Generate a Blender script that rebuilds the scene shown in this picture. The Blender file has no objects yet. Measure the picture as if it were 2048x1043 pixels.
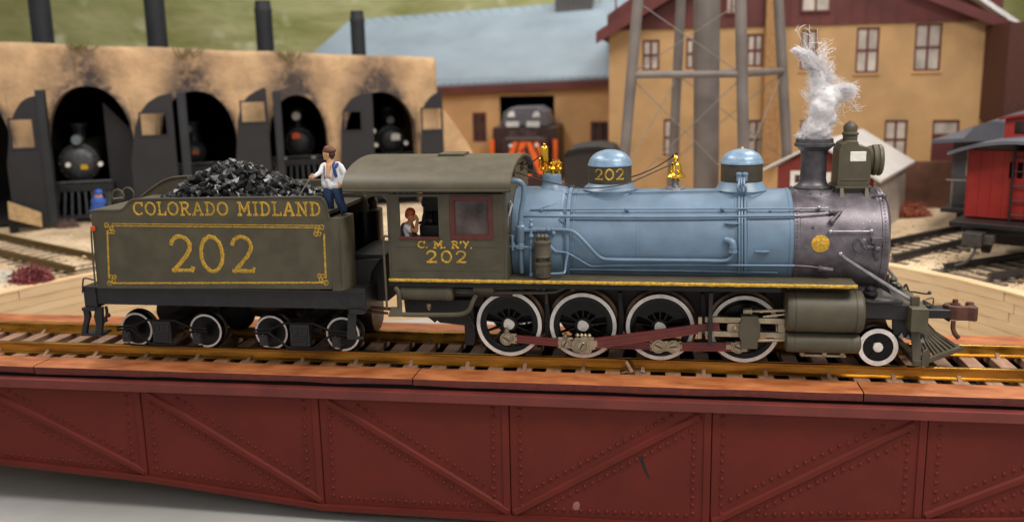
import bpy, bmesh, math, random
from mathutils import Vector, Matrix, noise
random.seed(7)
S = bpy.context.scene
COL = S.collection
PI = math.pi
# ---------------------------------------------------------------- camera
FX = 1863.93; PIT, ROL, YAW = 0.1982, -0.0204, 0.161
CAM = Vector((2.9748, -18.1004, 5.4093))
def _basis():
    cy, sy = math.cos(YAW), math.sin(YAW); cp, sp = math.cos(PIT), math.sin(PIT)
    cr, sr = math.cos(ROL), math.sin(ROL)
    f = Vector((-sy*cp, cy*cp, -sp)); r = Vector((cy, sy, 0)); u = r.cross(f)
    return r*cr+u*sr, -r*sr+u*cr, f
CR, CU, CF = _basis()
cd = bpy.data.cameras.new('camera'); cam = bpy.data.objects.new('camera', cd); COL.objects.link(cam)
m = Matrix((CR, CU, -CF)).transposed().to_4x4(); m.translation = CAM
cam.matrix_world = m
cd.sensor_width = 36; cd.lens = FX/2048*36; cd.clip_start = .1; cd.clip_end = 400
cd.dof.use_dof = True; cd.dof.focus_distance = 17.6; cd.dof.aperture_fstop = 0.27
S.camera = cam
# ---------------------------------------------------------------- light (a room lit by ceiling lamps, plus an added front fill)
S.view_settings.view_transform = 'Standard'; S.view_settings.look = 'None'
S.view_settings.exposure = 0.1; S.view_settings.gamma = 1
W = bpy.data.worlds.new('World'); S.world = W; W.use_nodes = True
bg = W.node_tree.nodes['Background']; bg.inputs[0].default_value = (1.0, .965, .92, 1); bg.inputs[1].default_value = .40
def area(name, loc, target, sx, sy, power, color):
    l = bpy.data.lights.new(name, 'AREA'); l.shape = 'RECTANGLE'; l.size = sx; l.size_y = sy
    l.energy = power; l.color = color
    o = bpy.data.objects.new(name, l); COL.objects.link(o); o.location = loc
    o.rotation_euler = (Vector(target)-Vector(loc)).to_track_quat('-Z', 'Y').to_euler()
    return o
area('ceiling_or_fill_lamp', (14, -8, 19), (7, 0, 0), 12, 5, 3700, (1, .94, .86))
area('ceiling_or_fill_lamp', (-6, -10, 26), (-3, 0, 0), 16, 5, 1500, (1, .94, .86))
area('ceiling_or_fill_lamp', (0, -30, 17), (1, 0, -1), 22, 6, 700, (1, .95, .88))  # added fill from behind the viewer, brightens upright faces; no known source there
area('ceiling_or_fill_lamp', (-14, 4, 26), (-8, 8, 0), 14, 4, 3700, (1, .94, .87))
area('ceiling_or_fill_lamp', (14, 14, 26), (10, 16, 0), 14, 4, 4300, (1, .95, .89))
area('ceiling_or_fill_lamp', (-2, 40, 34), (-4, 60, 8), 40, 8, 15000, (1, .96, .88))
# ---------------------------------------------------------------- pixel rulers (photo pixel -> point on a real plane)
def ray(x, y): return CF + CR*((x-1024)/FX) - CU*((y-521.5)/FX)
def P(x, y, Y):
    d = ray(x, y); t = (Y-CAM.y)/d.y; return CAM + d*t
def G(x, y, Z=0.0):
    d = ray(x, y); t = (Z-CAM.z)/d.z; return CAM + d*t
def onplane(x, y, A, N):
    d = ray(x, y); t = (Vector(A)-CAM).dot(N)/d.dot(N); return CAM + d*t
# ---------------------------------------------------------------- materials
def lin(c):
    o = []
    for v in c[:3]:
        v = v/255.0
        o.append(v/12.92 if v <= .04045 else ((v+.055)/1.055)**2.4)
    return o
MATS = {}
def mat(name, rgb, rough=.5, metal=0.0, var=.12, scale=6.0, bump=.15, bscale=40.0, bdist=.01, rgb2=None, spec=.5, speck=None, grain=None, coat=0, sss=0, dust=0, rot=0):
    if name in MATS: return MATS[name]
    M = bpy.data.materials.new(name); M.use_nodes = True; nt = M.node_tree; N = nt.nodes; L = nt.links
    b = N['Principled BSDF']; tc = N.new('ShaderNodeTexCoord'); geo = N.new('ShaderNodeNewGeometry')
    oi = N.new('ShaderNodeObjectInfo')
    src = geo.outputs['Position']
    mp = N.new('ShaderNodeMapping'); L.new(src, mp.inputs[0])
    if grain: mp.inputs['Scale'].default_value = grain
    if rot: mp.inputs['Rotation'].default_value = (0, math.radians(rot), 0)
    n1 = N.new('ShaderNodeTexNoise'); n1.inputs['Scale'].default_value = scale; n1.inputs['Detail'].default_value = 6; L.new(mp.outputs[0], n1.inputs[0])
    a = lin(rgb); c2 = lin(rgb2) if rgb2 else [min(1, v*(1+var*2.2)) for v in a]
    lo = [v*(1-var*1.6) for v in a] if not rgb2 else a
    cr = N.new('ShaderNodeValToRGB'); L.new(n1.outputs[0], cr.inputs[0])
    cr.color_ramp.elements[0].position = .32; cr.color_ramp.elements[0].color = (*lo, 1)
    cr.color_ramp.elements[1].position = .68; cr.color_ramp.elements[1].color = (*c2, 1)
    col = cr.outputs[0]
    if speck:
        v = N.new('ShaderNodeTexNoise'); v.inputs['Scale'].default_value = speck[1]; v.inputs['Detail'].default_value = 2; L.new(src, v.inputs[0])
        r2 = N.new('ShaderNodeValToRGB'); r2.color_ramp.elements[0].position = speck[2]; r2.color_ramp.elements[1].position = speck[2]+(.04 if speck[1] > 1 else .16)
        L.new(v.outputs[0], r2.inputs[0])
        mx = N.new('ShaderNodeMix'); mx.data_type = 'RGBA'; L.new(r2.outputs[0], mx.inputs[0]); L.new(col, mx.inputs[6]); mx.inputs[7].default_value = (*lin(speck[0]), 1)
        col = mx.outputs[2]
    if dust:
        # dust that has settled on upward faces
        sx = N.new('ShaderNodeSeparateXYZ'); L.new(geo.outputs['Normal'], sx.inputs[0])
        d = N.new('ShaderNodeTexNoise'); d.inputs['Scale'].default_value = 9; d.inputs['Detail'].default_value = 8; L.new(src, d.inputs[0])
        mu = N.new('ShaderNodeMath'); mu.operation = 'MULTIPLY'; mu.use_clamp = True; L.new(sx.outputs[2], mu.inputs[0]); L.new(d.outputs[0], mu.inputs[1])
        m2 = N.new('ShaderNodeMath'); m2.operation = 'MULTIPLY'; m2.use_clamp = True; L.new(mu.outputs[0], m2.inputs[0]); m2.inputs[1].default_value = dust
        mx = N.new('ShaderNodeMix'); mx.data_type = 'RGBA'; L.new(m2.outputs[0], mx.inputs[0]); L.new(col, mx.inputs[6]); mx.inputs[7].default_value = (*lin((150, 140, 125)), 1)
        col = mx.outputs[2]
    # each piece of a repeated kind slightly its own tone
    hsv = N.new('ShaderNodeHueSaturation'); L.new(col, hsv.inputs['Color'])
    mr = N.new('ShaderNodeMapRange'); L.new(oi.outputs['Random'], mr.inputs[0]); mr.inputs[3].default_value = 1-var*.7; mr.inputs[4].default_value = 1+var*.7
    L.new(mr.outputs[0], hsv.inputs['Value']); L.new(hsv.outputs[0], b.inputs['Base Color'])
    n2 = N.new('ShaderNodeTexNoise'); n2.inputs['Scale'].default_value = bscale; n2.inputs['Detail'].default_value = 5; L.new(mp.outputs[0], n2.inputs[0])
    bp = N.new('ShaderNodeBump'); bp.inputs['Strength'].default_value = bump; bp.inputs['Distance'].default_value = bdist
    L.new(n2.outputs[0], bp.inputs['Height']); L.new(bp.outputs[0], b.inputs['Normal'])
    rr = N.new('ShaderNodeMapRange'); L.new(n1.outputs[0], rr.inputs[0]); rr.inputs[3].default_value = max(0.05, rough-.1); rr.inputs[4].default_value = min(1, rough+.12)
    L.new(rr.outputs[0], b.inputs['Roughness'])
    b.inputs['Metallic'].default_value = metal
    b.inputs['Specular IOR Level'].default_value = spec
    if coat: b.inputs['Coat Weight'].default_value = coat; b.inputs['Coat Roughness'].default_value = .25
    if sss: b.inputs['Subsurface Weight'].default_value = sss; b.inputs['Subsurface Radius'].default_value = (.08, .08, .08)
    MATS[name] = M; return M
olive = mat('olive_paint', (75, 69, 54), .5, var=.10, scale=3, bump=.25, bscale=45, bdist=.006, dust=.14)
olive2 = mat('olive_paint_dark', (62, 57, 46), .5, var=.10, bump=.25, bscale=45, bdist=.006, dust=.35)
blue = mat('blue_paint', (102, 126, 150), .38, var=.08, scale=2.2, bump=.22, bscale=24, bdist=.006, coat=.06, dust=.12)
graph = mat('graphite_paint', (100, 94, 101), .38, .5, var=.16, scale=5, bump=.35, bscale=55, bdist=.008, speck=((180, 180, 185), 34, .70))
gold = mat('gold_paint', (186, 146, 48), .45, .2, var=.22, scale=22, bump=.4, bscale=70, bdist=.006)
brass = mat('polished_brass', (235, 182, 60), .18, 1, var=.06, bump=.05)
railb = mat('rail_brass', (172, 136, 62), .27, .9, var=.22, scale=2.2, bump=.12, bscale=30, grain=(.5, 3, 3))
black = mat('satin_black', (28, 27, 30), .42, var=.15, bump=.15, dust=.04)
gblack = mat('gloss_black', (9, 8, 10), .30, var=.15, bump=.15, spec=.28)
black2 = mat('dull_black', (22, 20, 20), .7, var=.15, bump=.2, dust=.12)
steel = mat('nickel_steel', (164, 148, 126), .34, .75, var=.18, bump=.2, bscale=60)
silver = mat('silver_paint', (160, 158, 165), .34, .7, var=.12, bump=.3, bscale=60)
white = mat('white_paint', (228, 224, 218), .5, var=.05, scale=12, bump=.4, bscale=40, bdist=.008)
rim = mat('white_rim_paint', (230, 224, 220), .45, var=.08, scale=10, bump=.4, bscale=40, bdist=.006)
maroon = mat('maroon_paint', (84, 36, 30), .45, var=.10, bump=.2)
rodred = mat('rod_red_paint', (104, 40, 36), .42, var=.10, bump=.3, bscale=50)
darkmar = mat('dark_brown_frame', (44, 26, 24), .6, var=.15)
wire = mat('dark_wire', (40, 34, 34), .45)
copper = mat('coupler_brown', (96, 62, 52), .5, .25, var=.15, bump=.4)
coalm = mat('coal', (20, 20, 23), .30, 0, var=.3, scale=12, bump=.35, bscale=16, bdist=.015, spec=.55)
girder = mat('girder_red', (100, 36, 27), .66, var=.06, scale=1.2, bump=.35, bscale=28, bdist=.006, spec=.25)
flange = mat('flange_red', (108, 44, 38), .6, var=.10, scale=1.4, bump=.35, bscale=28, bdist=.006)
decktop = mat('deck_orange_brown', (150, 80, 40), .6, var=.12, scale=1.8, bump=.4, bscale=24, bdist=.012, grain=(.9, 2, 2), rgb2=(190, 118, 70), speck=((225, 205, 180), 26, .76))
deckside = mat('deck_side_red', (96, 38, 32), .6, var=.12, bump=.5, bscale=14, bdist=.02)
tie = mat('crosstie_brown', (140, 104, 84), .7, var=.16, scale=4, bump=.5, bscale=16, bdist=.012, grain=(3, .5, 3), rgb2=(166, 130, 108))
floorm = mat('pit_floor_grey', (178, 178, 176), .8, var=.05, scale=.5, bump=.3, bscale=20, bdist=.006, speck=((190, 186, 176), 12, .78))
skin = mat('skin', (214, 160, 116), .5, var=.05, sss=.1)
skin2 = mat('tanned_skin', (176, 122, 84), .5, var=.08, sss=.1)
shirt = mat('white_shirt', (226, 226, 230), .6, var=.04)
jeans = mat('blue_denim', (32, 54, 92), .7, var=.22, scale=14, bump=.4)
vest = mat('blue_vest', (42, 62, 120), .5, var=.2, scale=12)
hatm = mat('brown_hat', (104, 56, 44), .55, var=.12)
hair = mat('dark_brown_hair', (52, 30, 24), .6, var=.2)
redcap = mat('red_orange_cap', (176, 68, 34), .5, var=.1)
shoe = mat('black_shoe', (22, 22, 26), .4)
sand = mat('sandy_ground', (184, 158, 124), .95, var=.2, scale=.7, bump=.8, bscale=5, bdist=.10, rgb2=(222, 200, 168), speck=((150, 120, 96), 3.5, .64))
plank = mat('pit_plank', (222, 186, 140), .7, var=.045, scale=1.2, bump=.4, bscale=12, bdist=.012, grain=(.4, .4, 5), rgb2=(230, 200, 158))
plaster = mat('tan_plaster', (196, 162, 124), .85, var=.13, scale=1.1, bump=.7, bscale=5, bdist=.07)
ywall = mat('yellow_wall', (180, 144, 100), .8, var=.07, scale=.8, bump=.3, bscale=5, bdist=.03)
ywall2 = mat('ochre_wall', (192, 150, 104), .8, var=.07, scale=.8, bump=.3, bscale=5, bdist=.03)
trim = mat('dark_red_trim', (92, 40, 38), .6, var=.12, scale=1)
brownt = mat('brown_timber', (96, 62, 46), .7, var=.15, scale=2)
glassw = mat('pale_window', (176, 166, 156), .35, var=.15, scale=1.5)
glassd = mat('dark_window', (66, 50, 50), .22, var=.3, scale=3)
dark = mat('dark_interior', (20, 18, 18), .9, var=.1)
doorm = mat('door_black', (33, 33, 38), .65, var=.12, scale=1)
chim = mat('chimney_black', (33, 36, 42), .6, var=.15, scale=1)
roofb = mat('blue_grey_roof', (112, 126, 138), .5, var=.07, scale=.35, bump=.4, bscale=3, bdist=.05, rgb2=(128, 143, 156))
roofg = mat('grey_roof', (82, 84, 94), .55, var=.12, scale=1)
roofw = mat('pale_shed_roof', (196, 190, 186), .6, var=.05, scale=1)
shedred = mat('barn_red', (124, 44, 38), .65, var=.1, scale=1)
cabred = mat('caboose_red', (136, 32, 25), .45, var=.08, scale=1.5)
towerm = mat('tower_grey', (118, 110, 106), .5, .15, var=.1, scale=1)
orange = mat('orange_paint', (226, 96, 26), .5, var=.06)
hill = mat('hill_green', (122, 126, 66), .55, var=.3, scale=.35, bump=.6, bscale=1.2, bdist=.3, rgb2=(160, 158, 112), grain=(.35, 1, 1.5), rot=38, speck=((176, 174, 140), .55, .60))
bush = mat('red_bush', (128, 60, 66), .9, var=.35, scale=6)
bush2 = mat('rust_bush', (156, 84, 60), .9, var=.3, scale=6)
cotton = mat('cotton_white', (220, 218, 222), .95, var=.01, sss=.5)
bluem = mat('bright_blue', (44, 84, 168), .5, var=.1)
rust = mat('dark_rail', (104, 84, 44), .45, .5, var=.2)
grate = mat('old_tie', (66, 60, 56), .8, var=.2, scale=3)
gravelm = mat('pale_gravel', (196, 172, 140), .9, var=.2, scale=4)
# ---------------------------------------------------------------- mesh helpers
class MB:
    def __init__(s): s.bm = bmesh.new(); s.mi = 0
    def face(s, vs):
        try: f = s.bm.faces.new(vs); f.material_index = s.mi; return f
        except ValueError: return None
    def box(s, a, b, R=None, c=None):
        a = Vector(a); b = Vector(b); v = []
        for x in (a.x, b.x):
            for y in (a.y, b.y):
                for z in (a.z, b.z):
                    p = Vector((x, y, z))
                    if R is not None: p = Vector(c) + R @ (p-Vector(c))
                    v.append(s.bm.verts.new(p))
        for q in ((0,1,3,2),(4,6,7,5),(0,4,5,1),(2,3,7,6),(0,2,6,4),(1,5,7,3)): s.face([v[i] for i in q])
        return s
    def hexa(s, v8):       # 8 points: bottom ring 4, top ring 4
        v = [s.bm.verts.new(p) for p in v8]
        for q in ((3,2,1,0),(4,5,6,7),(0,1,5,4),(1,2,6,5),(2,3,7,6),(3,0,4,7)): s.face([v[i] for i in q])
        return s
    def prism(s, pts, ext):  # polygon + extrusion vector
        e = Vector(ext); a = [s.bm.verts.new(Vector(p)) for p in pts]; b = [s.bm.verts.new(Vector(p)+e) for p in pts]
        s.face(list(reversed(a))); s.face(b); n = len(a)
        for i in range(n): s.face([a[i], a[(i+1) % n], b[(i+1) % n], b[i]])
        return s
    def tube(s, pts, r, seg=8, cap=True, flat=None):
        pts = [Vector(p) for p in pts]; n = len(pts)
        rs = r if isinstance(r, (list, tuple)) else [r]*n
        t0 = (pts[1]-pts[0]).normalized(); up = Vector((0, 0, 1)) if abs(t0.z) < .9 else Vector((1, 0, 0))
        nrm = t0.cross(up).normalized(); rings = []
        for i in range(n):
            t = (pts[min(i+1, n-1)]-pts[max(i-1, 0)])
            t = t.normalized() if t.length > 1e-9 else t0
            nrm = (nrm - t*nrm.dot(t)); nrm = nrm.normalized() if nrm.length > 1e-6 else t.orthogonal().normalized()
            bn = t.cross(nrm); ring = []
            for k in range(seg):
                a = 2*PI*k/seg; ring.append(s.bm.verts.new(pts[i]+nrm*(math.cos(a)*rs[i])+bn*(math.sin(a)*rs[i])))
            rings.append(ring)
        for i in range(n-1):
            for k in range(seg): s.face([rings[i][k], rings[i][(k+1) % seg], rings[i+1][(k+1) % seg], rings[i+1][k]])
        if cap: s.face(list(reversed(rings[0]))); s.face(rings[-1])
        return s
    def lathe(s, prof, c, axis='Z', seg=32, sx=1, sy=1, closed=False):   # prof: (radius, height)
        c = Vector(c); rings = []
        for r, h in prof:
            ring = []
            for k in range(seg):
                a = 2*PI*k/seg; u, v = math.cos(a)*r*sx, math.sin(a)*r*sy
                p = Vector((u, v, h)) if axis == 'Z' else (Vector((h, u, v)) if axis == 'X' else Vector((v, h, u)))
                ring.append(s.bm.verts.new(c+p))
            rings.append(ring)
        m_ = len(rings)
        for i in range(m_ if closed else m_-1):
            A, B = rings[i], rings[(i+1) % m_]
            for k in range(seg): s.face([A[k], A[(k+1) % seg], B[(k+1) % seg], B[k]])
        if not closed:
            s.face(list(reversed(rings[0]))); s.face(rings[-1])
        return s
    def ball(s, c, r, seg=10, sc=(1, 1, 1)):
        c = Vector(c); n = max(4, seg//2); rings = []
        for i in range(1, n):
            t = PI*i/n; rings.append([s.bm.verts.new(c+Vector((math.sin(t)*math.cos(2*PI*k/seg)*r*sc[0], math.sin(t)*math.sin(2*PI*k/seg)*r*sc[1], math.cos(t)*r*sc[2]))) for k in range(seg)])
        top = s.bm.verts.new(c+Vector((0, 0, r*sc[2]))); bot = s.bm.verts.new(c-Vector((0, 0, r*sc[2])))
        for k in range(seg):
            s.face([top, rings[0][k], rings[0][(k+1) % seg]]); s.face([bot, rings[-1][(k+1) % seg], rings[-1][k]])
            for i in range(len(rings)-1): s.face([rings[i][k], rings[i+1][k], rings[i+1][(k+1) % seg], rings[i][(k+1) % seg]])
        return s
    def cap(s, a, b, ra, rb, seg=10):   # capsule, for bodies
        a = Vector(a); b = Vector(b); s.tube([a, b], [ra, rb], seg); s.ball(a, ra, seg); s.ball(b, rb, seg); return s
    def done(s, name, mats, parent=None, smooth=35, bevel=0, recalc=True):
        if recalc: bmesh.ops.recalc_face_normals(s.bm, faces=s.bm.faces)
        vs = s.bm.verts
        lo = Vector((min(v.co.x for v in vs), min(v.co.y for v in vs), min(v.co.z for v in vs)))
        hi = Vector((max(v.co.x for v in vs), max(v.co.y for v in vs), max(v.co.z for v in vs)))
        org = Vector(((lo.x+hi.x)/2, (lo.y+hi.y)/2, lo.z))
        bmesh.ops.translate(s.bm, verts=vs, vec=-org)
        me = bpy.data.meshes.new(name); s.bm.to_mesh(me); s.bm.free()
        for mm in (mats if isinstance(mats, (list, tuple)) else [mats]): me.materials.append(mm)
        if smooth:
            me.shade_smooth(); me.set_sharp_from_angle(angle=math.radians(smooth))
        o = bpy.data.objects.new(name, me); COL.objects.link(o)
        attach(o, parent, org)
        if bevel:
            bv = o.modifiers.new('bevel', 'BEVEL'); bv.width = bevel; bv.segments = 2; bv.limit_method = 'ANGLE'; bv.angle_limit = math.radians(40)
            bv.harden_normals = False
        return o
WL = {}
def attach(o, parent, worldloc):
    WL[o.name] = Vector(worldloc)
    if parent is not None:
        o.parent = parent; o.location = Vector(worldloc)-WL[parent.name]
    else: o.location = worldloc
def thing(name, label, cat, loc, group=None):
    o = bpy.data.objects.new(name, None); COL.objects.link(o); o.empty_display_size = .2
    attach(o, None, loc); return tag(o, label, cat, group)
def tag(o, label, cat, group=None):
    o['label'] = label; o['category'] = cat
    if group: o['group'] = group
    return o
def struct(o): o['kind'] = 'structure'; return o
def stuff(o): o['kind'] = 'stuff'; return o
def clone(o, worldloc, parent, rz=0):
    c = o.copy(); COL.objects.link(c); attach(c, parent, worldloc)
    if rz: c.rotation_euler = (0, 0, rz)
    for ch in list(o.children):
        d = ch.copy(); COL.objects.link(d); d.parent = c; WL[d.name] = WL[c.name]+ch.location
    return c
def crom(pts, n=6):
    pts = [Vector(p) for p in pts]; out = []
    for i in range(len(pts)-1):
        p0 = pts[max(i-1, 0)]; p1 = pts[i]; p2 = pts[i+1]; p3 = pts[min(i+2, len(pts)-1)]
        for k in range(n):
            t = k/n; out.append(.5*((2*p1)+(p2-p0)*t+(2*p0-5*p1+4*p2-p3)*t*t+(3*p1-p0-3*p2+p3)*t*t*t))
    out.append(pts[-1]); return out
def holed_wall(mb, x0, x1, z0, z1, holes, f, th):
    """rectangular panel with rectangular holes; f(x,z,d)->point, d = depth 0..th"""
    xs = sorted({x0, x1, *[h[0] for h in holes], *[h[1] for h in holes]}); zs = sorted({z0, z1, *[h[2] for h in holes], *[h[3] for h in holes]})
    V = {}
    def v(i, j, k):
        if (i, j, k) not in V: V[(i, j, k)] = mb.bm.verts.new(f(xs[i], zs[j], k*th))
        return V[(i, j, k)]
    def hole(i, j):
        if i < 0 or j < 0 or i >= len(xs)-1 or j >= len(zs)-1: return True
        cx = (xs[i]+xs[i+1])/2; cz = (zs[j]+zs[j+1])/2
        return any(h[0] < cx < h[1] and h[2] < cz < h[3] for h in holes)
    for i in range(len(xs)-1):
        for j in range(len(zs)-1):
            if hole(i, j): continue
            mb.face([v(i, j, 0), v(i+1, j, 0), v(i+1, j+1, 0), v(i, j+1, 0)]); mb.face([v(i, j+1, 1), v(i+1, j+1, 1), v(i+1, j, 1), v(i, j, 1)])
            if hole(i-1, j): mb.face([v(i, j, 0), v(i, j+1, 0), v(i, j+1, 1), v(i, j, 1)])
            if hole(i+1, j): mb.face([v(i+1, j, 1), v(i+1, j+1, 1), v(i+1, j+1, 0), v(i+1, j, 0)])
            if hole(i, j-1): mb.face([v(i, j, 1), v(i+1, j, 1), v(i+1, j, 0), v(i, j, 0)])
            if hole(i, j+1): mb.face([v(i, j+1, 0), v(i+1, j+1, 0), v(i+1, j+1, 1), v(i, j+1, 1)])
# ---------------------------------------------------------------- hand-painted lettering as raised paint strokes
def stroke(mb, pts, w, f, h=.005, jit=.16):
    h = min(h, .006)
    """pts 2D; f(u,v,height)->world"""
    q = []
    for i in range(len(pts)-1):
        a = Vector(pts[i]); b = Vector(pts[i+1]); n = max(1, int((b-a).length/(w*1.1)))
        for k in range(n): q.append(a.lerp(b, k/n))
    q.append(Vector(pts[-1])); rows = []
    for i, p in enumerate(q):
        t = q[min(i+1, len(q)-1)]-q[max(i-1, 0)]
        if t.length < 1e-9: continue
        t.normalize(); n = Vector((-t.y, t.x)); ww = w*.5*(1+random.uniform(-jit, jit)); p = p+n*random.uniform(-1, 1)*w*.05
        if i == 0: p = p-t*w*.25
        if i == len(q)-1: p = p+t*w*.25
        rows.append([mb.bm.verts.new(f(*(p+n*ww*k), hh)) for k, hh in ((-1, -.004), (-.75, h*.8), (0, h), (.75, h*.8), (1, -.004))])
    for a, b in zip(rows, rows[1:]):
        for k in range(4): mb.face([a[k], a[k+1], b[k+1], b[k]])
    for r_ in (rows[0], rows[-1]): mb.face(r_)
def arc(cx, cy, rx, ry, a0, a1, n=14): return [(cx+rx*math.cos(math.radians(a0+(a1-a0)*i/n)), cy+ry*math.sin(math.radians(a0+(a1-a0)*i/n))) for i in range(n+1)]
GL = {
 '2': (.62, [arc(.3, .72, .29, .26, 170, -20, 12)+[(.46, .45), (.22, .2), (.03, .03)], [(.0, .04), (.62, .04)], [(.6, .02), (.64, .12)]]),
 '0': (.70, [arc(.35, .5, .33, .48, 0, 360, 26)]),
 'C': (.74, [arc(.4, .5, .38, .47, 45, 315, 20), [(.70, .98), (.69, .72)]]),
 'O': (.78, [arc(.39, .5, .37, .47, 0, 360, 24)]),
 'L': (.62, [[(.14, 1), (.14, .04)], [(.02, .98), (.28, .98)], [(.02, .03), (.6, .03)], [(.6, .02), (.62, .26)]]),
 'R': (.76, [[(.14, 1), (.14, .02)], [(.02, .98), (.14, .98)]+arc(.38, .74, .22, .24, 90, -90, 9)+[(.14, .5)], [(.36, .48), (.62, .06), (.76, .04)], [(.02, .02), (.28, .02)]]),
 'A': (.80, [[(.08, .03), (.40, 1)], [(.40, 1), (.72, .03)], [(.2, .36), (.6, .36)], [(0, .02), (.2, .02)], [(.60, .02), (.82, .02)]]),
 'D': (.74, [[(.14, 1), (.14, .02)], [(.0, .98), (.3, .98)]+arc(.3, .5, .38, .47, 85, -85, 14)+[(.3, .03), (.0, .03)]]),
 'M': (.98, [[(.12, .03), (.16, 1)], [(.16, 1), (.48, .3)], [(.48, .3), (.80, 1)], [(.80, 1), (.84, .03)], [(0, .02), (.26, .02)], [(.72, .02), (.98, .02)], [(.02, .98), (.16, .98)], [(.80, .98), (.94, .98)]]),
 'I': (.34, [[(.17, 1), (.17, .02)], [(.02, .98), (.32, .98)], [(.02, .02), (.32, .02)]]),
 'N': (.84, [[(.14, .02), (.14, 1)], [(.14, 1), (.68, .02)], [(.68, .02), (.68, 1)], [(.0, .02), (.28, .02)], [(.55, .98), (.82, .98)], [(0, .98), (.14, .98)]]),
 'Y': (.66, [[(.04, 1), (.33, .5)], [(.62, 1), (.33, .5), (.2, .06)]]),
 '.': (.2, [[(.06, .05), (.13, .07)]]), "'": (.24, [[(.15, 1.02), (.08, .74)]]), ' ': (.42, []), '~': (.2, []),
}
def lettering(name, text, u0, u1, v0, v1, w, f, m_, parent, gap=.2, mono=False, h=.012, each=None):
    adv = sum(GL[c][0] for c in text)+gap*(len(text)-1); sx = (u1-u0)/adv; sy = v1-v0; x = u0
    for c in text:
        g = GL[c]
        if g[1]:
            mb = MB()
            for st in g[1]: stroke(mb, [(x+px*sx, v0+py*sy) for px, py in st], w*random.uniform(.92, 1.1), f, h)
            mb.done('digit' if c.isdigit() else ('letter' if c.isalpha() else 'punctuation_mark'), m_, parent, smooth=60)
        x += (g[0]+gap)*sx
# ================================================================ the pit, ground, hills
PC = Vector((-1.2, 0, 0)); PR = 14.5
mb = MB(); mb.box((-70, -40, -3.6), (70, 16, -3.25)); struct(mb.done('pit_floor', floorm, smooth=0))
mb = MB(); rad = [PR+.3, PR+.7, PR+1.2, PR+1.8, 17.5, 18.5, 20, 21.5, 23, 25, 27, 30, 34, 40, 50, 70, 110]; NA = 260; rings = []
for r_ in rad:
    ring = []
    for k in range(NA):
        a = 2*PI*k/NA; x = PC.x+math.cos(a)*r_; y = math.sin(a)*r_
        z = -.26+.10*noise.noise(Vector((x*.6, y*.6, 0)))+.05*noise.noise(Vector((x*2.1, y*2.1, 3)))
        if r_ < PR+.5: z = -.27+.03*noise.noise(Vector((x*3, y*3, 1)))
        ring.append(mb.bm.verts.new((x, y, z)))
    rings.append(ring)
for A, B in zip(rings, rings[1:]):
    for k in range(NA):
        if PI*1.06 < 2*PI*k/NA < PI*1.94: continue      # the layout ends in front: the viewer stands there
        mb.face([A[k], A[(k+1) % NA], B[(k+1) % NA], B[k]])
struct(mb.done('ground', sand, smooth=60))
# pit wall of short boards laid in courses
wall = thing('pit_wall', 'curved pale wooden board wall round the turntable pit behind the train', 'wall', (PC.x, PR, -3.25))
mb = MB(); n = 96
inner = [(PC.x+math.cos(a)*(PR+.10), math.sin(a)*(PR+.10)) for a in [math.radians(-6+192*i/n) for i in range(n+1)]]
outer = [(PC.x+math.cos(a)*(PR+.34), math.sin(a)*(PR+.34)) for a in [math.radians(-6+192*i/n) for i in range(n+1)]]
for i in range(n):
    mb.hexa([(*inner[i], -3.25), (*inner[i+1], -3.25), (*outer[i+1], -3.25), (*outer[i], -3.25), (*inner[i], -.30), (*inner[i+1], -.30), (*outer[i+1], -.30), (*outer[i], -.30)])
mb.done('backing', mat('plank_backing', (150, 118, 84), .8), wall, smooth=0)
rows = 12; hz = 2.95/rows; cnt = 0; rest = MB()
for j in range(rows):
    a = -2+random.uniform(0, 5)
    while a < 182:
        da = random.uniform(7, 14); a1 = min(a+da, 184); segs = 2
        z0 = -3.25+j*hz+.004; z1 = z0+hz-.008
        vis = 18 < a < 165
        b = MB() if (vis and cnt < 296) else rest
        rr = PR-random.uniform(0, .035)
        for k in range(segs):
            t0 = math.radians(a+.03+(a1-a-.06)*k/segs); t1 = math.radians(a+.03+(a1-a-.06)*(k+1)/segs)
            q = [(PC.x+math.cos(t)*r_, math.sin(t)*r_) for t, r_ in ((t0, rr), (t1, rr), (t1, PR+.11), (t0, PR+.11))]
            b.hexa([(*p, z0) for p in q]+[(*p, z1) for p in q])
        if b is not rest:
            bmesh.ops.remove_doubles(b.bm, verts=b.bm.verts, dist=.0005); b.done('plank', plank, wall, smooth=30); cnt += 1
        a = a1
stuff(rest.done('plank_courses', plank, wall, smooth=0))
mb = MB()
for i in range(n):       # cap board round the rim
    t0 = math.radians(-6+192*i/n); t1 = math.radians(-6+192*(i+1)/n)
    q = [(PC.x+math.cos(t)*r_, math.sin(t)*r_) for t, r_ in ((t0, PR-.05), (t1, PR-.05), (t1, PR+.32), (t0, PR+.32))]
    dz = .02*math.sin(i*1.7)
    mb.hexa([(*p, -.30) for p in q]+[(*p, -.25+dz*.3) for p in q])
mb.done('rim_board', plank, wall, smooth=0)
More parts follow.
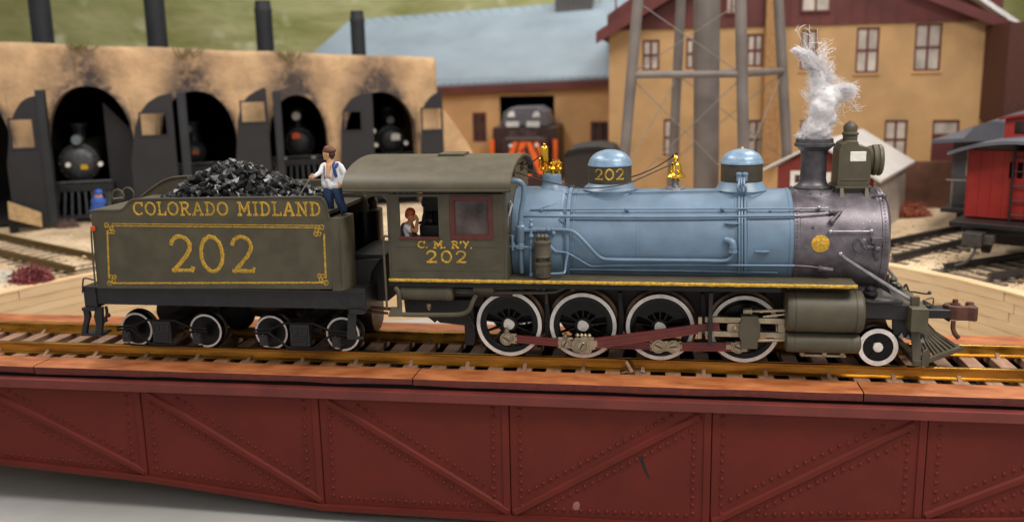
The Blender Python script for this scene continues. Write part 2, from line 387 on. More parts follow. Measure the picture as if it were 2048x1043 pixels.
# ================================================================ turntable bridge
br = thing('turntable_bridge', 'dark red riveted plate girder turntable bridge carrying the blue and green steam train', 'bridge', (-1.2, 0, -3.05))
TOPZ = -.24; YF = -1.64
BX = [-15.0, -11.05, -7.32, -3.57, .19, 3.94, 7.66, 11.4, 13.0]
BZ = [-2.1, -2.38, -2.62, -3.03, -3.05, -3.02, -2.68, -2.4, -2.2]
def botz(x):
    for i in range(len(BX)-1):
        if x <= BX[i+1]: t = (x-BX[i])/(BX[i+1]-BX[i]); return BZ[i]+(BZ[i+1]-BZ[i])*t
    return BZ[-1]
YW = YF-.02; ZF0, ZF1 = -.66, -.47
def girder_side(y0, front):
    sg = -1 if front else 1
    for i in range(len(BX)-1):
        x0, x1 = BX[i]+.008, BX[i+1]-.008
        mb = MB(); a = [(x0, y0, BZ[i]+.10), (x1, y0, BZ[i+1]+.10), (x1, y0, ZF0), (x0, y0, ZF0)]
        mb.prism(a, (0, -sg*.10, 0)); mb.done('web_plate', girder, br, smooth=0, bevel=.006)
    mb = MB()
    for i in range(len(BX)-1):
        a = [(BX[i], y0-.0, BZ[i]), (BX[i+1], y0, BZ[i+1]), (BX[i+1], y0, BZ[i+1]+.125), (BX[i], y0, BZ[i]+.125)]
        a = [Vector(p)+Vector((0, sg*.075, 0)) for p in a]; mb.prism(a, (0, -sg*.22, 0))
    bmesh.ops.remove_doubles(mb.bm, verts=mb.bm.verts, dist=.0004); mb.done('bottom_flange', girder, br, smooth=20, bevel=.01)
    mb = MB(); mb.box((BX[0], y0+sg*.15 if sg < 0 else y0-.1, ZF0), (BX[-1], y0+.1 if sg < 0 else y0+.15, ZF1)); mb.done('top_flange', flange, br, smooth=0, bevel=.014)
mb = MB(); mb.prism([(x, YW+.12, z+.12) for x, z in zip(BX, BZ)]+[(BX[-1], YW+.12, ZF0), (BX[0], YW+.12, ZF0)], (0, .03, 0)); mb.done('web_backing', black2, br, smooth=0)  # added dark plate that stops light leaking between the web plates
girder_side(YW, True); girder_side(2.42, False)
rv = MB(); rv.ball((0, 0, 0), .042, 8, (1, .85, 1)); rivets = []
def rivline(p, q, sp=.167, skip0=0):
    p = Vector(p); q = Vector(q); d = q-p; n = max(1, round(d.length/sp))
    for i in range(skip0, n+1): rivets.append(p+d*(i/n)+Vector((random.uniform(-.006, .006), 0, random.uniform(-.006, .006))))
for i in range(len(BX)-1):
    x0, x1 = BX[i], BX[i+1]; zb0, zb1 = BZ[i]+.125, BZ[i+1]+.125
    # vertical stiffener at x1 (raised angle with dark joint on its right)
    mb = MB(); mb.box((x1-.14, YW-.028, botz(x1)+.12), (x1-.012, YW+.0, ZF0)); mb.done('stiffener', girder, br, smooth=0, bevel=.006)
    down = x1 < .5
    if down: p = (x0+.12, ZF0-.06); q = (x1-.06, zb1+.06)
    else: p = (x0+.06, zb0+.04); q = (x1-.22, ZF0-.12)
    d = Vector((q[0]-p[0], q[1]-p[1])).normalized(); nn = Vector((-d.y, d.x))
    mb = MB(); w_ = .085
    c = [Vector((a[0]+nn.x*k, 0, a[1]+nn.y*k)) for a, k in ((p, -w_), (q, -w_), (q, w_), (p, w_))]
    c2 = [Vector((a[0]+nn.x*k, 0, a[1]+nn.y*k)) for a, k in ((p, -w_*.55), (q, -w_*.55), (q, w_*.55), (p, w_*.55))]
    mb.hexa([v+Vector((0, YW+.002, 0)) for v in c]+[v+Vector((0, YW-.045, 0)) for v in c2]); mb.done('diagonal_rib', girder, br, smooth=0, bevel=.008)
    yv = YW-.002
    for sgn in (-1, 1):
        off = nn*.215*sgn
        pa = Vector((p[0], p[1]))+off+d*.15; qa = Vector((q[0], q[1]))+off-d*.15
        nseg = round((qa-pa).length/.167)
        for k in range(nseg+1):
            r_ = pa.lerp(qa, k/nseg)
            if x0+.24 < r_.x < x1-.36 and botz(r_.x)+.26 < r_.y < ZF0-.14: rivets.append(Vector((r_.x, yv, r_.y)))
    rivline((x0+.20, yv, ZF0-.16), (x0+.20, yv, botz(x0+.2)+.28)); rivline((x1-.32, yv, ZF0-.16), (x1-.32, yv, botz(x1-.3)+.28))
    rivline((x0+.36, yv, botz(x0+.36)+.24), (x1-.44, yv, botz(x1-.44)+.24))
rivets.sort(key=lambda p: abs(p.x+.4)+.001*p.z)
proto = rv.done('rivet', girder, br, smooth=60); WL[proto.name] = rivets[0]; proto.location = rivets[0]-WL[br.name]
for p in rivets[1:298]: clone(proto, p, br)
mb = MB()
for p in rivets[298:]: mb.ball(p, .044, 6, (1, .62, 1))
stuff(mb.done('rivet_rows', girder, br, smooth=60))
# deck boards, front joints at px 40-90, 845, 1750; wavy sawn edge
def deckboard(x0, x1, y0, y1, tilt=0.0, th=.15, front=True, sk=.12):
    mb = MB(); n = max(6, int((x1-x0)/.25)); T = []; 
    for i in range(n+1):
        x = x0+(x1-x0)*i/n; w1 = .012*noise.noise(Vector((x*1.7, y0, 0))); w2 = .022*noise.noise(Vector((x*1.1, y0, 5)))
        xs = x; T.append([mb.bm.verts.new(p) for p in ((xs, y0+w1, TOPZ-.012+.01*noise.noise(Vector((x, 2, 2)))), (xs, y0+.035+w1, TOPZ+.004), (xs, y1, TOPZ), (xs, y1, TOPZ-th), (xs, y0+w1*.5+.01, TOPZ-th+w2+tilt*(i/n)))])
    for a, b in zip(T, T[1:]):
        for k in range(5):
            f = mb.face([a[k], a[(k+1) % 5], b[(k+1) % 5], b[k]])
            if f: f.material_index = 1 if k in (4, 3) else 0
    f = mb.face(T[0]); g = mb.face(list(reversed(T[-1])))
    for q in (f, g): q.material_index = 1
    return mb.done('deck_board', [decktop, deckside], br, smooth=25)
jx = [-15.2, -9.62, -1.66, 6.55, 13.1]
for i in range(4): deckboard(jx[i]+.012, jx[i+1]-.012, YF-.03, -1.02, tilt=random.uniform(-.015, .03))
for i, (a, b) in enumerate(((-15.2, -6), (-6, 2.6), (2.6, 13.1))): deckboard(a+.01, b-.01, 1.03, 2.30, front=False)
mb = MB()
for y in (-1.42, -.55, .3, 1.2, 2.1): mb.box((-15, y-.08, -.62), (13, y+.08, TOPZ-.155))
mb.done('stringers', black2, br, smooth=0)
mb = MB(); mb.box((-15, -1.3, -1.02), (13, 2.3, -.66)); mb.done('under_frame', black2, br, smooth=0)
# track laid on the bridge
tr = thing('bridge_track', 'straight brass railed track with brown ties laid along the turntable bridge under the train', 'railway track', (-1.2, 0, TOPZ))
def railprof(yc, z1, h=.228):
    z0 = z1-h; return [(yc-.10, z0), (yc+.10, z0), (yc+.10, z0+.022), (yc+.028, z0+.045), (yc+.022, z1-.065), (yc+.05, z1-.05), (yc+.052, z1-.012), (yc+.035, z1), (yc-.035, z1), (yc-.052, z1-.012), (yc-.05, z1-.05), (yc-.022, z1-.065), (yc-.028, z0+.045), (yc-.10, z0+.022)]
for yc in (-.76, .76):
    mb = MB(); mb.prism([(-15.3, y, z) for y, z in railprof(yc, 0)], (28.2, 0, 0)); mb.done('rail', railb, tr, smooth=40)
PT = .5709; X0 = P(1892+33, 757, -1.0).x; X0 += .0
k0 = int((-15.2-X0)/PT); protoT = None
tieproto = MB(); tieproto.hexa([(-.15, -1.01, -.16), (.15, -1.01, -.16), (.15, 1.01, -.16), (-.15, 1.01, -.16), (-.145, -1.01, 0), (.145, -1.01, 0), (.145, 1.01, 0), (-.145, 1.01, 0)])
clipp = MB(); clipp.hexa([(-.045, -.10, 0), (.045, -.10, 0), (.045, .07, 0), (-.045, .07, 0), (-.035, -.02, .035), (.035, -.02, .035), (.035, .075, .085), (-.035, .075, .085)])
t0 = clip0 = None
for k in range(k0, 40):
    x = X0+k*PT
    if x > 12.8 or x < -15.2: continue
    pos = Vector((x, 0, TOPZ+.008-.16))
    if t0 is None:
        t0 = tieproto.done('crosstie', tie, tr, smooth=0, bevel=.012); WL[t0.name] = pos; t0.location = pos-WL[tr.name]
    else: clone(t0, pos, tr)
    if k % 2 == 0:
        for yy, rz in ((-.76-.115, 0), (-.76+.115, PI), (.76-.115, 0), (.76+.115, PI)):
            pz = Vector((x+(.05 if rz else 0), yy, TOPZ+.008))
            if clip0 is None:
                clip0 = clipp.done('tie_clip', tie, tr, smooth=0, bevel=.006); WL[clip0.name] = pz; clip0.location = pz-WL[tr.name]
            else: clone(clip0, pz, tr, rz)
# small debris by the rail at px (1245,735), black smear and chip on the girder
mb = MB(); a = P(1262, 742, -.98)
for i in range(7):
    q = a+Vector((random.uniform(-.2, .35), random.uniform(-.04, .02), random.uniform(-.05, .0))); mb.tube(crom([q, q+Vector((.10, .02, .02)), q+Vector((.2, .0, -.01))], 3), .010, 5)
tag(mb.done('dried_twig_debris', mat('dull_scrap', (112, 100, 86), .8)), 'small grey scrap of debris caught against the near rail', 'debris')
mb = MB(); a = P(1252, 722, -.93); b = P(1264, 744, -1.02); mb.tube([a, b], [.03, .04], 6)
tag(mb.done('wood_chip', tie), 'tiny brown wood chip leaning on the near rail below the wheels', 'wood chip')
def onweb(x, y, dy=-.004): 
    p = P(x, y, YW); return Vector((p.x, YW+dy, p.z))
mb = MB(); mb.prism([onweb(1276, 911), onweb(1284, 912), onweb(1299, 955), onweb(1297, 957), onweb(1288, 940)], (0, .003, 0)); mb.done('black_paint_mark', black2, br, smooth=0)
mb = MB(); mb.prism([onweb(1148, 1004), onweb(1156, 1001), onweb(1160, 1008), onweb(1158, 1018), onweb(1148, 1019), onweb(1145, 1012)], (0, .003, 0)); mb.done('worn_spot', deckside if False else mat('worn_pink', (140, 96, 88), .7), br, smooth=0)
# ================================================================ radial tracks on the ground
def radial(ang, r0, r1, label, m_rail, near=True, w=.72, tz=-.185, tm=None):
    d = Vector((math.cos(math.radians(ang)), math.sin(math.radians(ang)), 0)); n_ = Vector((-d.y, d.x, 0)); c0 = PC
    t = thing('radial_track', label, 'railway track', c0+d*r0+Vector((0, 0, -.25)), 'tracks radiating from the turntable pit')
    for s_ in (-1, 1):
        mb = MB(); pr_ = railprof(0, .0, .18)
        mb.prism([c0+d*r0+n_*(y+s_*w)+Vector((0, 0, z)) for y, z in pr_], d*(r1-r0)); mb.done('rail', m_rail, t, smooth=40)
    r_ = r0+.1; p0 = None
    while r_ < r1:
        mb = MB(); c = c0+d*r_
        mb.hexa([c+d*a+n_*b+Vector((0, 0, z)) for z in (-.36, tz) for a, b in ((-.10, -1.15), (.10, -1.15), (.10, 1.15), (-.10, 1.15))])
        mb.done('crosstie', tm or grate, t, smooth=0); r_ += .58+random.uniform(-.02, .02)
    return t
radial(149.7, PR+.35, 26, 'brown railed track at far left running from the pit edge past the red bush', rust, tz=-.245, tm=mat('sandy_tie', (128, 112, 94), .9, var=.25))
radial(45.6, PR+.35, 30, 'dark track on pale gravel running back between shed and grey coach', mat('dark_steel_rail', (70, 66, 66), .4, .6), tz=-.232, tm=mat('greyed_tie', (100, 90, 80), .85, var=.25))
radial(33.6, PR+.35, 30, 'dark track under the red caboose at right', MATS['dark_steel_rail'], tz=-.232, tm=MATS['greyed_tie'])
# scattered gravel, uncountable
mb = MB()
for i in range(9000):
    a = math.radians(random.uniform(14, 168)); r_ = PR+.4+abs(random.gauss(0, 3.2)); x = PC.x+math.cos(a)*r_; y = math.sin(a)*r_
    z = -.26+.10*noise.noise(Vector((x*.6, y*.6, 0)))+.05*noise.noise(Vector((x*2.1, y*2.1, 3)))
    s_ = random.uniform(.02, .06)*(2.6 if random.random() < .035 else 1); v = [mb.bm.verts.new((x+random.uniform(-1, 1)*s_, y+random.uniform(-1, 1)*s_, z+random.uniform(-.2, 1)*s_)) for _ in range(4)]
    for q in ((0, 1, 2), (0, 2, 3), (0, 3, 1), (1, 3, 2)): mb.face([v[j] for j in q])
g = mb.done('gravel', gravelm, smooth=0); stuff(g); tag(g, 'loose pale gravel scattered over the sandy ground round the pit', 'gravel')
def bushy(c, r_, label, m_, n=900):
    mb = MB()
    for i in range(n):
        d = Vector((random.gauss(0, 1), random.gauss(0, 1), abs(random.gauss(0, .8)))).normalized(); q = Vector(c)+Vector((d.x*r_, d.y*r_*.8, d.z*r_*.62))*random.uniform(.45, 1.08)
        s_ = r_*random.uniform(.04, .12); e = Vector((random.gauss(0, 1), random.gauss(0, 1), random.gauss(0, 1))).normalized()*s_
        g_ = e.orthogonal().normalized()*s_*.8; v = [mb.bm.verts.new(p) for p in (q-e, q+g_, q+e, q-g_*.6)]; mb.face(v)
    t = thing('bush', label, 'bush', c); mb.done('foliage', m_, t, smooth=0, recalc=False)
    mb = MB()
    for i in range(9):
        a = random.uniform(0, 6.28); mb.tube([Vector(c), Vector(c)+Vector((math.cos(a)*r_*.6, math.sin(a)*r_*.5, r_*.4))], [.03, .012], 5)
    mb.done('stem', brownt, t)
    mb = MB()
    for i in range(260):
        d = Vector((random.gauss(0, 1), random.gauss(0, 1), abs(random.gauss(0, 1)))).normalized(); q = Vector(c)+Vector((d.x*r_, d.y*r_*.8, d.z*r_*.6))*.85; e = q+(d+Vector((random.gauss(0, .4), random.gauss(0, .4), random.gauss(0, .4))))*r_*.3; mb.tube([q, e], [.008, .004], 3)
    mb.done('sprigs', m_, t, smooth=0)
bushy(G(62, 562, -.25), .62, 'dark red fluffy bush on the sand left of the tender', bush)
bushy(G(1818, 432, -.25), .75, 'rusty red bush in front of the dark timber by the shed', bush2)
bushy(G(135, 456, -.25), .45, 'low mauve green bush beside the stall door at far left', mat('mauve_bush', (120, 96, 92), .9, var=.3, scale=6), 300)
# plaster lump and scrap at far left
mb = MB(); c = G(10, 560, -.25)
mb.ball(c, 1, 18, (.75, .6, .22)); 
for v in mb.bm.verts: v.co += Vector((0, 0, .12*noise.noise(v.co*2.5)))
tag(mb.done('plaster_mound', mat('grey_plaster_rock', (178, 172, 158), .9, var=.15)), 'pale grey plaster mound at the left edge beside the red bush', 'rock')
# hills backdrop
mb = MB(); nx, nz = 110, 26; V = []
for i in range(nx+1):
    row = []
    for j in range(nz+1):
        x = -75+150*i/nx; t = j/nz; y = 62+10*t-((x-10)/75)**2*26+4*noise.noise(Vector((x*.06, t*2, 0))); z = -1+t*34
        y += 2.2*noise.noise(Vector((x*.12, z*.16, 7)))+.6*noise.noise(Vector((x*.5, z*.6, 2)))
        row.append(mb.bm.verts.new((x, y, z)))
    V.append(row)
for i in range(nx):
    for j in range(nz): mb.face([V[i][j], V[i+1][j], V[i+1][j+1], V[i][j+1]])
struct(mb.done('hills', hill, smooth=80, recalc=False))
# ================================================================ the locomotive
loco = thing('steam_locomotive', 'blue boilered olive green steam locomotive 202 with graphite smokebox and white rimmed wheels', 'locomotive', (2.5, 0, 0))
BZC, BR = 2.215, .965
def by(z, r=BR): return -math.sqrt(max(0, r*r-(z-BZC)**2))      # near side of the boiler at height z
def onb(x, y, off=0.0, r=BR):   # photo pixel -> point on the near boiler side
    d = ray(x, y); o = CAM; a = d.y**2+d.z**2; R_ = r+off
    oy, oz = o.y, o.z-BZC; b = 2*(oy*d.y+oz*d.z); c = oy*oy+oz*oz-R_*R_; D = b*b-4*a*c
    if D < 0: t = -b/(2*a)
    else: t = (-b-math.sqrt(D))/(2*a)
    return o+d*t
XJ = onb(1589, 470).x; XF = 6.99
mb = MB(); mb.lathe([(.90, .12), (BR+.045, .14), (BR+.045, 1.12), (BR+.03, 1.15), (BR, 1.18), (BR, XJ)], (0, 0, BZC), 'X', 96); boiler = mb.done('boiler', blue, loco, smooth=30)
def band(x, w=.05, h=.012, m_=blue, name='boiler_band', r=BR):
    mb = MB(); mb.lathe([(r-.02, x-w/2-.004), (r+h, x-w/2), (r+h, x+w/2), (r-.02, x+w/2+.004)], (0, 0, BZC), 'X', 96); mb.done(name, m_, boiler, smooth=30)
band(onb(1136, 450).x, .06, .05); band(onb(1147, 450).x, .03, .012); band(onb(1275, 450).x, .03, .005); band(onb(1470, 450).x+.02, .03, .01); band(onb(1497, 450).x, .03, .01); band(XJ-.05, .05, .010)
mb = MB(); mb.lathe([(BR-.1, XJ+.0), (BR+.012, XJ+.002), (BR+.012, XJ+.10), (BR+.004, XJ+.11), (BR+.004, XF-.12), (BR+.018, XF-.11), (BR+.018, XF-.01), (BR-.03, XF+.03), (.72, XF+.03), (.70, XF+.07), (.3, XF+.12), (.05, XF+.14)], (0, 0, BZC), 'X', 96)
smoke = mb.done('smokebox', graph, loco, smooth=30)
mb = MB()
for xx, hh in ((XJ+.05, .014), (XF-.06, .02)):
    for k in range(86):
        a = 2*PI*k/86; mb.ball((xx, math.cos(a)*(BR+hh), BZC+math.sin(a)*(BR+hh)), .014, 6)
stuff(mb.done('smokebox_rivets', graph, smoke))
mb = MB(); c = onb(1641, 487, .008); nrm = Vector((0, c.y, c.z-BZC)).normalized(); tz = Vector((1, 0, 0)).cross(nrm).normalized()
ring = []
for k in range(30):
    a = 2*PI*k/30; p = c+Vector((1, 0, 0))*math.cos(a)*.158*random.uniform(.97, 1.03)+tz*math.sin(a)*.158; q = Vector((0, p.y, p.z-BZC)).normalized()*(BR+.012); ring.append(mb.bm.verts.new((p.x, q.y, q.z+BZC)))
cc = Vector((0, c.y, c.z-BZC)).normalized()*(BR+.022); ce = mb.bm.verts.new((c.x, cc.y, cc.z+BZC)); 
inn = [mb.bm.verts.new(Vector((c.x, cc.y, cc.z+BZC)).lerp(v.co, .5)+nrm*.006) for v in ring]
for k in range(30): mb.face([ring[k], ring[(k+1) % 30], inn[(k+1) % 30], inn[k]]); mb.face([inn[k], inn[(k+1) % 30], ce])
mb.done('gold_disc', gold, smoke)
# chimney
def topz(x): return BZC+BR
cx = P(1627, 330, 0).x
zt = P(1627, 277, 0).z; zb = P(1627, 378, 0).z
prof = [(.44, zb-.22), (.40, zb-.06), (.34, zb+.02), (.345, zb+.05), (.30, zb+.075), (.255, zb+.12), (.235, zb+.2), (.232, zt-.34), (.25, zt-.22), (.33, zt-.15), (.362, zt-.13), (.362, zt-.085), (.34, zt-.07), (.335, zt), (.30, zt), (.25, zt-.05), (.22, zt-.35)]
mb = MB(); mb.lathe(prof, (cx, 0, 0), 'Z', 48)
for v in mb.bm.verts:
    if v.co.z < zb-.03: # saddle follows the boiler
        r2 = (v.co.x-cx)**2+v.co.y**2; v.co.z = BZC+math.sqrt(max(.01, (BR+.004)**2-v.co.y**2))+(.0 if v.co.z < zb-.1 else .035)
stack = mb.done('smokestack', mat('stack_dark', (78, 75, 80), .40, .5, var=.15, bump=.3), loco, smooth=40)
mb = MB()
for k in range(14):
    a = 2*PI*k/14; x = cx+.405*math.cos(a); y = .405*math.sin(a); mb.ball((x, y, BZC+math.sqrt((BR+.03)**2-y*y)), .02, 6)
mb.done('flange_bolts', graph, stack)
# domes
def dome(px, r, ytop, ycap, yband, ybase, rb, rsad, name, bandm, knob=False):
    x = P(px, 350, 0).x; Zt, Zc, Zb, Zf = [P(px, y, 0).z for y in (ytop, ycap, yband, ybase)]
    d = None
    mb = MB(); pr_ = [(rsad, Zf-.30), (rsad*.97, Zf-.04), (rb*1.06, Zf+.02), (rb*.99, Zf+.06), (r*1.03, Zb-.03), (r*.98, Zb+.005)]
    mb.lathe(pr_, (x, 0, 0), 'Z', 64)
    for v in mb.bm.verts:
        if v.co.z < Zf: v.co.z = BZC+math.sqrt(max(.01, (BR+.004)**2-v.co.y**2))+(.0 if v.co.z < Zf-.2 else .03)
    d = mb.done(name, blue, loco, smooth=45)
    mb = MB(); mb.lathe([(r*.9, Zb-.01), (r, Zb), (r, Zc), (r*.9, Zc+.01)], (x, 0, 0), 'Z', 64); mb.done('dome_band', bandm, d, smooth=40)
    mb = MB(); h = Zt-Zc; mb.lathe([(r*.9, Zc-.012), (r*1.035, Zc), (r*1.035, Zc+.02)]+[(r*1.0*math.cos(a), Zc+.025+(h-.025)*math.sin(a)) for a in [math.radians(t) for t in (4, 14, 26, 38, 50, 62, 74, 83)]]+[(.01, Zt)], (x, 0, 0), 'Z', 64); mb.done('dome_cap', mat('dome_cap_blue', (124, 150, 176), .33, .15, var=.08, scale=9, bump=.3, bscale=20), d, smooth=45)
    if knob: mb = MB(); mb.lathe([(.12, Zt-.05), (.12, Zt-.015), (.04, Zt+.005), (.03, Zt+.03), (.0, Zt+.035)], (x, 0, 0), 'Z', 20); mb.done('dome_knob', steel, d)
    return d, x, Zb, Zc
d1, dx, dzb, dzc = dome(1220, .415, 298.5, 330, 364, 379, .50, .52, 'steam_dome', olive2)
d2, sx_, szb, szc = dome(1483, .388, 297, 326, 361, 380, .46, .475, 'sand_dome', olive2, True)
def fd(u, v, h, xc=dx, r=.415):   # u angle along band in m, curved map
    a = u/r; return Vector((xc+math.sin(a)*(r+h), -math.cos(a)*(r+h), v))
u0 = math.asin((P(1191, 348, -.4).x-dx)/.415)*.415; u1 = math.asin((P(1246, 348, -.4).x-dx)/.415)*.415
zz0 = P(1218, 360, -.41).z; zz1 = P(1218, 339, -.41).z
lettering('number_202', '202', u0, u1, zz0, zz1, .035, fd, gold, d1, gap=.28, h=.008)
# small turret with whistle
wx = P(1104, 360, 0).x; zt = P(1104, 347, 0).z; zf = P(1104, 378, 0).z
mb = MB(); mb.lathe([(.30, zf-.25), (.27, zf-.02), (.24, zf+.04), (.20, zf+.08), (.185, zf+.14), (.185, zt-.03), (.17, zt), (.05, zt)], (wx, 0, 0), 'Z', 40)
for v in mb.bm.verts:
    if v.co.z < zf-.1: v.co.z = BZC+math.sqrt(max(.01, (BR+.04)**2-v.co.y**2))
tur = mb.done('whistle_turret', blue, loco, smooth=45)
wp = P(1089, 320, 0).x; a0 = P(1089, 345, 0).z; a1 = P(1089, 287, 0).z; H = a1-a0
mb = MB(); mb.lathe([(.03, a0-.03), (.03, a0+.12), (.07, a0+.13), (.075, a0+.20), (.045, a0+.22), (.078, a0+.235), (.078, a1-.09), (.07, a1-.07), (.045, a1-.045), (.015, a1-.035), (.022, a1-.015), (.006, a1)], (wp, 0, 0), 'Z', 20)
mb.ball((wp-.03, -.05, a0+.08), .05, 8); mb.tube([(wp-.1, -.02, a0+.1), (wp-.09, -.02, a0+.27), (wp-.05, 0, a0+.30)], .018, 6); mb.done('whistle', brass, tur, smooth=40)
mb = MB()
for dx_, dy_ in ((.17, -.05), (.28, .02), (.22, .1)):
    mb.lathe([(.045, a0-.02), (.045, a0+.06), (.075, a0+.08), (.05, a0+.12), (.06, a0+.16), (.065, a0+.19), (.02, a0+.22), (.02, a0+.25), (.0, a0+.26)], (wp+dx_, dy_, 0), 'Z', 14)
mb.tube([(wp, 0, a0+.05), (wp+.3, 0, a0+.05)], .035, 8); mb.ball((wp+.27, -.06, a0+.12), .05, 8); mb.ball((wp+.1, -.07, a0+.1), .045, 8); mb.done('safety_valve', brass, tur, smooth=40)
# bell
bx = P(1351, 340, 0).x; b1 = P(1351, 309, 0).z; b0 = P(1351, 358, 0).z; bb = BZC+BR
mb = MB(); Hb = b1-b0
mb.lathe([(.17, b0+.03), (.19, b0+.035), (.195, b0+.055), (.15, b0+.1), (.115, b0+.17), (.105, b0+.26), (.085, b0+.31), (.05, b0+.335), (.045, b0+.38), (.06, b0+.41), (.04, b0+.45), (.02, b1), (.0, b1+.01)], (bx, 0, 0), 'Z', 28)
mb.ball((bx-.01, -.10, b0+.34), .05, 8); mb.ball((bx, .12, b0+.34), .05, 8); mb.ball((bx-.07, -.08, b0+.12), .05, 8); mb.ball((bx+.05, -.13, b0+.14), .045, 8)
bell = mb.done('bell', brass, loco, smooth=40)
mb = MB(); mb.lathe([(.2, bb-.04), (.18, bb+.03), (.08, bb+.05), (.06, bb+.12), (.09, bb+.15), (.04, bb+.22)], (bx, 0, 0), 'Z', 20)
for s_ in (-1, 1): mb.tube([(bx, s_*.03, bb+.1), (bx, s_*.14, bb+.22), (bx, s_*.15, b0+.36)], .016, 6)
mb.done('bell_stand', silver, bell, smooth=40)
# wires strung from cab to whistle and bell
def sag(a, b, s_, n=14): a, b = Vector(a), Vector(b); return [a.lerp(b, i/n)-Vector((0, 0, s_*4*(i/n)*(1-i/n))) for i in range(n+1)]
mb = MB(); mb.tube(sag(P(1034, 326, .1), P(1077, 314, -.05), .07), .013, 6); mb.done('wire', wire, loco)
q0 = P(1040, 331, .25); qm = P(1180, 373, .25); q1 = P(1347, 312, .02)
mb = MB(); mb.tube(crom([q0, P(1085, 352, .25), P(1125, 367, .28), P(1180, 371, .3), P(1262, 354, .2), P(1310, 335, .1), q1], 5), .013, 6); mb.done('wire', wire, loco)
mb = MB(); mb.tube(crom([P(1025, 342, -.2), P(1075, 358, -.25), P(1120, 369, -.34), P(1165, 375.5, -.48), P(1215, 374, -.53), P(1262, 364, -.40), P(1310, 343, -.2), P(1349, 326, -.06)], 5), .013, 6); mb.done('wire', wire, loco)
mb = MB(); mb.ball(P(1347, 311, 0), .035, 8); mb.tube([P(1343, 314, 0), P(1354, 306, 0)], .02, 6); mb.done('wire_knot', wire, loco)
# headlight
hx0, hx1 = P(1675, 340, -.3).x, P(1741, 340, -.3).x; hz0, hz1 = P(1700, 377, -.3).z, P(1700, 282, -.3).z
mb = MB(); w_ = .33
sh = [(hx0, hz0+.05), (hx1-.02, hz0+.05), (hx1, hz0+.12), (hx1, hz1-.20), (hx1-.05, hz1-.12), (hx1-.22, hz1-.08), (hx1-.25, hz1-.0), (hx0+.16, hz1-.0), (hx0+.06, hz1-.06), (hx0+.01, hz1-.18)]
mb.prism([(x, -w_, z) for x, z in sh], (0, 2*w_, 0)); mb.box((hx0-.03, -w_-.03, hz0+.0), (hx1+.03, w_+.03, hz0+.05)); mb.box((hx0+.06, -w_-.015, hz0+.16), (hx1-.06, w_+.015, hz0+.18))
hl = mb.done('headlight', olive, loco, smooth=0, bevel=.02)
mb = MB(); mx = (hx0+hx1)/2-.04; mb.lathe([(.13, hz1-.04), (.13, hz1+.08), (.15, hz1+.10), (.15, hz1+.13), (.12, hz1+.15), (.13, hz1+.24), (.10, hz1+.29), (.05, hz1+.33), (.03, hz1+.35), (.0, hz1+.35)], (mx, 0, 0), 'Z', 24); mb.done('headlight_chimney', olive, hl, smooth=40)
hc = (hz0+hz1)/2+.06
mb = MB(); mb.lathe([(.24, hx1-.05), (.26, hx1+.02), (.27, hx1+.04), (.24, hx1+.06), (.28, hx1+.08), (.29, hx1+.13), (.27, hx1+.16), (.29, hx1+.18), (.29, hx1+.22), (.26, hx1+.25), (.24, hx1+.23), (.05, hx1+.15)], (0, 0, hc), 'X', 36); mb.done('headlight_rim', olive, hl, smooth=40)
mb = MB(); mb.lathe([(.235, hx1+.20), (.2, hx1+.215), (.02, hx1+.23)], (0, 0, hc), 'X', 30); mb.done('headlight_lens', glassw, hl)
a, b = P(1701, 303, -w_-.01), P(1732, 323, -w_-.01)
mb = MB(); mb.box((a.x, -w_-.014, b.z), (b.x, -w_+.01, a.z)); mb.done('number_plate', white, hl, smooth=0, bevel=.02)
mb = MB()
for x in (hx0+.08, hx1-.06):
    for s_ in (-1, 1):
        zs = BZC+math.sqrt(BR**2-.42**2); mb.hexa([(x-.05, s_*.42-.03, zs-.02), (x+.05, s_*.42-.03, zs-.02), (x+.05, s_*.42+.03, zs-.02), (x-.05, s_*.42+.03, zs-.02), (x-.03, s_*w_-.03, hz0+.02), (x+.03, s_*w_-.03, hz0+.02), (x+.03, s_*w_+.03, hz0+.02), (x-.03, s_*w_+.03, hz0+.02)])
mb.box((hx0-.02, -.3, BZC+BR-.09), (hx1+.02, .3, hz0+.005)); mb.done('headlight_bracket', olive2, hl, smooth=0, bevel=.01)
# handrails and rods along the boiler
def rodline(pts, off, r, m_, name, par=loco, n=1, knobs=()):
    p3 = [onb(x, y, off) for x, y in pts]; mb = MB(); mb.tube(crom(p3, 4) if len(p3) > 2 else [p3[0].lerp(p3[1], t/6) for t in range(7)], r, 8)
    for x, y in knobs:
        k = onb(x, y, off); mb.ball(k, r*2.5, 10); s_ = onb(x, y+4, -.01); mb.tube([k, Vector((k.x, s_.y, s_.z))], [r*1.8, r*2.3], 8)
    return mb.done(name, m_, par, smooth=50)
rodline([(1061, 418.5), (1589, 417)], .07, .017, blue, 'handrail', knobs=((1083, 419), (1253, 418), (1445, 417)))
rodline([(1589, 417), (1655, 416)], .07, .017, silver, 'handrail', knobs=((1638, 415),))
rodline([(1044, 431.5), (1300, 433.5), (1589, 431.0)], .05, .022, blue, 'reach_rod'); rodline([(1589, 431), (1682, 424)], .05, .017, silver, 'reach_rod')
rodline([(1044, 436), (1300, 438.5), (1589, 435)], .03, .012, blue, 'control_rod')
rodline([(1020, 389), (1150, 386.5), (1300, 384), (1459, 381)], .03, .013, blue, 'injector_rod')
mb = MB(); q = onb(1460, 382, .03); mb.box(q-Vector((.02, .03, .06)), q+Vector((.02, .1, .06))); mb.done('rod_bracket', blue, loco, smooth=0, bevel=.008)
rodline([(1660, 462.5), (1746, 462.5)], .05, .016, silver, 'smokebox_rail', knobs=((1661, 463), (1743, 462)))
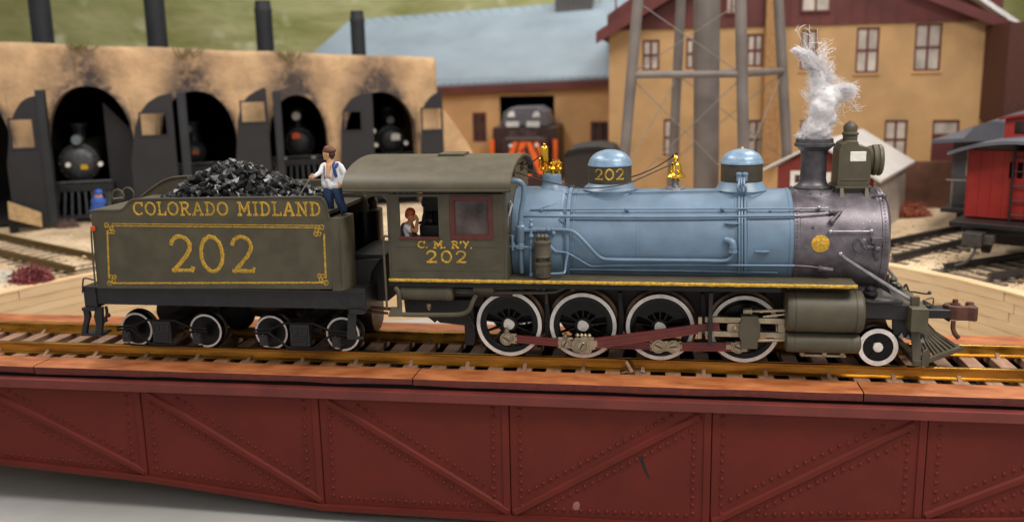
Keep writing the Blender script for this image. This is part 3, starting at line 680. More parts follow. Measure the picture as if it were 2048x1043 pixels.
mb = MB(); a = onb(1681, 424, .06); b = onb(1664, 442, .06); mb.tube([a, b], [.028, .035], 8); mb.ball(b, .06, 10); mb.ball(a, .035, 8); mb.tube([onb(1661, 443, .07), onb(1676, 430, .07)], .02, 6); mb.tube([onb(1657, 423, .06), onb(1683, 424, .06)], .028, 8); mb.ball(onb(1662, 423, .06), .05, 8); mb.done('lever_crank', graph, loco, smooth=45)
mb = MB(); mb.tube(crom([onb(1083, 416, .09), P(1100, 411, -.9), P(1112, 407, -.86)], 3), .009, 5); mb.done('valve_lever', blue, loco)
for x, y in ((1626, 455), (1540, 423)): mb = MB(); mb.ball(onb(x, y, .0), .03, 8); mb.done('stud', MATS['graphite_paint'] if x > 1600 else blue, loco)
# check valve and bracket at smokebox
c = onb(1724, 489, .01); nrm = Vector((0, c.y, c.z-BZC)).normalized()
mb = MB(); mb.tube([c-nrm*.03, c+nrm*.03], .155, 22); mb.tube([c+nrm*.03, c+nrm*.05], [.12, .08], 18); mb.tube([c+nrm*.06+Vector((-.06, 0, .12)), c+nrm*.07+Vector((.06, 0, -.07))], .028, 8)
for k in range(8):
    a = 2*PI*k/8; mb.ball(c+nrm*.035+Vector((math.cos(a)*.13, 0, math.sin(a)*.13)), .016, 6)
mb.done('washout_plate', graph, loco, smooth=40)
c = onb(1754, 493, .07)
mb = MB(); mb.box(c+Vector((-.10, -.06, .06)), c+Vector((.10, .1, .16))); mb.tube([c+Vector((0, -.02, .1)), c+Vector((0, -.02, -.2))], [.07, .05], 10); mb.ball(c+Vector((0, -.08, -.03)), .06, 10); mb.tube([c+Vector((-.18, 0, .0)), c+Vector((.06, 0, .0))], .035, 8); mb.ball(c+Vector((0, -.02, -.22)), .045, 8)
mb.done('check_valve', graph, loco, smooth=40)
# front handrail in front of smokebox
f0, f1 = P(1768, 392, -.55), P(1777, 499, -.62)
mb = MB(); mb.tube(crom([f0, P(1776, 412, -.5), P(1780, 445, -.45), P(1779, 480, -.5), f1], 5), .018, 8); mb.ball(f0, .05, 10); mb.ball(f1, .055, 10); mb.tube([f0, f0-Vector((.18, -.08, 0))], .03, 8); mb.tube([f1, f1-Vector((.25, 0, 0))], .035, 8); mb.done('front_handrail', graph, loco)
# sand pipes round the boiler at px 1480-1492
for i, (x, tw) in enumerate(((1478.5, 0), (1484, 0), (1490.5, 1))):
    pts = [onb(x, y, .03) for y in (392, 400, 415, 432, 450, 475, 500, 525, 546)]; top = P(x-1+2*(i-1), 376-4*(i == 1), -.55)
    mb = MB(); mb.tube(crom([P(1483+5*(i-1), 352, -.42), P(1483+5*(i-1), 366, -.50), top]+pts, 3), .024 if i != 1 else .018, 8); mb.done('sand_pipe', blue, loco)
mb = MB()
for x in (1478, 1490): c = P(x, 353, -.42); mb.lathe([(.03, -.1), (.05, -.08), (.05, .02), (.06, .03), (.06, .06), (.03, .08)], c, 'Z', 12)
mb.tube([P(1476, 356, -.42), P(1493, 356, -.42)], .035, 8); mb.done('sand_valve', blue, d2, smooth=40)
# steps, brackets, washout
def bracket(x0, x1, y, name='running_bracket'):
    a, b = onb(x0, y, 0), onb(x1, y, 0); mb = MB(); z = a.z
    mb.prism([(a.x, a.y+.04, z), (b.x, a.y+.04, z), (b.x-.0, a.y-.06, z), ((a.x+b.x)/2, a.y-.09, z), (a.x, a.y-.06, z)], (0, 0, .025)); mb.hexa([(a.x+.1, a.y+.05, z-.12), (b.x-.1, a.y+.05, z-.12), (b.x-.1, a.y+.05, z), (a.x+.1, a.y+.05, z), (a.x+.1, a.y+.03, z-.12), (b.x-.1, a.y+.03, z-.12), (b.x-.06, a.y-.03, z), (a.x+.06, a.y-.03, z)]); mb.done('boiler_step', blue, loco, smooth=0, bevel=.006)
bracket(1449, 1481, 447); bracket(1509, 1539, 503)
# injector delivery pipe : long pipe from cab to elbow
def pipe(pts, off, r, m_=blue, name='pipe', n=5, y=None):
    p3 = [onb(x, y_, off) if y is None else P(x, y_, y) for x, y_ in pts]; mb = MB(); mb.tube(crom(p3, n), r, 10); return mb.done(name, m_, loco, smooth=50)
pipe([(1046, 459), (1090, 459), (1128, 459.5), (1148, 464), (1168, 482), (1190, 506), (1203, 516), (1222, 519), (1300, 520), (1400, 521), (1445, 521.5), (1459, 518), (1466, 509), (1466, 500)], .09, .035, name='feed_pipe', n=4)
mb = MB(); e = onb(1466, 492, .09)
mb.tube(crom([e+Vector((0, 0, -.10)), e+Vector((0, 0, .02)), e+Vector((-.03, .02, .08)), e+Vector((-.12, .10, .10))], 4), .065, 12); mb.tube([e+Vector((0, 0, -.12)), e+Vector((0, 0, -.07))], .085, 6); mb.tube([e+Vector((0, 0, -.04)), e+Vector((0, 0, -.01))], .08, 6); mb.done('pipe_elbow', blue, loco, smooth=40)
pipe([(1105, 500), (1115, 503), (1132, 505), (1150, 514), (1172, 527), (1186, 532), (1230, 531), (1380, 530), (1589, 531)], .05, .022, name='air_pipe', n=4)
pipe([(1589, 531), (1620, 533), (1655, 538)], .05, .02, graph, 'air_pipe', 4)
pipe([(1130, 538), (1250, 540), (1400, 542), (1555, 545)], .03, .018, name='lower_pipe', n=3)
mb = MB(); a = onb(1640, 536, .06); mb.tube([a, a+Vector((.22, 0, -.03))], .045, 8); mb.ball(a, .06, 8); mb.done('pipe_union', graph, loco)
# turret pipe dropping from cab front and plumbing at px 1025-1060
mb = MB(); mb.tube(crom([P(1018, 361, -1.15), P(1036, 362, -1.12), P(1047, 372, -1.08), P(1047, 395, -1.08), P(1042, 425, -1.08), P(1041, 452, -1.08)], 5), .048, 12); mb.done('steam_pipe', blue, loco)
mb = MB(); c = P(1041, 470, -1.08); mb.lathe([(.05, -.28), (.075, -.26), (.08, -.18), (.06, -.14), (.08, -.1), (.08, .1), (.095, .12), (.095, .17), (.06, .2), (.045, .3)], c, 'Z', 16); mb.tube([P(1046, 459, -1.08), P(1098, 459.5, -1.02)], .05, 10)
for x in (1062, 1080, 1098): k = P(x, 459, -1.05); mb.tube([k-Vector((.03, 0, 0)), k+Vector((.03, 0, 0))], .065, 6)
mb.lathe([(.03, -.1), (.03, .0), (.05, .02), (.02, .08), (.04, .12), (.015, .15)], P(1062, 453, -1.08), 'Z', 10); mb.ball(P(1107, 466, -1.03), .05, 8)
mb.done('injector', blue, loco, smooth=40)
mb = MB()
mb.tube([P(1041, 490, -1.08), P(1044, 545, -1.05)], .045, 10); mb.tube([P(1062, 459, -1.1), P(1062, 552, -1.1)], .03, 10); mb.tube([P(1020, 492, -1.12), P(1064, 495, -1.1)], .03, 10)
mb.tube([P(1024, 470, -1.15), P(1025, 500, -1.12)], .03, 8)
for x, y in ((1024, 474), (1025, 488), (1062, 472), (1062, 495), (1063, 550), (1035, 494)): mb.ball(P(x, y, -1.11), .055, 8)
mb.done('injector_pipes', blue, loco, smooth=50)
# cab-side ladder rod
mb = MB(); mb.tube(crom([P(1024, 406, -1.1), P(1017, 430, -1.2), P(1015, 470, -1.2), P(1017, 495, -1.2)], 4), .013, 6); mb.tube([P(1020, 402, -1.1), P(1025, 408, -1.1), P(1018, 432, -1.2)], .012, 6); mb.done('thin_pipe', silver, loco)
# washout box
mb = MB(); q = onb(1124, 441, .03); mb.box(q-Vector((.05, .03, .05)), q+Vector((.05, .04, .05))); mb.ball(q-Vector((0, .04, 0)), .025, 8); mb.done('inspection_box', blue, loco, smooth=0, bevel=.008)
# air pump (compound, olive) px 1068-1100, y 468-555
pc = P(1085, 510, -1.22); zz = lambda y: P(1085, y, -1.22).z
mb = MB(); mb.lathe([(.11, zz(555)), (.15, zz(553)), (.15, zz(530)), (.17, zz(528)), (.17, zz(524)), (.10, zz(522)), (.09, zz(518)), (.10, zz(516)), (.155, zz(514)), (.165, zz(511)), (.155, zz(509)), (.155, zz(487)), (.17, zz(486)), (.17, zz(482)), (.10, zz(480)), (.05, zz(478))], (pc.x, -1.22, 0), 'Z', 28)
pump = mb.done('air_pump', olive, loco, smooth=35)
mb = MB()
for dx_ in (-.07, .0, .075): mb.lathe([(.045, zz(482)), (.05, zz(476)), (.055, zz(472)), (.03, zz(469)), (.0, zz(466))], (pc.x+dx_, -1.22-.02, 0), 'Z', 12)
for dx_ in (-.13, .13): mb.tube([(pc.x+dx_, -1.22, zz(552)), (pc.x+dx_, -1.22, zz(514))], .03, 8)
mb.box((pc.x-.1, -1.38, zz(545)), (pc.x+.04, -1.3, zz(535))); mb.done('pump_valve', olive2, pump, smooth=40)
mb = MB(); mb.tube(crom([P(1100, 492, -1.2), P(1108, 500, -1.18), P(1113, 503, -1.15)], 4), .03, 8); mb.tube(crom([P(1136, 506, -1.05), P(1132, 525, -1.1), P(1130, 540, -1.15), P(1126, 546, -1.2), P(1098, 547, -1.22)], 4), .024, 8); mb.done('pump_pipe', blue, loco)
# running board
yb = -1.47; rx0, rx1 = P(777, 556, yb).x, P(1716, 572, yb).x
mb = MB(); mb.box((rx0, yb, 1.60), (rx1, -.5, 1.655)); rb = mb.done('running_board', olive, loco, smooth=0, bevel=.006)
mb = MB(); mb.box((rx0, .5, 1.60), (rx1, -yb, 1.655)); mb.done('running_board', olive, loco, smooth=0, bevel=.006)
mb = MB(); stroke(mb, [(rx0+.02, 0), (rx1-.02, 0)], .062, lambda u, v, h: Vector((u, yb-h, 1.632+v)), h=.009, jit=.10); mb.done('gold_stripe', gold, rb, smooth=60)
mb = MB(); mb.box((rx0, yb+.05, 1.50), (rx1-1.3, yb+.09, 1.605)); mb.box((rx0, -yb-.09, 1.50), (rx1-1.3, -yb-.05, 1.605)); mb.done('valance', black2, loco, smooth=0)
# ================================================================ cab
cy0 = -1.46
cx0, cx1 = P(777, 500, cy0).x, P(1014, 500, cy0).x
ctop = P(900, 388, cy0).z
def crect(x0, x1, y0, y1, Y): a, b = P(x0, y0, Y), P(x1, y1, Y); return (a.x, b.x, b.z, a.z)
h1 = crect(797, 878, 393.5, 477, cy0); h2 = crect(900, 985, 393, 477, cy0)
cab = MB()
holed_wall(cab, cx0, cx1, 1.655, ctop, [h1, h2], lambda x, z, d: Vector((x, cy0+d, z)), .06)
cabo = cab.done('cab', olive, loco, smooth=0, bevel=.008)
mb = MB(); h1f = crect(790, 870, 388, 474, 1.46); h2f = crect(893, 975, 388, 474, 1.46)
holed_wall(mb, cx0, cx1, 1.655, ctop, [(h1[0], h1[1], h1[2], h1[3]), (h2[0], h2[1], h2[2], h2[3])], lambda x, z, d: Vector((x, -cy0-d, z)), .06); mb.done('far_side', olive, cabo, smooth=0)
# front wall with arch top, window each side
ha = ctop-.02; 
def roofz(y): # arched roof underside
    t = min(1, abs(y)/1.60); return ctop+.02+(3.80-ctop)*math.sqrt(max(0, 1-t**2.1))
mb = MB(); N_ = 24; hw = 1.42
holed_wall(mb, -hw, hw, 1.655, 3.36, [(-1.30, -1.12, 2.45, 3.05), (1.12, 1.30, 2.45, 3.05), (-.80, .80, 1.655, 2.9)], lambda y, z, d: Vector((cx1-.0-d, y, z)), .06)
for i in range(N_):
    y0, y1 = -hw+2*hw*i/N_, -hw+2*hw*(i+1)/N_
    if -.78 < (y0+y1)/2 < -.30 or .30 < (y0+y1)/2 < .78:
        mb.hexa([(cx1-.06, y0, 3.36), (cx1, y0, 3.36), (cx1, y1, 3.36), (cx1-.06, y1, 3.36), (cx1-.06, y0, 3.46), (cx1, y0, 3.46), (cx1, y1, 3.46), (cx1-.06, y1, 3.46)])
        mb.hexa([(cx1-.06, y0, 3.66), (cx1, y0, 3.66), (cx1, y1, 3.66), (cx1-.06, y1, 3.66), (cx1-.06, y0, roofz(y0)), (cx1, y0, roofz(y0)), (cx1, y1, roofz(y1)), (cx1-.06, y1, roofz(y1))])
    else: mb.hexa([(cx1-.06, y0, 3.36), (cx1, y0, 3.36), (cx1, y1, 3.36), (cx1-.06, y1, 3.36), (cx1-.06, y0, max(3.37, roofz(y0))), (cx1, y0, max(3.37, roofz(y0))), (cx1, y1, max(3.37, roofz(y1))), (cx1-.06, y1, max(3.37, roofz(y1)))])
mb.done('front_wall', olive, cabo, smooth=0)
mb = MB(); mb.lathe([(BR+.02, cx1-.03), (BR+.05, cx1+.01), (BR+.05, .16)], (0, 0, BZC), 'X', 48); mb.done('backhead_shell', black2, cabo)
# roof
rx0_, rx1_ = P(684, 379, -1.6).x, P(1012, 375, -1.6).x
mb = MB(); n = 36; T = []
for i in range(n+1):
    a = PI*i/n; y = -1.60*math.cos(a); t = abs(math.cos(a)); z = 3.39+.47*(math.sin(a)**.95)
    T.append((y, z))
T = [(-1.60, 3.35)]+T+[(1.60, 3.35)]
A = [[mb.bm.verts.new((x, y*k, z-o)) for (y, z) in T] for x, k, o in ((rx0_, 1, 0), (rx1_+.08, 1, 0), (rx1_+.08, .972, .045), (rx0_, .972, .045))]
for q in range(4):
    B = A[(q+1) % 4]
    for i in range(len(T)-1): mb.face([A[q][i], A[q][i+1], B[i+1], B[i]])
mb.face([A[k][0] for k in range(4)]); mb.face([A[k][-1] for k in (3, 2, 1, 0)])
roof = mb.done('roof', olive, cabo, smooth=30)
mb = MB(); mb.box((rx0_+.02, -1.635, 3.33), (rx1_+.06, -1.60, 3.36)); mb.done('gutter', olive, cabo, smooth=0, bevel=.006)
mb = MB(); a = P(880, 306, -.1).x; b = P(931, 306, -.1).x; mb.box((a, -.28, 3.855), (b, .28, 3.90)); mb.box((a+.07, -.22, 3.80), (b-.07, .22, 3.856)); mb.done('roof_hatch', olive, roof, smooth=0, bevel=.008)
# cab window frame (closed) : maroon sash, dim glass
mb = MB(); x0, x1, z0, z1 = h2; mb2 = [(x0-.015, x1+.015, z0-.02, z1+.015)]
holed_wall(mb, x0-.015, x1+.015, z0-.02, z1+.015, [(x0+.07, x1-.07, z0+.06, z1-.07)], lambda x, z, d: Vector((x, cy0-.018+d, z)), .07); wf = mb.done('window_frame', maroon, cabo, smooth=0, bevel=.006)
mb = MB(); holed_wall(mb, x0+.06, x1-.06, z0+.05, z1-.06, [(x0+.085, x1-.085, z0+.08, z1-.085)], lambda x, z, d: Vector((x, cy0+.002+d, z)), .04); mb.done('window_sash', maroon, wf, smooth=0, bevel=.004)
mb = MB(); mb.box((x0+.07, cy0+.02, z0+.06), (x1-.07, cy0+.028, z1-.07)); mb.done('window_pane', mat('dusty_glass', (72, 62, 62), .3, var=.35, scale=2.5, spec=.4), wf, smooth=0)
mb = MB(); x0, x1, z0, z1 = h1; mb.box((x0-.02, cy0-.025, z0-.018), (x1+.02, cy0+.05, z0+.03)); mb.done('window_sill', maroon, cabo, smooth=0, bevel=.006)
# panel seams
mb = MB()
for y in (494, 541): z = P(890, y, cy0).z; mb.box((cx0+.12, cy0-.004, z-.006), (cx1-.12, cy0+.01, z+.006))
for x in (cx0+.05, cx1-.05): mb.box((x-.004, cy0-.004, 1.7), (x+.004, cy0+.01, ctop-.04))
mb.done('panel_seam', olive2, cabo, smooth=0)
fcab = lambda u, v, h: Vector((u, cy0-.002-h, v))
def textpx(name, text, x0, x1, y0, y1, w, Y, m_, par, gap=.2, h=.012):
    a, b = P(x0, (y0+y1)/2, Y), P(x1, (y0+y1)/2, Y); zt_, zb_ = P((x0+x1)/2, y0, Y).z, P((x0+x1)/2, y1, Y).z
    return lettering(name, text, a.x, b.x, zb_, zt_, w, lambda u, v, hh: Vector((u, Y-.001-hh, v)), m_, par, gap, h=h)
textpx('railway_initials', "C. M. R'Y.", 836, 944, 482.5, 496, .034, cy0, gold, cabo, .12)
textpx('number_202', '202', 854, 931, 502, 525, .040, cy0, gold, cabo, .38)
# cab floor, backhead, controls
mb = MB(); mb.box((cx0-.02, -1.40, 1.55), (cx1, 1.40, 1.66)); mb.done('cab_floor', black2, cabo, smooth=0)
mb = MB(); bxx = P(850, 430, -.3).x; mb.lathe([(.6, bxx-.0), (.86, bxx+.02), (.88, bxx+.5), (.88, cx1)], (0, 0, 2.1), 'X', 32); mb.box((bxx+.02, -.5, 2.0), (cx1-.1, .55, 3.3)); mb.box((bxx+.06, -.98, 1.66), (cx1-.1, .9, 2.6)); mb.done('backhead', black, cabo, smooth=35)
mb = MB(); k = P(848, 415, -.85)
mb.tube(crom([P(850, 402, -.85), P(846, 399, -.85), P(845, 408, -.85), P(850, 415, -.85)], 4), .025, 7); mb.tube([P(838, 446, -.85), P(862, 440, -.85)], .03, 7); mb.tube([P(848, 412, -.85), P(848, 440, -.85)], .02, 7); mb.tube([P(848, 440, -.85), P(848, 476, -.85)], .03, 7); mb.ball(P(862, 442, -.9), .07, 8); mb.ball(P(868, 458, -.9), .08, 8); mb.ball(P(858, 462, -.9), .06, 8); mb.tube([P(855, 462, -.9), P(878, 455, -.9)], .035, 7); mb.lathe([(.02, -.02), (.09, 0), (.02, .02)], P(866, 432, -.9), 'X', 12)
mb.done('throttle_controls', black, cabo, smooth=45)
mb = MB(); mb.box((P(803, 478, -1.1).x, -1.36, 1.66), (P(845, 478, -1.1).x, -.8, 2.26)); mb.done('seat_box', maroon, cabo, smooth=0)
# rear corner shape under roof and handrail
mb = MB(); a = P(777, 388, cy0); 
mb.prism([(a.x, cy0+.002, ctop+.0), (a.x, cy0+.002, ctop-.28), (a.x-.04, cy0+.002, ctop-.14), (a.x-.14, cy0+.002, ctop-.03), (a.x-.30, cy0+.002, ctop)], (0, .05, 0)); mb.prism([(a.x-.9, cy0-.02, ctop+.02), (a.x+.02, cy0-.02, ctop+.02), (a.x+.02, cy0-.02, ctop-.03), (a.x-.55, cy0-.02, ctop-.015)], (0, .06, 0)); mb.done('corner_bracket', olive, cabo, smooth=0, bevel=.006)
mb = MB(); mb.tube(crom([P(776, 473, -1.5), P(770, 472, -1.52), P(767, 480, -1.52), P(768, 510, -1.52), P(771, 560, -1.52), P(774, 617, -1.52)], 4), .022, 8); mb.done('cab_handrail', olive, cabo)
# under-cab gear
mb = MB(); c0, c1 = P(803, 583, -1.25), P(906, 583, -1.25); mb.lathe([(.05, c0.x-.03), (.15, c0.x-.01), (.165, c0.x+.02), (.168, c0.x+.12), (.158, c0.x+.125), (.158, c1.x-.12), (.168, c1.x-.115), (.165, c1.x-.02), (.14, c1.x+.01), (.05, c1.x+.03)], (0, -1.25, (c0.z+c1.z)/2), 'X', 28); at_ = mb.done('air_tank', olive, loco, smooth=35)
mb = MB(); c0, c1 = P(948, 575, -1.25), P(988, 575, -1.25); mb.lathe([(.03, c0.x-.02), (.09, c0.x), (.10, c0.x+.05), (.09, c0.x+.055), (.09, c1.x-.05), (.10, c1.x-.045), (.09, c1.x), (.03, c1.x+.02)], (0, -1.25, c0.z), 'X', 20); mb.done('small_air_tank', olive, loco, smooth=35)
mb = MB(); mb.tube([P(906, 583, -1.2), P(950, 585, -1.2), P(1090, 585, -1.2), P(1110, 583, -1.2), P(1122, 578, -1.2), P(1134, 573, -1.2)], .03, 8); mb.tube([P(988, 576, -1.2), P(1100, 575, -1.2)], .02, 8); mb.tube([P(906, 578, -1.2), P(948, 580, -1.2)], .025, 8)
for x, y in ((1122, 577), (1145, 578), (1088, 576), (1075, 575)): mb.ball(P(x, y, -1.2), .045, 8)
mb.tube([P(1093, 588, -1.1), P(1093, 602, -1.1)], .018, 6); mb.ball(P(1093, 604, -1.1), .03, 8); mb.done('brake_pipe', olive2, loco, smooth=40)
mb = MB(); mb.tube(crom([P(795, 628, -1.45), P(830, 629, -1.4), P(900, 629, -1.35), P(925, 627, -1.35), P(938, 619, -1.35), P(946, 602, -1.35), P(952, 590, -1.3)], 5), .045, 10); mb.done('drain_pipe', olive, loco)
mb = MB(); mb.tube(crom([P(790, 574, -1.42), P(797, 584, -1.42), P(799, 605, -1.42), P(800, 632, -1.42)], 4), .05, 8); mb.hexa([P(776, 633, -1.5), P(806, 633, -1.5), P(806, 633, -1.25), P(776, 633, -1.25), P(782, 613, -1.45), P(801, 613, -1.45), P(801, 613, -1.3), P(782, 613, -1.3)]); mb.done('cab_step', olive, loco, smooth=0, bevel=.012)
mb = MB(); mb.lathe([(.02, -.1), (.035, -.07), (.05, -.02), (.05, .03), (.02, .05)], P(858, 610, -1.2), 'Z', 8); mb.done('drain_cock', steel, loco)
# frames, ashpan, boiler underside
mb = MB(); mb.box((-.62, -.52, .62), (5.0, .52, 1.62)); mb.box((-2.0, -.75, .95), (-.4, .75, 1.6)); mb.box((4.9, -.60, .5), (6.4, .6, 1.62)); mb.box((-1.9, -1.1, 1.25), (.2, 1.1, 1.6)); mb.done('main_frame', darkmar, loco, smooth=0, bevel=.02)
mb = MB(); mb.prism([P(808, 600, -.95), P(945, 600, -.95), P(947, 640, -.95), P(940, 655, -.95), P(928, 650, -.95), P(893, 646, -.95), P(880, 645, -.95), P(874, 640, -.95), P(870, 645, -.95), P(864, 640, -.95), P(852, 631, -.95), P(812, 633, -.95)], (0, 1.6, 0)); mb.done('ashpan', black2, loco, smooth=0)
mb = MB(); mb.prism([P(928, 625, -.9), P(945, 625, -.9), P(950, 665, -.9), P(948, 690, -.9), P(930, 690, -.9)], (0, .5, 0)); mb.prism([P(934, 630, -1.0), P(939, 629, -1.0), P(950, 655, -1.0), P(946, 657, -1.0)], (0, .06, 0)); mb.done('brake_hanger', black2, loco, smooth=0, bevel=.01)
mb = MB(); mb.box((.2, -.85, 1.38), (6.3, .85, 1.60)); mb.done('boiler_cradle', darkmar, loco, smooth=0)
# brake shoes between wheels
for xx in (1093, 1240, 1405): a = P(xx, 640, -.78); mb = MB(); mb.prism([(a.x-.05, -.80, .35), (a.x+.06, -.80, .35), (a.x+.08, -.80, .8), (a.x+.03, -.80, 1.3), (a.x-.04, -.80, 1.3), (a.x-.02, -.80, .8)], (0, .14, 0)); mb.done('brake_shoe', black2, loco, smooth=0, bevel=.01)
# ---- driving wheels
def driver(x, proto=[None], crank=-90):
    z = .655
    if proto[0] is None:
        w = MB(); Rw = .645
        w.lathe([(Rw-.07, .0), (Rw-.005, .0), (Rw, .008), (Rw, .15), (Rw+.055, .17), (Rw+.055, .205), (Rw-.02, .215), (Rw-.10, .21)], (0, 0, 0), 'Y', 72, closed=True)
        wheel = w.done('driving_wheel', mat('tread_steel', (104, 84, 70), .35, .8, var=.2), loco, smooth=30)
        WL[wheel.name] = Vector((x, -.86, z)); org = Vector((0, 0, -(Rw+.055)))
        # origin at hub: shift mesh
        for v in wheel.data.vertices: v.co += Vector((0, (.215+0)/2, -(Rw+.055)))
        wheel.location = WL[wheel.name]-WL[loco.name]
        O = WL[wheel.name]
        m_ = MB(); m_.lathe([(Rw-.076, -.006), (Rw-.006, -.006), (Rw-.004, .004), (Rw-.078, .004)], O, 'Y', 72, closed=True); m_.done('white_rim', rim, wheel, smooth=30)
        m_ = MB(); m_.lathe([(Rw-.19, .03), (Rw-.15, .006), (Rw-.079, -.003), (Rw-.079, .10), (Rw-.19, .10)], O, 'Y', 72, closed=True); m_.done('wheel_centre', gblack, wheel, smooth=30)
        for k in range(13):
            a = 2*PI*k/13+.12; d = Vector((math.cos(a), 0, math.sin(a))); n_ = Vector((-d.z, 0, d.x)); m_ = MB(); p = O+Vector((0, .04, 0))
            m_.hexa([p+d*.12-n_*.038+Vector((0, .05, 0)), p+d*.12+n_*.038+Vector((0, .05, 0)), p+d*(Rw-.17)+n_*.026+Vector((0, .05, 0)), p+d*(Rw-.17)-n_*.026+Vector((0, .05, 0)), p+d*.12-n_*.016-Vector((0, .02, 0)), p+d*.12+n_*.016-Vector((0, .02, 0)), p+d*(Rw-.17)+n_*.012-Vector((0, .01, 0)), p+d*(Rw-.17)-n_*.012-Vector((0, .01, 0))])
            m_.done('spoke', gblack, wheel, smooth=0)
        m_ = MB(); pts = [(math.cos(math.radians(t))*(Rw-.13), math.sin(math.radians(t))*(Rw-.13)) for t in range(22, 160, 6)]; inn = [(math.cos(math.radians(t))*(.30+.02*math.sin(t)), math.sin(math.radians(t))*.30) for t in range(150, 25, -8)]
        m_.prism([O+Vector((a, .012, b)) for a, b in pts+inn], (0, .09, 0)); m_.done('counterweight', gblack, wheel, smooth=30)
        m_ = MB(); m_.lathe([(.02, -.02), (.15, -.015), (.17, .0), (.17, .12), (.02, .12)], O, 'Y', 32); m_.prism([O+Vector((a, .0, b)) for a, b in ((-.14, 0), (-.10, -.36), (0, -.44), (.10, -.36), (.14, 0))], (0, .1, 0)); m_.done('hub', gblack, wheel, smooth=30)
        m_ = MB(); m_.lathe([(.0, -.040), (.06, -.038), (.105, -.028), (.11, -.015), (.10, .0)], O, 'Y', 24)
        for v in m_.bm.verts: v.co += Vector((.006*math.sin(v.co.z*31), 0, .006*math.sin(v.co.x*29)))
        m_.done('axle_cap', white, wheel, smooth=40)
        proto[0] = wheel; return wheel
    return clone(proto[0], Vector((x, -.86, z)), loco)
DX = [P(1018, 644, -.86).x, P(1166, 646, -.86).x, P(1320, 650, -.86).x, P(1489, 655, -.86).x]
for x in DX: driver(x)
w0 = [o for o in bpy.data.objects if o.name == 'driving_wheel'][0]
for x in DX: clone(w0, Vector((x, .86, .655)), loco, PI)
for x in DX: mb = MB(); mb.tube([(x, -.7, .655), (x, .7, .655)], .09, 12); mb.done('axle', black2, loco)
# ---- rods
pins = [P(1013, 677, -1.0), P(1163, 690, -1.0), P(1317, 692, -1.0), P(1476, 694, -1.0)]
k1, k3 = P(1131, 685, -.98), P(1347, 692, -.98)
def bar(a, b, h, y0, th, m_, name, par=loco, groove=True, h2=None):
    a = Vector(a); b = Vector(b); d = (b-a); d.y = 0; d.normalize(); n_ = Vector((-d.z, 0, d.x)); h2 = h2 or h; mb = MB()
    mb.prism([Vector((p.x, y0, p.z)) for p in (a-n_*h/2, b-n_*h2/2, b+n_*h2/2, a+n_*h/2)], (0, th, 0))
    if groove:
        for s_ in (-1, 1):
            mb.prism([Vector((p.x, y0-.014, p.z)) for p in (a+n_*s_*h/2, b+n_*s_*h2/2, b+n_*s_*h2*.27, a+n_*s_*h*.27)], (0, .016, 0))
    return mb.done(name, m_, par, smooth=0, bevel=.005)
def pinhead(c, r, y0, name='crank_pin', slot=45, oiler=False, par=loco):
    mb = MB(); C0 = Vector((c.x, y0, c.z)); mb.lathe([(.02, -.045), (r*.62, -.045), (r*.66, -.04), (r*.68, -.02), (r*.80, -.02), (r*.82, -.034), (r*.95, -.034), (r, -.02), (r, .05), (.02, .05)], C0, 'Y', 28)
    if oiler: mb.lathe([(.02, 0), (.05, .02), (.05, .05), (.03, .07), (.035, .09), (.0, .11)], C0+Vector((0, .0, r-.01)), 'Z', 10)
    o = mb.done(name, steel, par, smooth=35)
    a = math.radians(slot); d = Vector((math.cos(a), 0, math.sin(a))); n_ = Vector((-d.z, 0, d.x)); mb = MB()
    mb.prism([C0+Vector((0, -.048, 0))+d*r*.55*s1+n_*.012*s2 for s1, s2 in ((-1, -1), (1, -1), (1, 1), (-1, 1))], (0, .01, 0)); mb.done('screw_slot', black2, o, smooth=0)
    return o
ys = -.985
sr = bar(pins[0]+Vector((.17, 0, 0)), k1-Vector((.13, 0, 0)), .15, ys, .05, rodred, 'side_rod')
bar(k1+Vector((.1, 0, 0)), pins[2]-Vector((.12, 0, 0)), .15, ys, .05, rodred, 'side_rod')
bar(k3+Vector((.12, 0, .0)), pins[3]-Vector((.12, 0, 0)), .17, ys, .05, rodred, 'side_rod')
pinhead(pins[0], .13, ys, slot=-35, oiler=True); pinhead(pins[2], .135, ys, slot=-25); pinhead(pins[3], .12, ys, slot=-25); pinhead(k3, .13, ys, 'knuckle_pin', 10); pinhead(k1, .11, ys, 'knuckle_pin', 60, True)
for c, w_, h in ((pins[0]+Vector((.13, 0, 0)), .07, .10), (k1, .15, .11), ((pins[2]+k3)/2, .30, .10), (pins[3]-Vector((.02, 0, 0)), .20, .09)):
    mb = MB(); mb.box((c.x-w_, ys-.006, c.z-h), (c.x+w_, ys+.045, c.z+h)); mb.done('rod_end', steel, loco, smooth=0, bevel=.012)
# main rod
ym = -1.09; xh = P(1448, 652, ym); mp_ = P(1163, 690, ym)
bar(mp_+Vector((.24, 0, .035)), xh-Vector((.08, 0, .0)), .21, ym, .06, rodred, 'main_rod', h2=.17)
mb = MB(); c = mp_
mb.prism([Vector((c.x+a, ym-.012, c.z+b)) for a, b in ((-.20, -.05), (-.17, .06), (-.14, .13), (-.02, .14), (.0, .17), (.22, .16), (.30, .10), (.30, .0), (.28, -.07), (.20, -.09), (.18, -.15), (.02, -.18), (-.06, -.16), (-.15, -.13))], (0, .08, 0))
be = mb.done('main_rod_end', steel, loco, smooth=0, bevel=.012)
mb = MB(); mb.box((c.x-.13, ym-.035, c.z-.13), (c.x+.15, ym-.005, c.z+.15)); mb.done('rod_strap', steel, be, smooth=0, bevel=.01)
pinhead(c+Vector((.01, 0, 0)), .125, ym-.02, slot=58)
mb = MB()
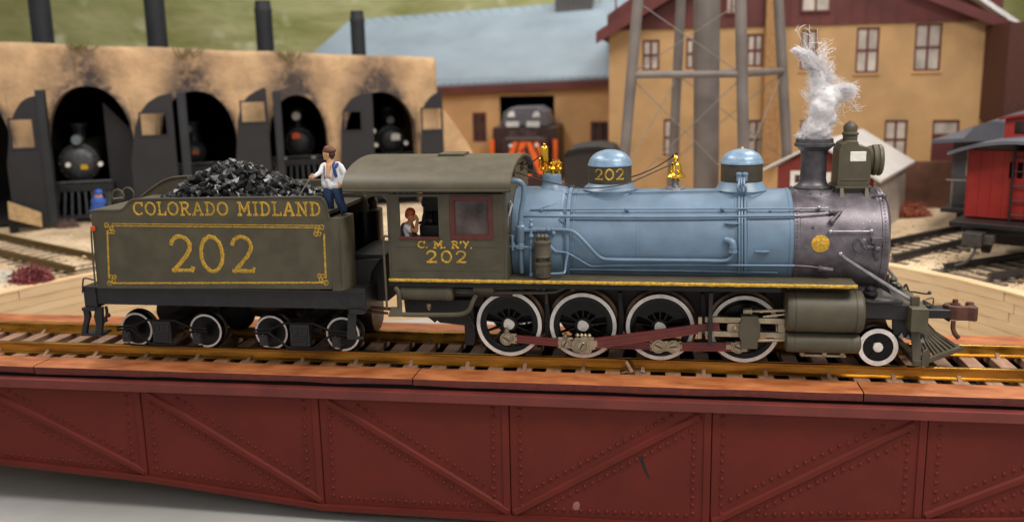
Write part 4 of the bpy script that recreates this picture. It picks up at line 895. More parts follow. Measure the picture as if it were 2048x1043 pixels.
for dx_ in (-.08, .0, .07, .15): mb.lathe([(.03, 0), (.035, .03), (.045, .04), (.03, .07), (.0, .09)], Vector((c.x+dx_, ym+.02, c.z+.15)), 'Z', 8)
mb.done('oil_cup', steel, be, smooth=40)
mb = MB(); mb.tube([Vector((c.x, -1.15, c.z)), Vector((c.x, -.8, c.z))], .05, 10); mb.done('pin_shaft', steel, be)
# guides, crosshead, piston rods
yg = -1.12
def gbar(x0, x1, y0, y1, name='slide_bar', Y=yg, m_=steel, t=.10): a, b = P(x0, y0, Y), P(x1, y1, Y); mb = MB(); mb.box((a.x, Y, b.z), (b.x, Y+t, a.z)); return mb.done(name, m_, loco, smooth=0, bevel=.01)
gbar(1410, 1572, 634, 648); gbar(1410, 1572, 662, 676)
a = P(1556, 645, yg); b = P(1571, 665, yg); mb = MB(); mb.box((a.x, yg+.003, b.z), (b.x, yg+.097, a.z)); mb.box((P(1409, 0, yg).x, yg-.01, P(1409, 648, yg).z), (P(1418, 0, yg).x, yg+.1, P(1409, 634, yg).z)); mb.box((P(1409, 0, yg).x, yg-.01, P(1409, 677, yg).z), (P(1418, 0, yg).x, yg+.1, P(1409, 663, yg).z)); mb.done('guide_yoke_block', steel, loco, smooth=0, bevel=.01)
mb = MB(); a, b = P(1481, 633, -1.2), P(1515, 698, -1.2)
mb.prism([Vector((x, -1.2, z)) for x, z in ((a.x+.02, a.z), (b.x, a.z), (b.x, a.z-.10), (b.x+.04, a.z-.14), (b.x+.04, b.z+.22), (b.x, b.z+.16), (b.x, b.z), (a.x+.02, b.z), (a.x+.02, b.z+.16), (a.x-.02, b.z+.22), (a.x-.02, a.z-.14), (a.x+.02, a.z-.10))], (0, .26, 0)); ch = mb.done('crosshead', olive, loco, smooth=0, bevel=.014)
mb = MB(); a, b = P(1455, 647, -1.15), P(1480, 663, -1.15); mb.box((a.x, -1.15, b.z), (b.x, -1.0, a.z)); mb.ball(P(1470, 656, -1.16), .05, 8); mb.ball(P(1476, 650, -1.16), .03, 8); mb.done('wrist_block', steel, ch, smooth=0, bevel=.012)
for y in (622, 681):
    mb = MB(); a, b = P(1504, y, -1.1), P(1580, y-2, -1.1); mb.tube([a, b], .03, 12)
    if y < 650: mb.tube([P(1486, 622, -1.1), P(1503, 622, -1.1)], .058, 14); mb.tube([P(1500, 622, -1.1), P(1504, 622, -1.1)], .07, 14); mb.box(P(1519, 625, -1.14), P(1525, 619, -1.05))
    mb.done('piston_rod', steel, loco, smooth=40)
mb = MB(); mb.tube([P(1526, 633, -1.1), P(1572, 628, -1.1)], .02, 8); mb.done('piston_rod', steel, loco)
a, b = P(1418, 585, -1.25), P(1424, 692, -1.25); mb = MB(); mb.box((a.x, -1.25, b.z), (b.x, -1.15, a.z)); mb.done('guide_hanger', black, loco, smooth=0, bevel=.01)
# cylinders
def cyl(y0, y1, x0, x1, ydepth, name):
    a = P(x0, y0, ydepth); b = P(x1, y1, ydepth); r = (a.z-b.z)/2; zc = (a.z+b.z)/2; mb = MB()
    mb.lathe([(.1, a.x-.02), (r*.80, a.x-.015), (r*.93, a.x+.0), (r*.98, a.x+.04), (r, a.x+.09), (r, a.x+.12), (r*.975, a.x+.125), (r*.975, a.x+.14), (r, a.x+.145), (r, b.x-.16), (r*.975, b.x-.155), (r*.975, b.x-.14), (r, b.x-.135), (r*.99, b.x-.04), (r*.9, b.x), (.1, b.x+.03)], (0, ydepth, zc), 'X', 56)
    return mb.done(name, olive, loco, smooth=32), r, zc
for s_ in (1,):
    cyl(579, 664, 1573, 1721, -1.10, 'cylinder'); cyl(664, 706, 1573, 1716, -1.18, 'cylinder')
mb = MB(); mb.lathe([(.1, 5.20), (.40, 5.22), (.41, 6.4), (.1, 6.45)], (0, 1.08, 1.2), 'X', 32); mb.done('cylinder', olive, loco, smooth=32)
for y_ in (-1.1, .5): mb = MB(); mb.box((5.25, y_, .75), (6.35, y_+.6, 1.55)); mb.done('cylinder_saddle', olive2, loco, smooth=0)
mb = MB()
for x in (1604, 1648, 1684): q = P(x, 709, -1.18); mb.lathe([(.03, -.03), (.05, 0), (.05, .05)], q, 'Z', 8)
mb.box(P(1606, 712, -1.2), P(1690, 707, -1.1)); mb.done('cylinder_cock', steel, loco, smooth=0)
# smokebox saddle and front deck
mb = MB(); mb.prism([(5.7, -.62, 1.0), (6.75, -.62, 1.0), (6.9, -.62, 1.75), (5.5, -.62, 1.75)], (0, 1.24, 0)); mb.done('smokebox_saddle', graph, loco, smooth=0, bevel=.02)
dz = 1.27; A0 = P(1722, 605, -.95)
mb = MB(); mb.prism([(6.30, -.98, .95), (7.45, -.98, .92), (7.45, -.98, 1.14), (7.38, -.98, 1.20), (6.30, -.98, 1.25)], (0, 1.96, 0)); fdk = mb.done('front_deck', mat('deck_black_paint', (40, 36, 40), .42, .2, var=.12, dust=.25), loco, smooth=0, bevel=.018)
mb = MB(); mb.prism([(6.30, -.95, 1.255), (7.35, -.95, 1.21), (6.75, -.55, 1.55), (6.30, -.6, 1.58)], (0, .04, 0)); mb.prism([(6.95, -.6, 1.23), (7.0, -.6, 1.7), (7.2, -.6, 1.22)], (0, 1.2, 0)); mb.done('deck_gusset', MATS['deck_black_paint'], fdk, smooth=0, bevel=.01)
mb = MB(); mb.lathe([(.02, -.02), (.13, 0), (.13, .04), (.09, .06), (.10, .09), (.10, .12), (.06, .15), (.03, .17)], P(1741, 588, -.85), 'Z', 16); mb.done('relief_valve', black, fdk, smooth=40)
mb = MB(); mb.tube([P(1722, 600, -1.0), P(1745, 603, -1.0), P(1805, 604, -.98)], .04, 8); mb.ball(P(1727, 600, -1.02), .06, 8); mb.done('deck_rail', black, fdk)
# pilot truck frame : arch
mb = MB(); mb.prism([P(x, y, -.75) for x, y in ((1785, 636), (1820, 636), (1826, 660), (1850, 668), (1850, 684), (1815, 676), (1786, 668))], (0, .08, 0))
mb.prism([P(x, y, .6) for x, y in ((1785, 636), (1825, 636), (1830, 660), (1850, 668), (1850, 684), (1815, 676), (1786, 668))], (0, .08, 0)); mb.box((6.3, -.6, .82), (7.2, .6, .96)); mb.done('pilot_frame', black, loco, smooth=0, bevel=.01)
mb = MB()
for i in range(4): q = P(1797+14*i, 674+3.2*i, -.80); mb.prism([q, q+Vector((.10, 0, -.02)), q+Vector((.05, 0, .09))], (0, .03, 0))
mb.done('frame_tab', silver, loco, smooth=0)
# leading wheels
lz = .37; LX = P(1756, 694, -.86).x
def smallwheel(mb, c, R_, sy=1, spokes=0, rimw=.07, white=True):
    c = Vector(c); mb.mi = 0
    pr_ = [(R_*.30, .03), (R_-rimw, .03), (R_-rimw, .0), (R_-.004, .0), (R_, .008), (R_, .15), (R_+.045, .17), (R_+.045, .20), (R_-.02, .21), (R_*.3, .19)]
    mb.lathe([(r, h*sy) for r, h in pr_], c, 'Y', 48)
    mb.mi = 1; mb.lathe([(R_-rimw, -.006*sy), (R_-.004, -.006*sy), (R_-.002, .003*sy), (R_-rimw-.002, .003*sy)], c, 'Y', 48, closed=True); mb.mi = 0
mb = MB(); smallwheel(mb, (LX, -.86, lz), .355, rimw=.085); lw = mb.done('leading_wheel', [gblack, rim], loco, smooth=30)
mb = MB()
for k in range(5):
    a = 2*PI*k/5+.4; d = Vector((math.cos(a), 0, math.sin(a))); n_ = Vector((-d.z, 0, d.x)); q = Vector((LX, -.845, lz)); mb.prism([q+d*.09-n_*.035, q+d*.27-n_*.02, q+d*.27+n_*.02, q+d*.09+n_*.035], (0, .03, 0))
mb.done('spoke', gblack, lw, smooth=0); mb = MB(); mb.lathe([(.0, -.03), (.05, -.028), (.085, -.02), (.09, .03)], (LX, -.86, lz), 'Y', 22); mb.done('axle_cap', white, lw, smooth=40)
mb = MB(); smallwheel(mb, (LX, .86, lz), .355, -1, rimw=.085); mb.done('leading_wheel', [gblack, rim], loco, smooth=30)
mb = MB(); mb.tube([(LX, -.7, lz), (LX, .7, lz)], .08, 12); mb.prism([(LX-.3, -.6, .5), (LX+.3, -.6, .5), (LX+.15, -.6, .86), (LX-.15, -.6, .86)], (0, 1.2, 0)); mb.done('pilot_truck', mat('truck_brown', (88, 54, 34), .5, .4), loco, smooth=0)
# silver brace
mb = MB(); mb.tube([P(1681, 508, -.98), P(1690, 516, -.98), P(1822, 600, -.9), P(1832, 604, -.9)], .035, 10); mb.ball(P(1681, 508, -.98), .05, 8); mb.done('front_brace', silver, loco, smooth=50)
mb = MB(); mb.tube([(7.0, .9, 2.0), (7.6, .85, 1.25)], .033, 10); mb.done('front_brace', silver, loco)
# pilot beam
bz0, bz1 = .78, 1.20
mb = MB(); mb.box((7.37, -1.25, bz0), (7.66, 1.25, bz1)); beam = mb.done('pilot_beam', olive, loco, smooth=0, bevel=.012)
mb = MB(); q = P(1832, 604, -.95); mb.box((7.42, -1.0, bz1), (7.56, -.9, bz1+.16)); mb.tube(crom([P(1852, 598, -1.0), P(1866, 596, -.9), P(1866, 610, -.9)], 4), .015, 6); mb.done('beam_bracket', olive, beam, smooth=0, bevel=.008)
mb = MB()
for x, y in ((1789, 571), (1798, 576), (1808, 584), (1820, 592)): q = P(x, y, .2); mb.lathe([(.05, -.1), (.06, -.05), (.03, -.02), (.055, .02), (.055, .05), (.025, .07)], q, 'Z', 10)
mb.tube(crom([P(1784, 566, .4), P(1800, 572, .3), P(1812, 586, .2), P(1826, 594, .1), P(1845, 606, 0)], 4), .022, 7); mb.tube(crom([P(1808, 576, .3), P(1812, 568, .3), P(1818, 582, .3), P(1828, 583, .3), P(1854, 587, .3), P(1859, 583, .3)], 4), .02, 7); mb.ball(P(1859, 585, .3), .04, 8)
mb.tube([P(1820, 592, .1), P(1836, 604, .0), P(1858, 612, -.05)], [.03, .04, .03], 7); mb.tube([P(1774, 552, .3), P(1774, 566, .3)], .045, 10); mb.ball(P(1774, 550, .3), .05, 8)
mb.done('uncoupling_gear', olive2, beam, smooth=45)
mb = MB()
for y_ in (.75,): mb.lathe([(.06, -.1), (.07, 0), (.03, .05)], (7.5, y_, 1.3), 'Z', 10)
mb.done('beam_post', olive2, beam, smooth=40)
mb = MB(); mb.tube([P(1845, 604, 0), P(1872, 620, 0), P(1884, 629, -.05), P(1900, 640, -.15)], [.06, .06, .05, .04], 10); mb.done('brake_hose', black, beam, smooth=40)
mb = MB(); mb.box((7.6, -.2, .76), (8.35, .2, .93)); mb.done('drawbar', black, beam, smooth=0, bevel=.02)
# coupler
a = P(1890, 612, -.1); b = P(1951, 640, -.1); mb = MB(); y0, y1 = -.24, .22
zt_, zb_ = P(1920, 613, -.2).z, P(1920, 641, -.2).z
ol = [(a.x-.02, 0.0), (a.x+.05, -.14), (a.x+.18, -.2), (a.x+.38, -.2), (b.x-.06, -.26), (b.x, -.22), (b.x, .16), (b.x-.04, .22), (b.x-.12, .20), (b.x-.12, -.05), (b.x-.22, -.09), (b.x-.26, .12), (a.x+.2, .20), (a.x+.05, .12)]
mb.prism([Vector((x, y, zb_)) for x, y in ol], (0, 0, zt_-zb_)); cp = mb.done('coupler', copper, loco, smooth=0, bevel=.022)
mb = MB(); mb.lathe([(.04, 0), (.09, .0), (.09, .03), (.05, .035), (.05, .10), (.0, .10)], Vector((a.x+.2, -.02, zt_-.005)), 'Z', 14); mb.tube([Vector((b.x-.06, .08, zt_-.1)), Vector((b.x-.06, .08, zt_+.02))], .07, 12); mb.done('knuckle_pin', copper, cp, smooth=40)
mb = MB(); mb.tube(crom([P(1907, 641, -.15), P(1906, 655, -.17), P(1910, 667, -.2), P(1917, 675, -.2)], 5), .045, 8); mb.done('air_hose', copper, cp)
# pilot (cowcatcher)
tip = Vector((8.62, 0, .10)); ns = Vector((7.62, -1.02, .10)); fs = Vector((7.62, 1.02, .10))
mb = MB()
for s_, e in ((-1, ns), (1, fs)):
    d = (tip-e).normalized(); n_ = Vector((-d.y, d.x, 0)); mb.hexa([e-n_*.05, tip-n_*.05+d*.03, tip+n_*.05+d*.03, e+n_*.05, e-n_*.04+Vector((0, 0, .09)), tip-n_*.04+d*.03+Vector((0, 0, .09)), tip+n_*.04+d*.03+Vector((0, 0, .09)), e+n_*.04+Vector((0, 0, .09))])
mb.box((7.52, -1.06, .09), (7.64, 1.06, .2)); pil = mb.done('cowcatcher', olive, loco, smooth=0, bevel=.01)
for s_, e in ((-1, ns), (1, fs)):
    for k in range(9):
        t = (k+.35)/9; q = e.lerp(tip, t)+Vector((0, 0, .06)); tp = Vector((7.64, s_*.70*(1-t)**1.0, bz0+.04)); tp.x = 7.62+.16*t
        mb = MB(); mb.tube([tp, tp.lerp(q, .5)+Vector((-.02, 0, -.06)), q], [.034, .032, .034], 4); mb.done('slat', olive, pil, smooth=0)
mb = MB(); mb.prism([(7.50, -1.05, .1), (7.62, -1.07, .1), (7.64, -1.0, .45), (7.60, -.9, .8), (7.46, -.9, .8)], (0, .05, 0)); mb.prism([(7.64, -1.08, .08), (7.78, -1.02, .08), (7.80, -1.0, .34), (7.74, -1.0, .40), (7.66, -1.04, .36)], (0, .04, 0)); mb.done('pilot_end', olive, pil, smooth=0, bevel=.01)
# ================================================================ tender
ten = thing('tender', 'olive green coal tender lettered COLORADO MIDLAND with large gold 202 on black frame', 'tender', (-5.6, 0, 0))
ty = -1.45
def tp(x, y, Y=ty): return P(x, y, Y)
def side_pts(Y, flare=True):
    px = [(195, 576), (188, 500), (182, 430), (183, 421), (200, 420), (225, 420), (240, 419.5), (248, 416), (254, 409), (260, 402), (268, 398.5), (290, 397.5), (400, 396), (520, 394.5), (632, 393.5), (643, 396), (650, 403), (654, 414), (656, 428), (660, 438), (664, 442), (664, 578)]
    return [P(x, y, Y) for x, y in px]
sp = side_pts(ty)
mb = MB(); mb.prism(sp, (0, .05, 0)); tank = mb.done('side_plate', olive, ten, smooth=0, bevel=.006)
sp2 = [Vector((p.x, 1.45, p.z)) for p in sp]; mb = MB(); mb.prism(sp2, (0, -.05, 0)); mb.done('side_plate', olive, ten, smooth=0)
# rolled bead along the top edge
mb = MB(); mb.tube(crom([p+Vector((0, -.005, 0)) for p in sp[3:20]], 2), .022, 6); mb.done('edge_bead', olive, tank)
mb = MB(); mb.tube(crom([p+Vector((0, .005, 0)) for p in sp2[3:20]], 2), .022, 6); mb.done('edge_bead', olive, ten)
zb = tp(400, 577).z; xl, xr = tp(193, 500).x, tp(662, 500).x; zt = tp(680, 436).z
xe = P(697, 500, -1.3).x
# tank body: bottom, rear end, front legs with rounded corners
mb = MB(); zr = tp(200, 421).z
mb.box((xl+.01, -1.39, zb), (xl+.06, 1.39, zr-.02)); mb.done('rear_plate', olive, ten, smooth=0)
mb = MB()
mb.hexa([(xl-.08, -1.44, zr-.02), (xl+.75, -1.40, zr-.04), (xl+.75, 1.40, zr-.04), (xl-.08, 1.44, zr-.02), (xl-.08, -1.44, zr), (xl+.75, -1.40, zr-.02), (xl+.75, 1.40, zr-.02), (xl-.08, 1.44, zr)]); mb.done('rear_deck', olive, ten, smooth=0)
mb = MB(); 
def rr(cx_, y0, y1, x0, r=.22, n=6):   # outline with rounded front corners
    pts = [(x0, y0), (cx_-r, y0)]+[(cx_-r+r*math.sin(PI/2*i/n), y0+r-r*math.cos(PI/2*i/n)) for i in range(1, n+1)]
    pts += [(cx_-r+r*math.cos(PI/2*i/n), y1-r+r*math.sin(PI/2*i/n)) for i in range(0, n+1)]+[(x0, y1)]; return pts
mb = MB(); mb.prism([Vector((x, y, zb)) for x, y in rr(xe, -1.452, -.72, xr-.02)], (0, 0, zt-zb)); mb.done('water_leg', olive, ten, smooth=30, bevel=.008)
xe2 = P(757, 470, .75).x; zt3 = P(728, 421, .75).z
mb = MB(); mb.prism([Vector((x, y, zb)) for x, y in rr(xe2, .62, 1.42, xr-.02, .34)], (0, 0, zt3-zb)); mb.done('water_leg', gblack, ten, smooth=30, bevel=.008)
mb = MB(); mb.box((xl+.06, -1.40, zb+.002), (xr-.3, 1.40, zt-.15)); mb.done('tank_core', olive2, ten, smooth=0)
mb = MB(); mb.tube([P(683, 451, -1.47), P(687, 575, -1.47)], .016, 6); mb.done('corner_seam', olive, ten)
# coal bunker rear slope plate and far board, front bulkhead plates
q = P(288, 394, 1.0); 
mb = MB(); pts = [P(x, y, 1.05) for x, y in ((275, 398), (300, 382), (318, 368), (338, 358), (360, 354), (384, 353), (420, 356), (640, 377), (648, 400))]; mb.prism(pts, (0, .05, 0)); mb.done('coal_board', olive, ten, smooth=0, bevel=.01)
mb = MB(); pts = crom([P(x, y, 1.05) for x, y in ((283, 393), (300, 380), (318, 367), (338, 357), (360, 353), (386, 352))], 3); mb.tube([p-Vector((0, .02, 0)) for p in pts], .028, 6); mb.done('board_bead', olive, ten)
mb = MB(); a = P(690, 395, .2); mb.prism([P(x, y, .6) for x, y in ((655, 430), (655, 374), (700, 374), (720, 384), (731, 395), (736, 412), (736, 424))], (0, .06, 0)); mb.done('bulkhead', olive2, ten, smooth=0, bevel=.01)
# front cylinder-like black legs and tank deck, handwheel
mb = MB(); k = P(724, 411, .95); mb.lathe([(.135, -.015), (.16, -.015), (.16, .015), (.135, .015)], k, 'Z', 24, closed=True); mb.tube([k-Vector((0, 0, .14)), k+Vector((0, 0, .02))], .02, 6)
for a in range(4): d = Vector((math.cos(a*PI/2), math.sin(a*PI/2), 0))*.14; mb.tube([k, k+d], .012, 5)
mb.done('handwheel', black, ten, smooth=45)
# filler loops at rear
mb = MB()
for px, py, YY in ((236, 392, .35), (256, 388, .6)):
    c = P(px, py, YY); R_ = .14; mb.tube([c+Vector((math.cos(t)*R_, 0, math.sin(t)*R_)) for t in [PI*1.1-i*PI*1.3/12 for i in range(13)]], .02, 6)
mb.tube([P(226, 398, .3), P(246, 396, .5)], .03, 6); mb.done('lifting_ring', olive, ten)
# rivets (uncountable tiny heads on the plate)
mb = MB()
for row in [(xl+.10, xr-.05, zb+.06), (xl+.10, xr-.05, zt-.02)]:
    n = 62
    for i in range(n): mb.ball((row[0]+(row[1]-row[0])*i/(n-1), ty-.002, row[2]), .011, 6)
for xx in (xl+1.2, xl+2.35, xl+3.5):
    for i in range(18): mb.ball((xx+random.uniform(-.004, .004), ty-.001, zb+.1+1.35*i/17), .009, 6)
stuff(mb.done('plate_rivets', olive, tank))
# lettering and gold lining
textpx('railway_name', 'COLORADO MIDLAND', 267, 640, 404.5, 430.5, .045, ty, gold, tank, .20)
textpx('number_202', '202', 343, 505, 471.5, 543.5, .082, ty, gold, tank, .28, .014)
LW = lambda u, v, h: Vector((u, ty-.001-h, v))
mb = MB(); c = [P(x, y, ty) for x, y in ((213, 450), (643, 454), (652, 565), (219, 566))]
c = [(p.x, p.z) for p in c]
stroke(mb, [(c[0][0]+.12, c[0][1]+.03), (c[1][0]-.02, c[1][1]+.03)], .022, LW, .010); stroke(mb, [(c[0][0]+.10, c[0][1]-.012), (c[1][0]-.02, c[1][1]-.012)], .026, LW, .010)
stroke(mb, [(c[1][0]+.04, c[1][1]-.14), (c[2][0]-.0, c[2][1]+.1)], .042, LW, .011); stroke(mb, [(c[2][0]-.05, c[2][1]), (c[3][0]+.05, c[3][1])], .040, LW, .011); stroke(mb, [(c[3][0], c[3][1]+.1), (c[0][0]+.0, c[0][1]-.12)], .042, LW, .011)
for (x, z), sx, sz in ((c[0], 1, -1), (c[1], -1, -1), (c[2], -1, 1), (c[3], 1, 1)):
    for dx_, dz_, r_ in ((.0, .0, .045), (.10, .06, .035), (.055, .13, .035), (.12, .13, .04)):
        stroke(mb, arc(x+sx*dx_, z+sz*dz_, r_, r_, 0, 330, 12), .022, LW, .009, .25)
    stroke(mb, [(x, z), (x+sx*.06, z+sz*.05), (x+sx*.12, z+sz*.13)], .026, LW, .010)
mb.done('gold_lining', gold, tank, smooth=60)
# frame
fx0, fx1 = P(188, 590, -1.38).x, P(732, 595, -1.38).x; fz1, fz0 = P(400, 580, -1.38).z+.02, P(400, 612, -1.38).z
mb = MB(); mb.box((fx0, -1.38, fz0), (fx1, -1.22, fz1)); mb.box((fx0, 1.22, fz0), (fx1, 1.38, fz1)); mb.box((fx0+.1, -1.22, fz0+.2), (fx1, 1.22, fz1-.02)); fr = mb.done('frame', black, ten, smooth=0, bevel=.012)
mb = MB(); mb.box((fx0-.04, -1.44, fz1-.01), (fx1, 1.44, fz1+.03)); mb.done('frame_ledge', black, ten, smooth=0, bevel=.01)
a, b = P(165, 572, -1.42), P(194, 616, -1.42); mb = MB(); mb.box((a.x, -1.42, b.z), (b.x, 1.42, a.z)); mb.done('rear_beam', black, ten, smooth=0, bevel=.015)
a, b = P(695, 578, -1.42), P(732, 622, -1.42); mb = MB(); mb.box((a.x, -1.40, b.z), (b.x, 1.40, a.z)); mb.done('front_beam', black, ten, smooth=0, bevel=.015)
# footplate between the leg and cab
mb = MB(); a, b = P(700, 505, -1.1), P(772, 640, -1.1)
mb.box((P(703, 505, -.7).x, -.75, P(703, 517, -.7).z), (P(772, 505, -.7).x, .8, P(703, 507, -.7).z)); mb.prism([P(x, y, -.9) for x, y in ((700, 520), (760, 518), (742, 545), (738, 575), (700, 578))], (0, .06, 0)); mb.box((P(700, 560, -.6).x, -.6, 1.0), (P(775, 560, -.6).x, .6, 1.9)); mb.done('front_footplate', black2, ten, smooth=0, bevel=.01)
# rear steps
mb = MB(); Y = -1.44
for poly in (((165, 618), (176, 618), (179, 632), (174, 650), (172, 668), (162, 668), (165, 650), (168, 635)), ((190, 616), (203, 614), (204, 640), (202, 667), (190, 668), (191, 648), (187, 632))): mb.prism([P(x, y, Y) for x, y in poly], (0, .09, 0))
a, b = P(162, 666, Y), P(204, 672, Y); mb.box((a.x, Y-.02, b.z), (b.x, Y+.35, a.z)); a, b = P(165, 614, Y), P(192, 621, Y); mb.box((a.x, Y-.04, b.z), (b.x, Y+.2, a.z)); mb.done('rear_step', black, ten, smooth=0, bevel=.01)
mb = MB(); a, b = P(697, 619, -1.46), P(730, 678, -1.46); mb.box((a.x, -1.46, a.z-.09), (b.x, -1.3, a.z)); mb.prism([P(x, y, -1.44) for x, y in ((695, 628), (712, 628), (712, 672), (727, 673), (727, 679), (694, 678))], (0, .03, 0)); mb.done('front_step', black, ten, smooth=0, bevel=.008)
mb = MB(); mb.tube(crom([P(212, 612, .3), P(214, 628, .3), P(208, 642, .3), P(202, 650, .3)], 4), .035, 7); mb.ball(P(217, 630, .3), .05, 8); mb.ball(P(212, 640, .3), .045, 8); mb.done('rear_hose', black, ten)
# handrails at the rear
mb = MB(); mb.tube(crom([P(188, 456, -1.47), P(183, 457, -1.5), P(183, 475, -1.5), P(186, 520, -1.5), P(190, 563, -1.5), P(190, 570, -1.46)], 4), .018, 7); mb.done('handrail', olive, ten)
mb = MB(); mb.tube(crom([P(165, 585, -1.44), P(166, 562, -1.44), P(170, 556, -1.44), P(190, 560, -1.44)], 4), .016, 7); mb.done('grab_iron', black, ten)
mb = MB(); k = P(186, 458, -1.5); mb.lathe([(.02, -.04), (.045, -.03), (.045, .05), (.02, .06)], k, 'Z', 10); mb.done('marker_light', mat('amber_red_paint', (190, 72, 30), .4), ten)
# trucks
def truck(xa, xb, xm):
    ca, cb = P(xa, 652, -.84), P(xb, 656, -.84); R_ = .352; zc = .362
    t = MB(); t.box((xm-.16, -1.0, .28), (xm+.16, 1.0, .62)); t.box((xm-.35, -.9, .40), (xm+.35, .9, .5)); tk = t.done('truck', black2, ten, smooth=0, bevel=.01)
    for s_ in (-1, 1):
        for c in (ca, cb):
            w = MB(); smallwheel(w, (c.x, s_*.84, zc), R_, -s_, rimw=.042); w.mi = 0; w.lathe([(.02, -.01*-s_), (R_-.046, .012*-s_), (R_-.046, .05*-s_), (.02, .05*-s_)], (c.x, s_*.84, zc), 'Y', 32); w.done('wheel', [gblack, rim], tk, smooth=30)
    Y = -1.10
    for s_ in (-1, 1):
        Yo = s_*1.19
        f = MB(); x0, x1 = ca.x, cb.x; th = .05
        def seg(pts, r=.028): f.tube([Vector((x, Yo, z)) for x, z in pts], r*.82, 6)
        seg([(x0-.22, .50), (x0+.12, .52), (xm-.30, .66), (xm+.30, .66), (x1-.12, .52), (x1+.22, .50)], .030)
        seg([(x0-.22, .44), (x0+.10, .45), (xm-.26, .16), (xm+.26, .16), (x1-.10, .45), (x1+.22, .44)], .034)
        seg([(x0-.1, .15), (xm-.3, .12), (xm+.3, .12), (x1+.1, .15)], .022)
        f.done('truck_side_frame', gblack, tk, smooth=45)
        for xx in (x0, x1):
            j = MB(); j.box((xx-.085, Yo-.06, .20), (xx+.085, Yo+.16, .42)); j.box((xx-.07, Yo-.075, .28), (xx+.06, Yo-.05, .40)); j.ball((xx, Yo-.07, .42), .03, 8); j.done('journal_box', black, tk, smooth=0, bevel=.014)
        b = MB(); holed_wall(b, xm-.17, xm+.17, .42, .58, [(xm-.15, xm-.06, .45, .56), (xm-.04, xm+.04, .45, .56), (xm+.06, xm+.15, .45, .56)], lambda x, z, d: Vector((x, Yo+s_*.035-d*s_, z)), .05)
        for i in range(6): b.box((xm-.17+.004*i, min(Yo+s_*.035, Yo-s_*.03), .23+.031*i), (xm+.15-.0*i, max(Yo+s_*.035, Yo-s_*.03), .254+.031*i))
        b.box((xm-.20, Yo-.02 if s_ < 0 else Yo-.06, .20), (xm+.20, Yo+.06 if s_ < 0 else Yo+.02, .64)); b.done('spring_bolster', black, tk, smooth=0, bevel=.004)
xm1 = (P(273, 652, -.84).x+P(411, 655, -.84).x)/2; xm2 = (P(542, 656, -.84).x+P(685, 659, -.84).x)/2
truck(273, 411, xm1); truck(542, 685, xm2)
mb = MB(); mb.lathe([(.02, -5.6), (.30, -5.58), (.32, -5.4), (.32, -4.65), (.28, -4.6), (.02, -4.58)], (0, .2, .72), 'X', 28); mb.done('brake_cylinder', mat('brown_black', (36, 26, 22), .4, .2), ten, smooth=35)
mb = MB(); mb.box((fx0+.6, -.25, .75), (fx1-.5, .25, fz0+.25)); mb.done('centre_sill', black2, ten, smooth=0)
mb = MB(); mb.lathe([(.02, -.25), (.40, -.23), (.43, -.1), (.43, .3), (.02, .32)], (P(740, 640, 0).x-.15, .1, .62), 'X', 32); mb.done('drawbar_drum', MATS['brown_black'], ten, smooth=35)
mb = MB(); mb.tube([P(728, 614, -.6), P(790, 618, -.6)], .035, 7); mb.tube([P(735, 622, -.6), P(776, 626, -.6)], .028, 7); mb.done('water_hose', copper, ten)
# ================================================================ coal heap
coal = thing('coal_load', 'heap of glossy black coal lumps piled in the tender', 'coal', P(470, 392, -.1), None)
def heap(x, y):
    c0, c1 = P(322, 392, -.6).x, P(606, 392, -.6).x; xp = P(455, 330, 0).x
    t = (x-xp)/(xp-c0) if x < xp else (x-xp)/(c1-xp)
    return 3.0+.74*max(0, 1-abs(t)**1.35)*max(0, 1-(abs(y+.05)/1.25)**2.4)-.04
mb = MB(); nx, ny = 40, 20; x0, x1 = P(322, 392, -.6).x, P(612, 392, -.6).x; V = []
for i in range(nx+1):
    V.append([mb.bm.verts.new((x0+(x1-x0)*i/nx, -1.25+2.45*j/ny, heap(x0+(x1-x0)*i/nx, -1.25+2.45*j/ny)-.07)) for j in range(ny+1)])
for i in range(nx):
    for j in range(ny): mb.face([V[i][j], V[i+1][j], V[i+1][j+1], V[i][j+1]])
stuff(mb.done('coal_dust', coalm, coal, smooth=0))
protos = []
for k in range(9):
    bm_ = bmesh.new(); 
    for i in range(13):
        d = Vector((random.gauss(0, 1), random.gauss(0, 1), random.gauss(0, 1))).normalized(); bm_.verts.new((d.x*random.uniform(.8, 1.2), d.y*random.uniform(.7, 1), d.z*random.uniform(.5, .85)))
    bmesh.ops.convex_hull(bm_, input=bm_.verts); bmesh.ops.delete(bm_, geom=[v for v in bm_.verts if not v.link_faces], context='VERTS'); me = bpy.data.meshes.new('coal_lump'); bm_.to_mesh(me); bm_.free(); me.materials.append(coalm); protos.append(me)
cand = []
for i in range(4200):
    x = random.uniform(x0-.02, x1); y = random.uniform(-1.28, 1.1); cand.append((x, y, heap(x, y)))
cand.sort(key=lambda c: c[1]); lum = []
for c in cand:
    if all((c[0]-q[0])**2+(c[1]-q[1])**2+(c[2]-q[2])**2 > .0185 for q in lum): lum.append(c)
lum.sort(key=lambda c: c[1]-c[2]*.6)
restm = MB(); nl = 0
for i, (x, y, z) in enumerate(lum):
    s_ = random.uniform(.085, .135); rot = (random.uniform(0, 6.28), random.uniform(0, 6.28), random.uniform(0, 6.28)); z += random.uniform(-.02, .05)
    if nl < 300:
        o = bpy.data.objects.new('coal_lump', random.choice(protos)); COL.objects.link(o); attach(o, coal, (x, y, z)); o.rotation_euler = rot; o.scale = (s_, s_, s_); nl += 1
    else: restm.ball((x, y, z), s_*.9, 5, (1, .8, .7))
for i in range(40): x = random.choice((x1, x1+.1, x1+.2, x0-.1))+random.uniform(-.1, .15); restm.ball((x, random.uniform(-1.2, .6), 3.0), random.uniform(.02, .05), 5, (1, .8, .6))
